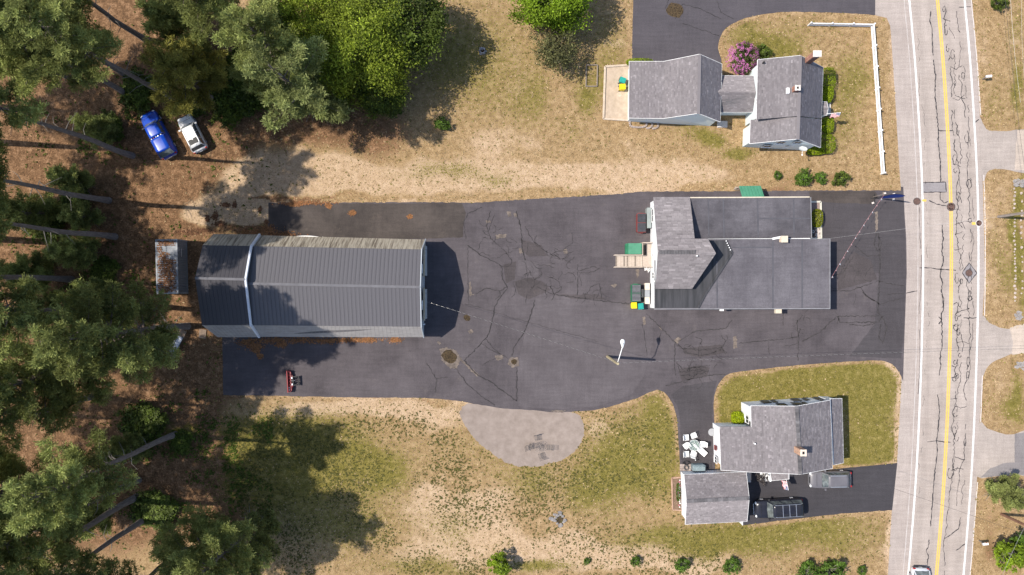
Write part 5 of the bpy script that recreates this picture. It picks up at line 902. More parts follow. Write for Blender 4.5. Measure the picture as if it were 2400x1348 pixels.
# ------------------------------------------------------------------ poles and wires
m_pole = M('utility_pole_wood', (0.11, 0.09, 0.078), (0.19, 0.16, 0.14), 3, .9, stretch=(4, 4, .5)); m_poled = M('dark_pole_wood', (0.09, 0.045, 0.03), (0.15, 0.085, 0.055), 3, .9, stretch=(4, 4, .5)); m_wire = M('black_cable', (0.03, 0.03, 0.032), (0.05, 0.05, 0.052), 5, .6); m_bare = M('bare_aluminium', (0.36, 0.345, 0.33), (0.46, 0.445, 0.43), 5, .35, metal=.3)
for x, y, h, mt, lb in ((2340, 508, 10.5, m_pole, 'grey wooden utility pole standing on the dry verge by the stone edging'), (2347, 1205, 10.5, m_poled, 'dark brown utility pole beside the small pine on the verge')):
    q = P(x, y); t = thing('utility_pole', lb, 'utility pole', (q.x, q.y, 0), group='utility poles along the road'); m = MB(); m.tube([(0, 0, -.05), (0, 0, 5), (0, 0, h)], [.17, .15, .12], 10); part('pole', m, mt, t); m = MB(); m.box((0, 0, h - .6), (.12, 2.4, .12)); part('crossarm', m, mt, t)
    for yy in (-1.0, -.4, .4, 1.0): m = MB(); m.lathe((0, yy, h - .54), [(.05, 0), (.07, .06), (.05, .12), (.02, .16)], 8); part('insulator', m, m_trim, t)
def cable(name, label, a, b_, sag, rad=.010, twist=False, mat=m_wire, n=40, cat='cable', group='overhead cables'):
    mid = (a + b_) / 2; t = thing(name, label, cat, (mid.x, mid.y, min(a.z, b_.z)), group=group); o = t.location; f = lambda u: a.lerp(b_, u) - Vector((0, 0, sag * 4 * u * (1 - u))) - o
    m = MB(); m.tube([f(k / n) for k in range(n + 1)], rad, 5); part('wire', m, mat, t)
    if twist:
        L_ = (b_ - a).length; N = int(L_ / .1); m = MB(); d = (b_ - a).normalized(); u_ = d.orthogonal().normalized(); v_ = d.cross(u_); pts = [f(k / N) + (u_ * math.cos(k * .1 * 2 * math.pi / .6) + v_ * math.sin(k * .1 * 2 * math.pi / .6)) * (rad + .003) for k in range(N + 1)]; m.tube(pts, .0075, 4); part('twisted_strand', m, m_bare, t)
    return t
lt = P(1450, 851, 7.6)
cable('service_cable', 'twisted white and black cable from the barn gable to the lamp post', P(1000, 707, 4.4), lt, .5, .011, True); cable('service_cable', 'twisted white and black cable from the lamp post towards the road', lt, P(2420, 816, 8.4), .5, .011, True)
cable('service_cable', 'thin pale cable from the utility pole to the shop roof edge', P(1944, 559, 3.4), P(2404, 500, 8.8), .3, .008, mat=m_bare); cable('service_cable', 'thin dark cable slanting across the road to the lower verge', P(2080, 1140, 8), P(2430, 1262, 8.6), .3, .012)
for (xa, ya), (xb, yb), r_, mt, lb in (((2351, -60), (2412, 470), .030, m_wire, 'black overhead cable down the right edge of the picture'), ((2366, -60), (2392, 240), .022, m_bare, 'bright overhead cable in the upper right corner'), ((2396, -40), (2402, 200), .018, m_bare, 'thin pale cable nearest the upper right corner'), ((2330, 1400), (2420, 1200), .022, m_bare, 'pale twin cable crossing the leafy bush at lower right')): cable('power_line', lb, P(xa, ya, 9), P(xb, yb, 9), .25, r_ * .45, mat=mt, cat='power line', group=None)
# flags
def flag(label, base, tip, cw, ch_, cat='flag'):
    t = thing('flag', label, cat, (base.x, base.y, 0)); o = t.location; b0, e0 = base - o, tip - o; m = MB(); m.tube([b0, e0], .025, 6); part('pole', m, m_trim, t); m = MB(); d = (e0 - b0).normalized(); nx_, nz_ = 12, 13; side = d.cross(Vector((0, 0, 1))).normalized(); dn = (Vector((0, 0, -1)) * .7 + side * .5).normalized()
    g = lambda i, j: e0 - d * (cw * i / nx_) + dn * (ch_ * j / nz_) + side * (.06 * math.sin(i * .9 + j * .25))
    for i in range(nx_):
        for j in range(nz_):
            blue_ = i < 5 and j < 7; col = (0.03, 0.045, 0.18) if blue_ else ((0.50, 0.03, 0.05) if j % 2 == 0 else (0.78, 0.77, 0.76)); m.add([g(i, j), g(i + 1, j), g(i + 1, j + 1), g(i, j + 1)], [(0, 1, 2, 3)], col=col)
    for i in range(5):
        for j in range(6):
            c_ = g(i + .5, j + .6) + Vector((0, 0, .012)); s = .022; m.add([c_ + d * s, c_ + dn * s, c_ - d * s, c_ - dn * s], [(0, 1, 2, 3)], col=(.8, .8, .8))
    part('cloth', m, M('flag_cloth', (1, 1, 1), (.94, .94, .94), 6, .8, attr=True), t, color=True)
flag('striped flag on a slanting pole by the front door of the blue house', P(1926, 268, 2.5), P(1971, 264, 3.7), .95, .62); flag('striped flag on a pole leaning out from the porch of the white house', P(1842, 1121, 2.5), P(1848, 1149, 3.2), .95, .62)
q = P(2049, 465); ff = thing('feather_banner', 'blue feather banner on a thin pole at the edge of the lot', 'banner', (q.x, q.y, .02)); m = MB(); m.tube([(0, 0, 0), (0, 0, 2.5), (.08, -.03, 4.2), (.55, -.16, 4.9), (1.05, -.28, 4.7)], [.03, .028, .024, .018, .012], 6); part('pole', m, m_black, ff); m = MB(); ed_ = [(0.03, 0, 1.1), (0.03, 0, 2.5), (.1, -.03, 4.15), (.55, -.16, 4.85), (1.0, -.27, 4.68)]; oe = [(.55, -.14, 1.1), (.85, -.22, 2.2), (1.05, -.30, 3.2), (1.12, -.32, 4.0), (1.08, -.29, 4.6)]
m.add(ed_ + oe + [(x, y + .02, z) for x, y, z in ed_ + oe], [(i, i + 1, i + 6, i + 5) for i in range(4)] + [(10 + i + 5, 10 + i + 6, 10 + i + 1, 10 + i) for i in range(4)]); part('cloth', m, M('banner_blue', (0.012, 0.035, 0.20), (0.02, 0.055, 0.28), 3, .7), ff); m = MB(); m.bar((-.5, 0, .04), (.5, 0, .04), .06); m.bar((0, -.5, .06), (0, .5, .06), .06); part('cross_base', m, m_black, ff)
for x, y in ((2073, 453.5), (2094, 455), (2045, 476), (2093, 468)): q = P(x, y); t = tag(link('weight_block', None, None, (q.x, q.y, .02)), {2073: 'white weight block north of the feather banner', 2094: 'pale weight block at the corner of the lot by the road', 2045: 'white weight block south west of the feather banner', 2093: 'pale weight block south east of the feather banner'}[x], 'weight block', 'small pale blocks round the banner'); m = MB(); m.box((0, 0, .09), (.18, .18, .18), rz=.3); part('block', m, m_cap, t)
a, b_ = P(1946, 656, 2.7), P(2073, 455, 2.6); q = (a + b_) / 2; ps = thing('pennant_string', 'string of pink and white pennants from the shop corner to the banner', 'pennant string', (q.x, q.y, 0)); m = MB(); f = lambda u: a.lerp(b_, u) - Vector((0, 0, 1.6 * u * (1 - u))); m.tube([f(k / 30) for k in range(31)], .009, 5); part('cord', m, M('pink_cord', (0.55, 0.22, 0.22), (0.65, 0.35, 0.35), 3, .7), ps, world_space=True); dr = (b_ - a).normalized(); sd = Vector((dr.y, -dr.x, 0))
for k in range(13):
    p = f((k + .5) / 13.2); m = MB(); h_ = (sd * .24 + Vector((0, 0, -.24))) * random.uniform(.7, 1.2); m.add([p - dr * .10, p + dr * .10, p + h_], [(0, 1, 2)]); m.add([p - dr * .10 + sd * .01, p + dr * .10 + sd * .01, p + h_ + sd * .01], [(2, 1, 0)]); part('pennant', m, (m_trim, M('pennant_pink', (0.62, 0.36, 0.36), (0.72, 0.48, 0.48), 3, .7))[k % 2], ps, world_space=True)
m = MB(); q2 = b_; m.tube([(q2.x, q2.y, 0), (q2.x, q2.y, 2.65)], .03, 8); part('pole', m, m_pole, ps, world_space=True)
# picket fence
m_vinyl = M('white_vinyl', (0.78, 0.78, 0.78), (0.85, 0.85, 0.85), 3, .4); p0, p1, p2 = P(1893.5, 60.5), P(2040.5, 63), P(2064.5, 408); fe = thing('picket_fence', 'white picket fence with a corner round the front lawn of the blue house', 'fence', (p1.x, p1.y, 0)); pk = MB(); pk.box((0, 0, .48), (.085, .03, .84)); pk.add([(-.0375, -.011, .9), (.0375, -.011, .9), (.0375, .011, .9), (-.0375, .011, .9), (0, 0, .96)], [(0, 1, 4), (1, 2, 4), (2, 3, 4), (3, 0, 4)]); pk_me = pk.mesh('picket', m_vinyl); pm_ = MB(); pm_.box((0, 0, .54), (.12, .12, 1.08)); pm_.add([(-.08, -.08, 1.08), (.08, -.08, 1.08), (.08, .08, 1.08), (-.08, .08, 1.08), (0, 0, 1.16)], [(0, 1, 4), (1, 2, 4), (2, 3, 4), (3, 0, 4), (3, 2, 1, 0)]); pm_me = pm_.mesh('post', m_vinyl)
for a, b_, n in ((p0, p1, 3), (p1, p2, 7)):
    an = math.atan2((b_ - a).y, (b_ - a).x)
    for k in range(n):
        u, v = a.lerp(b_, k / n), a.lerp(b_, (k + 1) / n); link('post', pm_me, fe, u - fe.location, (0, 0, an))
        for z in (.22, .78): m = MB(); m.bar(u + Vector((0, 0, z)), v + Vector((0, 0, z)), .11, .11); part('rail', m, m_vinyl, fe, world_space=True)
        np_ = 16
        for i in range(np_): link('picket', pk_me, fe, u.lerp(v, (i + .8) / (np_ + .6)) - fe.location, (0, 0, an))
    if b_ is p2: link('post', pm_me, fe, b_ - fe.location, (0, 0, an))
for x, y, rz, lb in ((2317, 179, .1, 'white mailbox alone on the upper verge right of the road'), (2309, 1275, .1, 'white and grey mailbox on the lower verge near the leafy bush')):
    q = P(x, y, 1.1); t = thing('mailbox', lb, 'mailbox', (q.x, q.y, 0), rz); m = MB(); m.bar((0, 0, 0), (0, 0, 1.0), .1); m.bar((-.3, 0, .95), (.3, 0, .95), .1); part('post', m, m_pole, t); secs = [[(x_, .14 * math.cos(a), 1.14 + .12 * math.sin(a)) for a in np.linspace(-.6, math.pi + .6, 9)] for x_ in (-.3, .3)]; part('mailbox_body', loft(secs), m_trim, t); m = MB(); m.box((-.31, 0, 1.14), (.02, .22, .2)); part('door', m, m_chrome, t); m = MB(); m.box((.05, .17, 1.28), (.16, .02, .1)); part('signal_flag', m, m_red, t)
# ------------------------------------------------------------------ concrete pad, bed frames, stones
q = P(1446, 218); pd = thing('concrete_pad', 'tan concrete pad with raised border at the west end of the blue house', 'concrete pad', (q.x, q.y, 0)); m_pad = M('tan_concrete', (0.42, 0.335, 0.25), (0.54, 0.44, 0.34), 1.5, .95, bump=.2, detail=9); m_padd = M('tan_border', (0.48, 0.39, 0.30), (0.60, 0.51, 0.41), 3, .9); m = MB(); m.prism([Vector((*P(x, y)[:2], .05)) for x, y in PATIO], -.02); part('slab', m, m_pad, pd, world_space=True)
for i, j in ((3, 0), (0, 1), (2, 3)): m = MB(); u, v = (P(*PATIO[i]), P(*PATIO[j])); k_ = Vector((0, 0, .11)); m.bar(u + k_, v + k_, .20, .2); part('border', m, m_padd, pd, world_space=True)
q = P(1451.5, 222); mc = tag(link('drain_lid', None, None, (q.x, q.y, .05)), 'round pale lid set in the tan concrete pad', 'drain lid'); m = MB(); m.lathe((0, 0, 0), [(.27, 0), (.27, .03), (.2, .04), (.01, .04)], 18); part('lid', m, m_padd, mc)
q = P(1386.5, 178); bf = thing('bed_frame', 'empty rectangular timber frame lying on the grass west of the concrete pad', 'garden frame', (q.x, q.y, 0)); fr = [P(1374, 153), P(1400, 153), P(1399, 203), P(1373, 203)]
for i in range(4): m = MB(); k_ = Vector((0, 0, .1)); m.bar(fr[i] + k_, fr[(i + 1) % 4] + k_, .1, .2); part('board', m, m_wood2, bf, world_space=True)
m_stn = M('grey_stone', (0.17, 0.155, 0.15), (0.32, 0.30, 0.29), 3, .9, bump=.4); m_stn2 = M('pale_edging_stone', (0.28, 0.225, 0.195), (0.44, 0.37, 0.33), 3, .9)
def fire(name, label, px, py, n, r, metal):
    q = P(px, py); t = thing(name, label, 'fire pit', (q.x, q.y, 0)); m = MB(); m.lathe((0, 0, 0), [(r, 0), (r * .9, .03), (.05, .05)], 14); part('ash', m, m_hole, t)
    for k in range(n): a = k * 6.283 / n + random.uniform(-.15, .15); m = MB(); rr = r * random.uniform(1.05, 1.3); m.ball((rr * math.cos(a), rr * math.sin(a), .12), random.uniform(.14, .24), (1, .8, .55), 7, 5, jit=.22); part('stone', m, m_stn, t)
    if metal: m = MB(); m.lathe((0, 0, 0), [(r * 1.02, 0), (r * 1.02, .35), (r * .96, .35), (r * .96, .0)], 20); part('ring', m, m_chrome, t)
    return t
f1 = fire('fire_pit', 'fire pit ringed by flat grey stones on the south lawn', 1312, 1217, 9, .44, False); fire('fire_pit', 'small metal fire ring with stones in the shaded north field', 1131, 120, 6, .28, True)
for x, y in ((-.75, -.05), (-1.0, .1), (-.55, .5), (0, .75), (.1, -.7)): m = MB(); m.ball((x, y, .06), random.uniform(.22, .32), (1, .75, .22), 8, 4, jit=.25); part('stone', m, m_stn, f1)
q = P(1500, 294); we = thing('window_well', 'three curved pale stone edgings below the south wall of the blue house garage', 'garden edging', (q.x, q.y, 0))
for x0, x1, d in ((1475.5, 1515, 299), (1500, 1528, 301), (1515, 1542, 302)):
    pts = [(x0, 285)] + [(x0 + (x1 - x0) * (.5 - .5 * math.cos(a)), 289 + (d - 289) * math.sin(a) ** .45) for a in np.linspace(.15, math.pi - .15, 9)] + [(x1, 287)]
    if x0 > 1480: pts = pts[5:]
    pts = lin_poly(pts, 6.0, 0, False)
    for a, b_ in zip(pts[:-1], pts[1:]): u, v = P(*a), P(*b_); k_ = Vector((0, 0, .1)); m = MB(); m.bar(u + k_, u.lerp(v, .9) + k_, .2, .2); part('block', m, m_stn2, we, world_space=True)
for nm, lb, x0, segs in (('stone_edging', 'left line of pale edging stones along the green strip by the utility pole', 2377, ((428, 494), (514, 706))), ('stone_edging', 'right line of pale edging stones along the green strip at the picture edge', 2393, ((432, 700),))):
    q = P(x0, 560); t = thing(nm, lb, 'stone edging', (q.x, q.y, 0), group='stone edging lines on the verge')
    for y0, y1 in segs:
        y = y0
        while y < y1: s = random.uniform(.09, .16); q = P(x0 + random.uniform(-1.5, 1.5) + (1.5 if y > 600 else 0), y); m = MB(); m.ball((q.x, q.y, .06), s, (1, 1.1, .6), 6, 4, jit=.25); part('stone', m, m_stn2, t, world_space=True); y += random.uniform(6, 11) if x0 < 2380 else random.uniform(9, 24)
for x, y, lb in ((2388, 428, 'heap of grey rocks at the upper end of the green verge strip'), (2388, 739, 'heap of grey rocks at the lower end of the green verge strip'), (2392, 858, 'heap of grey rocks below the middle right driveway')):
    q = P(x, y); t = thing('rock_heap', lb, 'rock heap', (q.x, q.y, 0), group='rock heaps on the verge')
    for k in range(16): m = MB(); m.ball((random.uniform(-.65, .5), random.uniform(-.4, .4), random.uniform(.08, .28)), random.uniform(.15, .3), (1, .85, .7), 7, 5, jit=.25); part('stone', m, m_stn, t)
# ------------------------------------------------------------------ things round the white house
m_wfab = M('white_sling', (0.74, 0.73, 0.70), (0.82, 0.81, 0.78), 5, .7); m_dkmetal = M('dark_wire', (0.07, 0.065, 0.065), (0.11, 0.105, 0.105), 5, .5)
def chair(name, label, px, py, rot, group):
    q = P(px, py, .5); t = thing(name, label, 'chair', (q.x, q.y, .014), R(rot), group)
    for x in (-.24, .24):
        for y in (-.24, .24): m = MB(); m.tube([(x, y, 0), (x, y, .42)], .02, 6); part('leg', m, m_trim, t)
    m = MB(); m.box((0, 0, .43), (.54, .54, .05)); part('seat', m, m_wfab, t); m = MB(); q_ = Matrix.Rotation(-.35, 3, 'Y'); m.box((-.36, 0, .70), (.05, .54, .56), rot=q_); part('backrest', m, m_wfab, t)
    for y in (-.30, .30): m = MB(); m.bar((-.28, y, .64), (.24, y, .62), .05, .03); part('armrest', m, m_trim, t)
for x, y, r_, lb in ((1609, 1025, 4, 'white patio chair at the upper left of the glass table set'), (1626, 1022, -70, 'white patio chair tucked in just above the glass table'), (1607.5, 1045, 215, 'white patio chair turned away left of the glass table'), (1646, 1041, 176, 'white patio chair right of the glass table'), (1609.5, 1064, 4, 'white patio chair at the lower left of the glass table set'), (1625, 1063, 75, 'white patio chair just below the glass table')): chair('patio_chair', lb, x, y, r_, 'white chairs round the glass table')
q = P(1643, 1056, .4); lo = thing('lounge_chair', 'long white lounge chair slanting at the lower right of the glass table', 'lounge chair', (q.x, q.y, .014), R(-42))
m = MB(); m.box((.2, 0, .36), (1.1, .62, .05)); part('seat', m, m_wfab, lo); m = MB(); m.box((-.55, 0, .5), (.6, .62, .05), rot=Matrix.Rotation(.5, 3, 'Y')); part('backrest', m, m_wfab, lo)
for x in (-.3, .65):
    for y in (-.26, .26): m = MB(); m.tube([(x, y, 0), (x, y, .35)], .02, 6); part('leg', m, m_trim, lo)
q = P(1627, 1044, .74); tg = thing('glass_table', 'round glass table among the white patio chairs', 'table', (q.x, q.y, .014)); m_tg = bpy.data.materials.new('table_glass'); m_tg.use_nodes = True; b = m_tg.node_tree.nodes['Principled BSDF']; b.inputs['Base Color'].default_value = (.55, .62, .58, 1); b.inputs['Roughness'].default_value = .05; b.inputs['Transmission Weight'].default_value = .75; b.inputs['IOR'].default_value = 1.1
m = MB(); m.lathe((0, 0, .72), [(.60, 0), (.60, .012), (.01, .012)], 26); part('tabletop', m, m_tg, tg); m = MB(); m.lathe((0, 0, .70), [(.61, 0), (.63, .02), (.61, .04), (.58, .02)], 26); part('rim', m, m_trim, tg)
for k in range(4): a = k * 1.57 + .5; m = MB(); m.tube([(.5 * math.cos(a), .5 * math.sin(a), 0), (.42 * math.cos(a), .42 * math.sin(a), .7)], .022, 6); part('leg', m, m_trim, tg)
q = P(1632, 1047, .8); um = thing('folded_umbrella', 'folded white umbrella lying across the glass table', 'umbrella', (q.x, q.y, .76), R(-45)); m = MB(); m.tube([(-.35, 0, .06), (-.1, 0, .07), (.4, 0, .05)], [.12, .14, .06], 8); part('canopy', m, m_wfab, um); m = MB(); m.tube([(-.6, 0, .06), (.5, 0, .06)], .02, 6); part('pole', m, m_trim, um)
q = P(1668.5, 1013, .6); rt_ = thing('round_side_table', 'round pale grey table against the west wall of the white house', 'table', (q.x, q.y, .014)); m = MB(); m.lathe((0, 0, .58), [(.40, 0), (.42, .02), (.42, .04), (.01, .045)], 24); part('tabletop', m, M('grey_tabletop', (0.27, 0.27, 0.275), (0.33, 0.33, 0.335), 3, .5), rt_); m = MB(); m.tube([(0, 0, 0), (0, 0, .58)], .05, 8); m.box((0, 0, .03), (.5, .06, .05)); m.box((0, 0, .034), (.06, .5, .05)); part('pedestal', m, m_dkmetal, rt_)
q = P(1639, 1098, .9); gc = thing('covered_grill', 'blue grey covered grill against the north wall of the garage', 'grill', (q.x, q.y, .014)); pr = [(-.72, -.28), (-.6, -.38), (.5, -.40), (.74, -.28), (.76, .28), (.5, .42), (-.6, .38), (-.72, .28)]; m = MB(); m.add([(x, y, 0.05) for x, y in pr] + [(x, y, .8) for x, y in pr] + [(x * .82, y * .62, 1.06) for x, y in pr], [(i, (i + 1) % 8, (i + 1) % 8 + 8, i + 8) for i in range(8)] + [(i + 8, (i + 1) % 8 + 8, (i + 1) % 8 + 16, i + 16) for i in range(8)] + [tuple(range(16, 24))]); part('cover', m, M('grill_cover', (0.16, 0.21, 0.225), (0.22, 0.27, 0.285), 2, .6), gc)
m = MB(); m.bar((-.78, -.2, .85), (-.78, .2, .85), .04); part('handle', m, m_chrome, gc)
q = P(1606.5, 1096, .1); dm = thing('paver_pad', 'small tan paving pad under the coiled hose beside the grill', 'paving pad', (q.x, q.y, .012))
for i in range(4):
    for j in range(3): m = MB(); m.box((-.46 + i * .31, -.24 + j * .25, .03), (.29, .23, .06)); part('paver', m, m_stn2, dm)
hs_ = thing('garden_hose', 'coiled dark hose lying on the small tan paving pad', 'hose', (q.x + .1, q.y, .075)); m = MB(); m.tube([((.24 + .06 * math.sin(k * .31)) * math.cos(k * .45), (.24 + .06 * math.sin(k * .31)) * math.sin(k * .45), .03 + .002 * k) for k in range(60)], .025, 5); part('coil', m, m_dkmetal, hs_); hr = thing('hose_reel', 'tangle of black hose and wire above the paving pad', 'hose', (q.x + .1, q.y + .55, .014)); m = MB()
for k in range(5): a0 = random.uniform(0, 6); m.tube([(random.uniform(-.1, .1) + .32 * math.cos(a0 + t_) * random.uniform(.8, 1.2), .2 * math.sin(a0 + t_), .05 + .05 * k) for t_ in np.linspace(0, 5, 14)], .02, 4)
part('coil', m, m_black, hr)
q = P(1631, 1078, .2); bl = thing('garden_ornament', 'small black and white ornament below the patio chairs', 'ornament', (q.x, q.y, .014)); m = MB(); m.ball((0, 0, .16), .14, (1.3, .8, 1), 8, 6); m.ball((.18, .05, .28), .08, n=7, m=5); part('body', m, m_black, bl); m = MB(); m.ball((-.06, 0, .28), .07, n=7, m=4); part('patch', m, m_trim, bl)
q = P(1755, 1118, .6); st_ = thing('bench_box', 'tan bench box by the east corner of the garage roof', 'bench', (q.x, q.y, .014)); m = MB(); m.box((0, .1, .3), (.48, .8, .6)); part('box', m, m_tanp, st_); m = MB(); m.box((.27, .1, .62), (.05, .85, .1)); part('backrest', m, m_wood2, st_); m = MB(); m.box((.05, -.5, .2), (.5, .3, .4)); part('step', m, m_cap, st_)
q = P(1583, 1156, .3); gb_ = thing('garden_bed', 'narrow garden bed with timber border at the west wall of the garage', 'garden bed', (q.x, q.y, 0)); fr = [P(1574, 1120), P(1597, 1118), P(1600, 1196), P(1576, 1194)]
for i, j in ((3, 0), (0, 1), (2, 3)): m = MB(); k_ = Vector((0, 0, .09)); m.bar(fr[i] + k_, fr[j] + k_, .14, .18); part('board', m, M('reddish_board', (0.34, 0.21, 0.15), (0.44, 0.30, 0.22), 3, .9), gb_, world_space=True)
m = MB(); m.prism([z + Vector((0, 0, .07)) for z in fr], -.02); part('soil', m, M('bed_soil', (0.15, 0.095, 0.06), (0.25, 0.17, 0.12), 6, .95, bump=.5), gb_, world_space=True)
for k in range(16): q = P(1593 + random.uniform(-2, 1.5), 1126 + k * 4.2, .3); m = MB(); m.ball((q.x, q.y, .2), .10, (.8, .8, 1.3), 6, 4, jit=.2); part('flower', m, random.choice((m_trim, m_trim, M('pink_petal', (0.6, 0.15, 0.22), (0.75, 0.3, 0.36), 6, .7))), gb_, world_space=True)
# wire furniture on the gravel
q = P(1264, 1048, .7); wt_ = thing('wire_table', 'round dark wire table on the gravel half circle', 'table', (q.x, q.y, .008)); m = MB()
for r_ in (.2, .38, .56): m.tube([(r_ * math.cos(a), r_ * math.sin(a), .70) for a in np.linspace(0, 6.283, 25)], .014, 4)
for k in range(8): a = k * .785; m.bar((0, 0, .70), (.56 * math.cos(a), .56 * math.sin(a), .70), .018)
part('tabletop', m, m_dkmetal, wt_)
for k in range(4): a = k * 1.57 + .4; m = MB(); m.tube([(.4 * math.cos(a), .4 * math.sin(a), 0), (.15 * math.cos(a), .15 * math.sin(a), .4), (.4 * math.cos(a), .4 * math.sin(a), .7)], .016, 5); part('leg', m, m_dkmetal, wt_)
for x, y, r_, lb in ((1259, 1027, -80, 'dark wire chair above the wire table'), (1239, 1050, 15, 'outer dark wire chair left of the wire table'), (1248, 1046, -10, 'inner dark wire chair pushed against the left of the wire table'), (1288, 1050, 178, 'dark wire chair right of the wire table'), (1268, 1069, 110, 'dark wire chair below the wire table')):
    q = P(x, y, .5); t = thing('wire_chair', lb, 'chair', (q.x, q.y, .008), R(r_), 'wire chairs round the wire table')
    for xx in (-.22, .22):
        for yy in (-.24, .24): m = MB(); m.tube([(xx, yy, 0), (xx, yy, .42)], .013, 5); part('leg', m, m_dkmetal, t)
    m = MB(); [m.bar((-.26, yy, .43), (.26, yy, .43), .016) for yy in np.linspace(-.26, .26, 8)]; [m.bar((xx, -.27, .432), (xx, .27, .432), .02) for xx in (-.26, .26)]; part('seat', m, m_dkmetal, t); m = MB(); [m.bar((-.26, yy, .43), (-.42, yy, .88), .016) for yy in np.linspace(-.26, .26, 8)]; m.bar((-.42, -.27, .88), (-.42, .27, .88), .022); part('backrest', m, m_dkmetal, t)
# timber behind the barn
m_oldw = M('old_timber', (0.26, 0.19, 0.14), (0.44, 0.34, 0.26), 4, .9, stretch=(1, 6, 1))
for x, y, rz, lb in ((426, 780, R(-25), 'weathered pallet lying on the grey sheet behind the barn'), (472.5, 783, R(-6) + 1.57, 'weathered pallet standing by the barn wall corner')):
    q = P(x, y, .4); t = thing('pallet', lb, 'pallet', (q.x, q.y, .5 if x < 450 else .02), rz, 'wooden pallets behind the barn')
    for k in range(6): m = MB(); m.box((0, -.32 + k * .13, .12), (1.0, .09, .03)); part('slat', m, m_oldw, t)
    for xx in (-.45, 0, .45): m = MB(); m.box((xx, 0, .06), (.08, .76, .09)); part('bearer', m, m_oldw, t)
q = P(410, 806, .4); sh_ = thing('sheet_stack', 'stack of grey sheets leaning among brown needles behind the barn', 'sheet stack', (q.x, q.y, 0), R(-28)); m = MB(); m.box((-.15, 0, .24), (1.1, 2.1, .46)); part('stack', m, M('grey_sheets', (0.13, 0.14, 0.15), (0.2, 0.21, 0.22), 3, .6), sh_); m = MB(); m.slab([(-.05, -1.0, .5), (.5, -.95, .5), (.52, 1.0, .52), (.0, 1.02, .52)], .04); part('top_sheet', m, M('bluish_sheet', (0.36, 0.39, 0.46), (0.46, 0.49, 0.56), 3, .5), sh_)
q = P(406, 835, .2); bd = thing('board_pile', 'loose old boards at the foot of the grey sheet stack', 'board pile', (q.x, q.y, 0), R(-35))
for k in range(5): m = MB(); m.box((random.uniform(-.1, .1), -.3 + k * .13, .04 + .03 * (k % 2)), (random.uniform(.8, 1.3), .1, .04), rz=random.uniform(-.15, .15)); part('board', m, m_oldw, bd)
# ------------------------------------------------------------------ vegetation
m_bark = M('pine_bark', (0.135, 0.104, 0.088), (0.235, 0.190, 0.168), 3.0, .95, bump=.8, stretch=(3, 3, .6)); m_bark2 = M('grey_bark', (0.16, 0.14, 0.12), (0.26, 0.235, 0.21), 4, .95, bump=.5)
L_pine = leaf_mat('pine_needles', (0.235, 0.262, 0.088), .38, .0); L_pale = leaf_mat('pale_pine_needles', (0.29, 0.325, 0.125), .40, .0); L_red = leaf_mat('red_pine_needles', (0.27, 0.25, 0.062), .30, .0); L_dec = leaf_mat('maple_leaves', (0.215, 0.270, 0.026), .42, .04, .08); L_dk = leaf_mat('dark_leaves', (0.080, 0.112, 0.014), .3, .05); L_bush = leaf_mat('shrub_leaves', (0.085, 0.150, 0.018), .3, .05, .10); L_lime = leaf_mat('lime_shrub_leaves', (0.24, 0.31, 0.012), .3, .04, .05); L_olive = leaf_mat('olive_leaves', (0.105, 0.105, 0.040), .25, .04); L_rhodo = leaf_mat('pink_flowers', (0.50, 0.17, 0.36), .25, .03, .05)
def quads(cent, nrm_bias, size, n_rng, aspect=.55, bias=.9, tint=None, spread=.28):
    """Rhombic leaves at given centres, facing roughly along nrm_bias."""
    N = len(cent); nr = n_rng.normal(size=(N, 3)); nr /= np.linalg.norm(nr, axis=1)[:, None]; nr = nr + nrm_bias * bias; nr /= np.linalg.norm(nr, axis=1)[:, None] + 1e-9
    a = n_rng.normal(size=(N, 3)); u = np.cross(nr, a); u /= np.linalg.norm(u, axis=1)[:, None] + 1e-9; v = np.cross(nr, u); s = (size * n_rng.uniform(.6, 1.35, N))[:, None]
    V = np.stack([cent - u * s, cent - v * s * aspect, cent + u * s, cent + v * s * aspect], 1).reshape(-1, 3); F = np.arange(4 * N).reshape(N, 4)
    t = n_rng.normal(1, spread, N).clip(.4, 1.9)[:, None] * np.ones((1, 3))
    if tint is not None: t = t * tint
    return V, F, t
def needles(cent, axis, k, ln, w, n_rng, tone):
    """k needle sprays per tuft, thin quads fanning round the tuft axis."""
    N = len(cent); d = n_rng.normal(size=(N, k, 3)) + axis[:, None, :] * 1.1; d /= np.linalg.norm(d, axis=2)[..., None]; a = n_rng.normal(size=(N, k, 3)); s = np.cross(d, a); s /= np.linalg.norm(s, axis=2)[..., None]
    L_ = (ln * n_rng.uniform(.7, 1.25, (N, k)))[..., None]; c = cent[:, None, :]; p0 = c - s * w * .4; p1 = c + s * w * .4; p2 = c + d * L_ + s * w; p3 = c + d * L_ - s * w
    V = np.stack([p0, p1, p2, p3], 2).reshape(-1, 3); F = np.arange(len(V)).reshape(-1, 4); t = np.repeat(tone, k) * n_rng.normal(1, .18, N * k).clip(.5, 1.6); return V, F, t[:, None] * np.ones((1, 3))
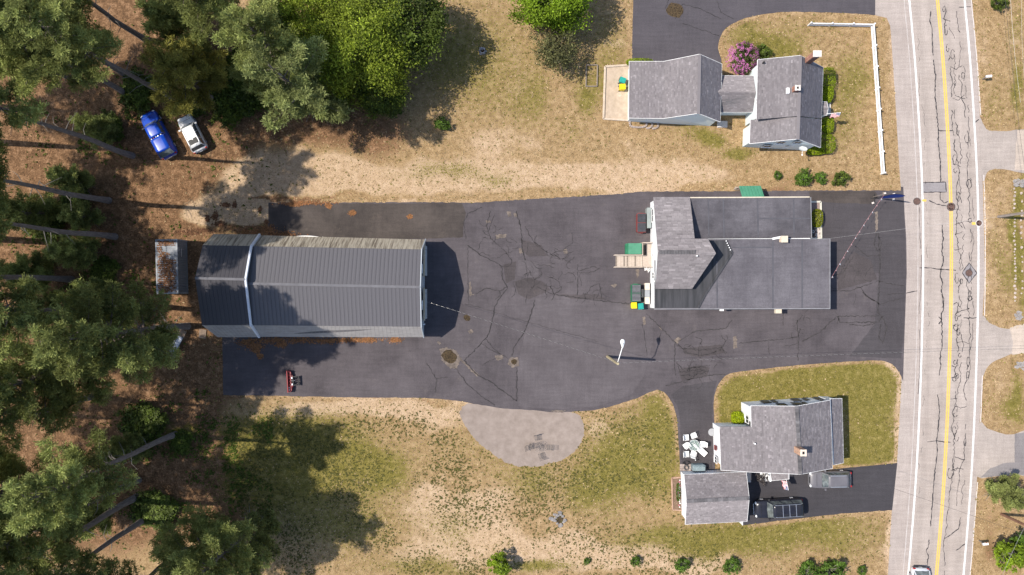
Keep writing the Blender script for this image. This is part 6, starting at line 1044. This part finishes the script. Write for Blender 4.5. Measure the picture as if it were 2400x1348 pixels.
def pine(seed, h=24.0, z0=10.0, Rm=4.6, tr=.31, per=.82, tuft=.36, dens=2.5, top=.65, pom=False):
    g = np.random.default_rng(seed); rnd = random.Random(seed); tk = MB(); cen = []; axs = []; tone = []
    lean = [(0, 0)]
    for i in range(8): lean.append((lean[-1][0] + rnd.uniform(-.16, .16), lean[-1][1] + rnd.uniform(-.16, .16)))
    ax = lambda z: np.array([np.interp(z, np.linspace(0, h, 9), [q[0] for q in lean]), np.interp(z, np.linspace(0, h, 9), [q[1] for q in lean]), z])
    tk.tube([ax(z) for z in np.linspace(0, h * .97, 12)], [tr * (1.25 if i == 0 else 1) * (1 - .88 * (i / 11) ** 1.2) for i in range(12)], 9)
    z = z0
    while z < h:
        t = (z - z0) / (h - z0); prof = min(1, .55 + 1.5 * t) * (1 - t) ** top + .10; nb = rnd.randint(4, 6) if t < .85 else 4; a0 = rnd.uniform(0, 6.28)
        for b in range(nb):
            if rnd.random() > per: continue
            az = a0 + b * 6.283 / nb + rnd.uniform(-.4, .4); Lb = Rm * prof * rnd.choice((rnd.uniform(.35, .7), rnd.uniform(.7, 1.05), rnd.uniform(1.0, 1.3))); up = rnd.uniform(-.05, .22) + .5 * t ** 2; p = ax(z); pts = []
            for s in np.linspace(0, 1, 5): pts.append(p + np.array([math.cos(az) * Lb * s, math.sin(az) * Lb * s, Lb * (up * s + .12 * s * s - .10 * s * (1 - s))]))
            tk.tube(pts, [max(.015, .022 * Lb * (1 - .8 * i / 4)) for i in range(5)], 4, cap=False)
            dirv = np.array([math.cos(az), math.sin(az), .15]); side = np.array([-math.sin(az), math.cos(az), 0])
            n = max(3, int(Lb * dens * 1.35)); tb = rnd.uniform(.68, 1.35)
            for i in range(n):
                s = .28 + .72 * (i + rnd.random()) / n; q = np.array(pts[0]) * 0; fi = s * 4; k = min(3, int(fi)); q = pts[k] + (pts[k + 1] - pts[k]) * (fi - k); reach = .36 * Lb * (1.15 - s) * (.4 + s)
                for sd in (-1, 1):
                    m_ = max(1, int(reach * 1.7 + .5))
                    for j in range(m_ + 1):
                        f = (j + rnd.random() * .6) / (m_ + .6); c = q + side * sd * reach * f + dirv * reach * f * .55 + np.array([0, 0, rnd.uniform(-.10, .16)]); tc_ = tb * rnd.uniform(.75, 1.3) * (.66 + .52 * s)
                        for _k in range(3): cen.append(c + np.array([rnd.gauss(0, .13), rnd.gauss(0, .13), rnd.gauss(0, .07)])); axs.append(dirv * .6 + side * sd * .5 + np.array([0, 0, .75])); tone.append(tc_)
        z += rnd.uniform(.62, 1.1) * (1 if h > 10 else .7)
    for i in range(rnd.randint(11, 18)):                     # dead snags on the bare trunk
        zz = rnd.uniform(z0 * .35, z0 * 1.1); az = rnd.uniform(0, 6.28); Lb = rnd.uniform(.5, 2.4); p = ax(zz); k1 = p + np.array([math.cos(az) * Lb * .5, math.sin(az) * Lb * .5, rnd.uniform(-.1, .3)]); k2 = k1 + np.array([math.cos(az + rnd.uniform(-.7, .7)) * Lb * .5, math.sin(az + rnd.uniform(-.7, .7)) * Lb * .5, rnd.uniform(-.5, .3)]); tk.tube([p, k1, k2], [.045, .03, .012], 4, mi=1)
    cen = np.array(cen); axs = np.array(axs); tone = np.array(tone); axs /= np.linalg.norm(axs, axis=1)[:, None]
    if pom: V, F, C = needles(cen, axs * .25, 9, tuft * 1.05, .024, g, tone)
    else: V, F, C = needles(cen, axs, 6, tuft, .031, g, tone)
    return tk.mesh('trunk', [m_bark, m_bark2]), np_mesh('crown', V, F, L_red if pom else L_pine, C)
def broadleaf(seed, h, Rm, mat, base=.35, ncl=240, per=80, leaf=.17, tr=.2, squash=.8, layered=False, clr=.62):
    g = np.random.default_rng(seed); rnd = random.Random(seed); tk = MB(); tips = []
    tk.tube([(0, 0, 0), (.05, .02, h * base * .6), (.1, -.05, h * base)], [tr * 1.2, tr, tr * .8], 8); cz = h * (base + (1 - base) * .45); rz = h * (1 - base) * .55
    lump = g.normal(size=(9, 3)); lump /= np.linalg.norm(lump, axis=1)[:, None]
    C_, B_ = [], []
    while len(C_) < ncl:
        d = g.normal(size=3); d /= np.linalg.norm(d); r = clr + (1 - clr) * g.random() ** .6; bulge = .55 + .62 * max(0, np.max(lump @ d)) ** 4; p = np.array([d[0] * Rm * bulge, d[1] * Rm * bulge, d[2] * rz * squash]) * r + [0, 0, cz]
        if p[2] < h * .06: continue
        if layered: p[2] = round(p[2] / 1.1) * 1.1 + g.normal(0, .12)
        C_.append(p); B_.append(d)
    C_ = np.array(C_); B_ = np.array(B_)
    for p in C_[:: max(1, ncl // 34)]:
        s = np.array([.08, 0, h * base * rnd.uniform(.75, 1.1)]); mdl = s + (p - s) * .55 + np.array([0, 0, .12 * h * .3]); tk.tube([s, mdl, p], [tr * .45, tr * .22, .015], 5, cap=False)
    cl = np.repeat(C_, per, 0); rad = np.repeat(g.uniform(.55, 1.0, len(C_)) * Rm * .20, per)[:, None]; o = g.normal(size=cl.shape) * .6; o[:, 2] *= .45 if layered else .65
    if layered:
        out = np.repeat(B_ * [1, 1, .1], per, 0); o = o + out * g.uniform(-.6, 1.6, (len(cl), 1))
    bias = np.repeat(B_ * .5, per, 0) + [0, 0, .9]; V, F, t = quads(cl + o * rad, bias, leaf, g, bias=.9); t *= np.repeat(g.normal(1, .28, len(C_)).clip(.45, 1.6), per)[:, None]
    return tk.mesh('trunk', m_bark2), np_mesh('crown', V, F, mat, t)
def clipped(seed, sx, sy, sz, mat, n, leaf=.06):
    g = np.random.default_rng(seed); d = g.normal(size=(n, 3)); d /= np.linalg.norm(d, axis=1)[:, None]; e = 1 / (np.abs(d) ** 3.2).sum(1) ** (1 / 3.2); p = d * e[:, None] * g.uniform(.86, 1.02, (n, 1)) * [sx / 2, sy / 2, sz / 2] + [0, 0, sz * .52]; p = p[p[:, 2] > 0.02]
    V, F, t = quads(p, p - [0, 0, sz * .4], leaf, g, bias=1.2); tk = MB(); tk.tube([(0, 0, 0), (0, 0, sz * .5)], [.06, .03], 6)
    for k in range(5): tk.tube([(0, 0, sz * .15), (random.uniform(-.3, .3) * sx, random.uniform(-.3, .3) * sy, sz * .7)], [.03, .01], 4)
    return tk.mesh('trunk', m_bark2), np_mesh('crown', V, F, mat, t)
def plant(name, label, cat, me, px, py, sc=(1, 1, 1), rz=0.0, group=None, crown='crown', z=0.0):
    q = P(px, py); t = thing(name, label, cat, (q.x, q.y, z), rz, group); a = link('trunk', me[0], t); b = link(crown, me[1], t)
    for o in (a, b): o.scale = sc
    return t
TALL = [pine(s, h_, z0, r_) for s, h_, z0, r_ in ((101, 30, 21, 4.0), (102, 30, 19, 4.3), (103, 25, 13.5, 4.2), (104, 26, 9, 4.8), (105, 27, 16, 4.4))]; TALL_H = [30, 30, 25, 26, 27]
BUSHY = [pine(s, 18, z0, r_, tr=.3, dens=2.6, per=.62) for s, z0, r_ in ((111, 3.0, 4.7), (112, 2.0, 4.5))]
RED = pine(121, 16, 6.0, 4.2, tr=.28, dens=1.9, pom=True, tuft=.36)
SMALLP = pine(131, 6.5, .8, 2.2, tr=.14, dens=4.2, tuft=.24)
PG = 'pines of the wood on the left'
for x, y, h, k, rz, lb in (
 (310, 365, 30, 0, .3, 'tall pine whose long bare trunk ends just below left of the blue pickup'), (255, 470, 30, 1, 1.9, 'tall pine whose trunk foot stands left of the pale sandy patch'), (270, 555, 30, 0, 4.0, 'tall pine with level trunk left of the grey container, upper one'), (168, 655, 31, 0, 2.2, 'tall pine with short level trunk at the left edge middle'), (340, 715, 31, 0, 5.0, 'tall pine whose long trunk ends just below left of the container'), (440, 765, 27, 3, .9, 'tall pine rooted at the rear corner of the barn'), (412, 1018, 27, 4, 3.1, 'tall pine with thick slanting bare trunk in the lower left clearing'), (320, 1165, 33, 0, 4.4, 'tall pine whose trunk foot meets the pile of bright undergrowth at lower left'), (340, 1216, 25, 2, .2, 'tall pine with short trunk under the bright undergrowth at lower left'), (415, 235, 28, 1, 2.7, 'tall pine with slanting trunk directly above the two parked vehicles'),
 (302, 180, 26, 3, 1.2, 'tall pine with broad crown at the far upper left'), (345, 95, 25, 2, 3.3, 'tall pine in the upper left corner group, second from the edge'), (300, 222, 25, 2, .7, 'tall pine crown filling the left edge above the long diagonal trunk'), (185, 190, 26, 3, 4.1, 'tall pine crown cut by the left edge in the upper corner'), (300, 850, 26, 3, 2.0, 'tall pine with wide crown below the trunk at the barn corner'), (215, 930, 27, 4, 3.6, 'tall pine crown at the left edge below the middle'), (325, 1125, 25, 2, 2.9, 'tall pine with crown over the dead branches at lower left'), (195, 1080, 26, 3, 4.8, 'tall pine crown in the lower left corner'), (430, 1290, 22, 2, 1.7, 'tall pine cut by the bottom edge at lower left'), (575, 90, 22, 3, 4.5, 'tall pine at the top edge behind the big pale green pine')):
    plant('pine_tree', lb, 'pine tree', TALL[k], x, y, (h / TALL_H[k] * 1.02, h / TALL_H[k] * 1.02, h / TALL_H[k]), rz, PG)
_c = BUSHY[0][1].copy(); _c.materials[0] = L_pale; PALE = (BUSHY[0][0], _c)
plant('pine_tree', 'big pale green pine with full crown above the dry grass at top left', 'pine tree', PALE, 752, 262, (1.15, 1.15, 1.08), .4, PG); plant('pine_tree', 'full crowned pine left of the yellow green maple, behind the big pale pine', 'pine tree', BUSHY[1], 715, 190, (1.05, 1.05, 1.12), 2.2, PG)
plant('pine_tree', 'bushy dark green pine at the bottom edge of the shaded lawn', 'pine tree', BUSHY[1], 612, 1212, (1.0, 1.0, 1.05), 3.9, PG); plant('pine_tree', 'bushy pine on the bottom edge left of the shaded lawn', 'pine tree', BUSHY[0], 520, 1240, (.95, .95, .9), 1.5, PG)
plant('red_pine', 'knobbly crowned olive pine above the silver car', 'pine tree', RED, 522, 242, (1, 1, .95), .8)
plant('pine_tree', 'small pine at the foot of the dark brown utility pole', 'pine tree', SMALLP, 2334, 1148, (.92, .92, .85), .3)
YOUNG = [pine(141, 9, 1.2, 2.6, tr=.12, dens=2.6, tuft=.32), pine(142, 8, 1.0, 2.3, tr=.11, dens=2.6, tuft=.32)]
for x, y, sc, k, lb in ((262, 318, .72, 0, 'young pine between the two upper long trunks left of the blue pickup'), (205, 432, .8, 1, 'young pine just above the second long trunk'), (120, 500, 1.0, 0, 'young pine at the left edge between the second long trunk and the level trunk'), (225, 512, .75, 1, 'young pine right above the level trunk'), (215, 588, .85, 0, 'young pine just below the level trunk'), (120, 640, 1.0, 1, 'young pine at the left edge right of the short level trunk'), (250, 690, .7, 0, 'young pine above the long trunk that ends near the container'), (150, 720, .95, 1, 'young pine at the left edge above the long trunk that ends near the container'), (330, 1045, .8, 0, 'young pine in the shade between the two lower clearings'), (255, 1195, .9, 1, 'young pine beside the lower slanting trunks'), (455, 90, 1.25, 1, 'young dark pine at the top edge left of the pale pine'), (500, 175, 1.0, 0, 'young pine behind the knobbly crowned pine'), (640, 205, 1.0, 1, 'young pine in the shade left of the big pale pine')):
    plant('young_pine', lb, 'pine tree', YOUNG[k], x, y, (sc, sc, sc), x * .7 % 6, 'young pines under the tall ones')
far_me = pine(151, 30, 20, 4.2, dens=1.5); Vc, Fc, Cc, n0 = [], [], [], 0; vb = np.empty(len(far_me[1].vertices) * 3, np.float32); far_me[1].vertices.foreach_get('co', vb); vb = vb.reshape(-1, 3); fb = np.arange(len(vb)).reshape(-1, 4); wood_tk = MB()
for x, y in ((-60, 330), (-10, 560), (-120, 470), (-40, 690), (-170, 620), (-130, 800), (-60, 960), (-150, 240), (40, 820), (-80, 1120)):
    q = P(x, y); aa = x * .37; rot = np.array([[math.cos(aa), -math.sin(aa), 0], [math.sin(aa), math.cos(aa), 0], [0, 0, 1]]); Vc.append(vb @ rot.T + [q.x, q.y, 0]); Fc.append(fb + n0); n0 += len(vb); wood_tk.tube([(q.x, q.y, 0), (q.x, q.y, 14), (q.x, q.y, 28)], [.4, .3, .08], 7)
bpy.data.meshes.remove(far_me[1]); wood = tag(link('woodland', np_mesh('woodland', np.concatenate(Vc), np.concatenate(Fc), L_pine, np.ones((n0 // 4, 3)))), kind='stuff'); part('trunk', wood_tk, m_bark, wood, kind='stuff')
MAPLE = broadleaf(201, 13, 5.9, L_dec, .22, 360, 110, .135, .26, .95, True); DARKT = broadleaf(202, 10, 4.4, L_dk, .15, 300, 100, .13, .2, .95); BRIGHT = broadleaf(203, 9, 4.4, leaf_mat('bright_leaves', (0.15, 0.225, 0.012), .35, .04, .06), .2, 260, 100, .13, .2, .9)
OLIVE = broadleaf(204, 5.2, 2.9, L_olive, .2, 150, 30, .10, .10, .85, clr=.3); SAP = broadleaf(205, 3.6, 1.35, leaf_mat('sapling_leaves', (0.15, 0.215, 0.012), .35, .04, .05), .25, 70, 36, .13, .05, .95)
plant('maple_tree', 'broad yellow green maple at the top, right of the big pine', 'tree', MAPLE, 872, 150, (.84, .84, .95), .5); plant('leafy_tree', 'dark green leafy tree right of the yellow green maple at the top edge', 'tree', DARKT, 958, 98, (1.0, 1.0, 1.0), 1.1); plant('leafy_tree', 'dark green leafy tree low behind the maple facing the dry grass', 'tree', DARKT, 905, 215, (.75, .75, .62), 3.1)
plant('leafy_tree', 'bright green tree cut by the top edge above the sparse olive tree', 'tree', BRIGHT, 1284, 30, (1.0, .95, 1), .6); plant('olive_tree', 'sparse olive brown small tree in the north field under the bright green tree', 'tree', OLIVE, 1298, 135, (1.05, 1.05, 1), .4); plant('leafy_tree', 'yellow green leafy tree at the top edge behind the big pale pine', 'tree', MAPLE, 765, 85, (.74, .74, .9), 2.6)
plant('sapling', 'bright green sapling alone at the bottom edge of the dry lawn', 'sapling', SAP, 1170, 1311, (.95, .95, .8), .9); plant('leafy_bush', 'bright green leafy bush in the lower right corner', 'bush', SAP, 2338, 1284, (1.3, 1.3, 1.15), 2.0); plant('leafy_bush', 'darker leafy bush right of the bright bush in the lower right corner', 'bush', broadleaf(206, 3.8, 1.7, L_bush, .2, 70, 40, .13, .06, .9), 2372, 1270, (1, 1, 1), 2.0)
BUSHES = [broadleaf(211, 1.7, 1.0, L_bush, .1, 70, 40, .075, .04, .95), broadleaf(212, 1.6, 1.0, L_dk, .1, 70, 40, .08, .04, .95)]; UNDER = broadleaf(213, 3.2, 2.4, L_dk, .1, 150, 50, .15, .06, .9, clr=.4)
for x, y, r_, k, lb, gp in ((1820, 412.5, .60, 0, 'small round bright shrub at the left end of the row north of the shop', 'row'), (1877, 420, 1.06, 0, 'largest round shrub in the row north of the shop', 'row'), (1919, 419, .68, 0, 'small oval shrub third in the row north of the shop', 'row'), (1966, 422, .90, 1, 'dull green shrub at the right end of the row north of the shop', 'row'), (1037, 294, .92, 0, 'lone round green shrub in the tree shade of the north field', None), (939, 265, .22, 0, 'tiny green seedling left of the lone round shrub', None), (1488, 1311, .72, 0, 'second shrub from the left along the bottom edge row', 'low'), (1595, 1319, 1.02, 0, 'third and fullest round shrub along the bottom edge row', 'low'), (1711, 1321, .88, 0, 'fourth shrub along the bottom edge row, below the garage', 'low'), (1375, 1313, .42, 0, 'smallest shrub at the left end of the bottom edge row', 'low'), (1888, 1336, 1.30, 0, 'left half of the big shrub pair at the bottom edge', 'low'), (1938, 1332, 1.55, 0, 'right half of the big shrub pair at the bottom edge', 'low'), (2016, 1334, .66, 0, 'small bright shrub right of the big shrub pair at the bottom edge', 'low'), (1786, 128, .85, 1, 'blue green shrub right of the pink rhododendron', None), (2334, 12, 1.0, 1, 'olive shrub by the overhead cables at the upper right', None), (1300, 60, .8, 1, 'dark shrub in the shade below the bright green tree', None)):
    plant('shrub', lb, 'shrub', BUSHES[k], x, y, (r_ * (1 + .18 * math.sin(x)), r_ * (1 + .15 * math.cos(x * 1.7)), r_ * .95), x * .7 % 6, {'row': 'row of shrubs north of the shop', 'low': 'shrubs along the bottom edge', None: None}[gp])
for x, y, sx, sy, sz, lb in ((1934, 192, 1.5, 2.8, 1.5, 'tall clipped lime hedge block at the front left of the blue house'), (1933, 224, 1.2, 1.6, 1.3, 'middle clipped lime shrub just above the porch roof'), (1932, 236, .9, .9, 1.1, 'small clipped lime shrub touching the porch roof'), (1934, 297, 1.2, 1.7, 1.3, 'clipped lime shrub just below the porch and flag'), (1931, 340, 1.9, 2.2, 1.3, 'clipped lime shrub wrapping the front corner by the satellite dish'), (1907, 356, 1.8, .9, 1.0, 'low clipped lime shrub under the satellite dish corner')): plant('clipped_shrub', lb, 'shrub', clipped(int(x + y), sx, sy, sz, L_lime, 2600), x, y, group='clipped shrubs along the front of the blue house')
plant('clipped_shrub', 'square clipped lime shrub in the notch of the white house', 'shrub', clipped(77, 1.35, 1.35, 1.2, leaf_mat('yellow_lime_leaves', (0.33, 0.40, 0.012), .3, .04, .03), 3000), 1725, 977); plant('clipped_shrub', 'lime shrub in the planter bed by the shop front', 'shrub', clipped(78, 1.15, 2.0, 1.0, leaf_mat('olive_lime_leaves', (0.22, 0.24, 0.015), .3, .04, .03), 2600), 1909, 513, z=.2)
plant('low_hedge', 'low light green hedge strip behind the garage wing of the blue house', 'hedge', clipped(79, 3.0, .7, 1.1, L_lime, 2400), 1497, 149); plant('weed_clump', 'green weed clump by the timber bed frame of the garage', 'weed clump', clipped(80, .4, 2.0, .35, L_bush, 500, .07), 1588, 1152, z=.12)
rh = plant('rhododendron', 'rhododendron covered in pink flowers between the blue house roofs', 'rhododendron', broadleaf(214, 2.6, 1.75, leaf_mat('rhododendron_leaves', (0.11, 0.125, 0.035), .25, .05), .1, 130, 44, .10, .05, .95), 1731, 147, (1, 1, 1), .2)
g = np.random.default_rng(5); d = g.normal(size=(150, 3)); d[:, 2] = np.abs(d[:, 2]); d /= np.linalg.norm(d, axis=1)[:, None]; cl = d * [1.8, 1.8, 1.25] * g.uniform(.9, 1.05, (150, 1)) + [0, 0, 1.45]; cl = np.repeat(cl, 12, 0) + g.normal(size=(1800, 3)) * .09; V, F, t = quads(cl, cl - [0, 0, 1], .075, g, bias=.9); o = link('blossom', np_mesh('blossom', V, F, L_rhodo, t), rh); o['kind'] = 'stuff'
for x, y, sx, sz, lb in ((575, 222, 1.25, 1.1, 'dark leafy thicket right of the slender trunk above the silver car'), (548, 262, .8, .6, 'low dark thicket at the edge of the leaf litter above the silver car'), (330, 222, .9, .6, 'dark undergrowth left of the slanting trunk above the vehicles'), (455, 250, .6, .4, 'low green undergrowth just above the silver car'), (262, 300, .7, .35, 'low green undergrowth left of the blue pickup'), (365, 1190, 1.0, .42, 'bright low undergrowth at lower left beside the short curved trunk'), (345, 985, 1.0, .6, 'dark thicket in the shade above the thick slanting trunk'), (430, 1035, .55, .35, 'green tuft of undergrowth at the foot of the thick slanting trunk'), (250, 640, .7, .35, 'low undergrowth between the level trunks at the left'), (905, 235, .8, .5, 'low dark growth at the lower edge of the maple'), (600, 190, 1.3, 1.2, 'dark thicket under the big pale green pine'), (790, 230, 1.0, .8, 'dark thicket under the maple on its left'), (120, 520, .9, .5, 'undergrowth at the left edge between two long trunks'), (180, 470, .8, .4, 'undergrowth beside the second long trunk from the top')): plant('undergrowth', lb, 'undergrowth', UNDER, x, y, (sx, sx, sz), x * .3 % 6, 'thickets under the trees')
dr = plant('bare_shrub', 'bare dark shrub beside the porch steps of the white house', 'shrub', broadleaf(215, 1.0, .85, leaf_mat('dead_twigs', (0.05, 0.042, 0.042), .1, .05), .05, 50, 16, .06, .03, .9, clr=.2), 1785, 1121)

# grass, weeds and litter too many to count
def in_hard(px, py):
    r = np.zeros(px.shape, bool)
    for p in HARD: r |= inpoly(px, py, p)
    return r
def scatter(n, x0, x1, y0, y1, wfun, seed):
    g = np.random.default_rng(seed); px = g.uniform(x0, x1, n); py = g.uniform(y0, y1, n); k = ~in_hard(px, py); px, py = px[k], py[k]; w = wfun(px, py); k = g.random(len(px)) < w; return px[k], py[k]
def tufts(name, px, py, r_, hgt, k, mat, col, seed, wd=.35):
    g = np.random.default_rng(seed); N = len(px); c = np.stack([(px - 1200) * S, (674 - py) * S, np.zeros(N)], 1); s = g.uniform(.6, 1.4, (N, 1)); a = g.uniform(0, 6.28, (N, k)); rr = r_ * s * g.uniform(.6, 1.2, (N, k)); tip = c[:, None, :] + np.stack([np.cos(a) * rr, np.sin(a) * rr, hgt * s * g.uniform(.4, 1.2, (N, k))], 2); sd = np.stack([-np.sin(a), np.cos(a), np.zeros_like(a)], 2) * (rr * wd)[..., None]; b = c[:, None, :] + (tip - c[:, None, :]) * .12
    V = np.stack([b - sd * .5, b + sd * .5, (b + tip) / 2 + sd + [0, 0, .02], tip, (b + tip) / 2 - sd + [0, 0, .02]], 2)[:, :, [0, 1, 2, 4, 3]].reshape(-1, 3)
    base = np.arange(N * k)[:, None] * 5; F = np.concatenate([base + [0, 1, 2], base + [0, 2, 3], base + [3, 2, 4]], 1).reshape(-1, 3); C = np.repeat(np.repeat(col, k, 0) * g.normal(1, .22, (N * k, 1)).clip(.5, 1.6), 3, 0)
    return tag(link(name, np_mesh(name, V, F, mat, C)), kind='stuff')
m_blade = leaf_mat('grass_blades', (1, 1, 1), .15, .02, 0)
def chan(px, py, c): return channels(px, py)[c]
px, py = scatter(60000, 560, 2110, 930, 1400, lambda x, y: np.clip((fbm(x, y, 70, 77) - .36) * 2.8, 0, 1) * (np.clip(1.25 - x / 2400, .2, 1)) * np.clip((y - 955) / 40, 0, 1) * np.where(x > 1690, .12, 1) * .62, 21)
tufts('weed_tufts', px, py, .105, .06, 6, m_blade, np.array([[.092, .090, .026]]) * np.ones((len(px), 1)), 22, .4)
px, py = scatter(150000, 480, 2400, 0, 1348, lambda x, y: np.clip(chan(x, y, 'g') * 1.1 - .12, 0, 1) * .65, 31); gcol = np.array([.175, .150, .045]) * (.75 + .6 * fbm(px, py, 30, 5))[:, None]
tufts('grass', px, py, .10, .06, 3, m_blade, gcol, 32, .5)
px, py = scatter(90000, 380, 2400, 0, 1348, lambda x, y: np.clip(1 - chan(x, y, 'g') - chan(x, y, 'l') * .7, 0, 1) * .6, 41); gcol = np.array([.40, .295, .165]) * (.7 + .6 * fbm(px, py, 40, 6))[:, None]
tufts('dry_grass', px, py, .10, .05, 3, m_blade, gcol, 42, .45)
px, py = scatter(120000, 0, 640, 0, 1348, lambda x, y: np.clip(chan(x, y, 'g') * 1.2 - .2, 0, 1) * np.clip((fbm(x, y, 34, 91) - .46) * 6, 0, 1) * .7, 51); tufts('ground_cover', px, py, .13, .14, 4, m_blade, np.array([.085, .115, .022]) * (.6 + .8 * fbm(px, py, 40, 8))[:, None], 52, .5)
px, py = scatter(70000, 0, 1050, 120, 1348, lambda x, y: np.clip(chan(x, y, 'l') * 1.2 - .25, 0, 1) * .55, 61); tufts('leaf_litter', px, py, .09, .03, 3, m_blade, np.array([.24, .135, .070]) * (.5 + .9 * np.random.default_rng(4).random(len(px)))[:, None], 62, .6)
def blobs_fun(bl):
    def f():
        x0, y0, rx, ry = random.choice(bl); x, y = random.gauss(x0, rx * .5), random.gauss(y0, ry * .5); q = P(x, y); return q.x, q.y
    return f
m_orange = M('orange_needles', (0.19, 0.088, 0.035), (0.33, 0.155, 0.065), 4, .95, attr=True)
litter('needle_drift', 6500, blobs_fun([(580, 803, 22, 10), (600, 812, 20, 10), (640, 798, 50, 7), (700, 797, 50, 8), (760, 800, 40, 7), (810, 797, 40, 5), (860, 797, 30, 6), (925, 797, 14, 6), (660, 808, 14, 6), (660, 550, 40, 9), (630, 540, 20, 14), (590, 545, 30, 10), (720, 476, 60, 4), (770, 482, 6, 5), (690, 479, 16, 5), (826, 499, 7, 5), (960, 508, 5, 4), (610, 835, 6, 5), (600, 822, 8, 5)]), .02, .075, None, m_orange, .03)
litter('needle_clump', 1500, blobs_fun([(505, 508, 8, 9), (487, 513, 4, 6), (515, 525, 16, 6), (530, 480, 8, 5), (480, 540, 30, 5), (440, 545, 40, 6), (550, 480, 4, 6), (610, 490, 3, 5), (625, 520, 4, 4)]), .01, .09, None, M('brown_needles', (0.12, 0.055, 0.028), (0.2, 0.10, 0.05), 4, .95, attr=True), .06)
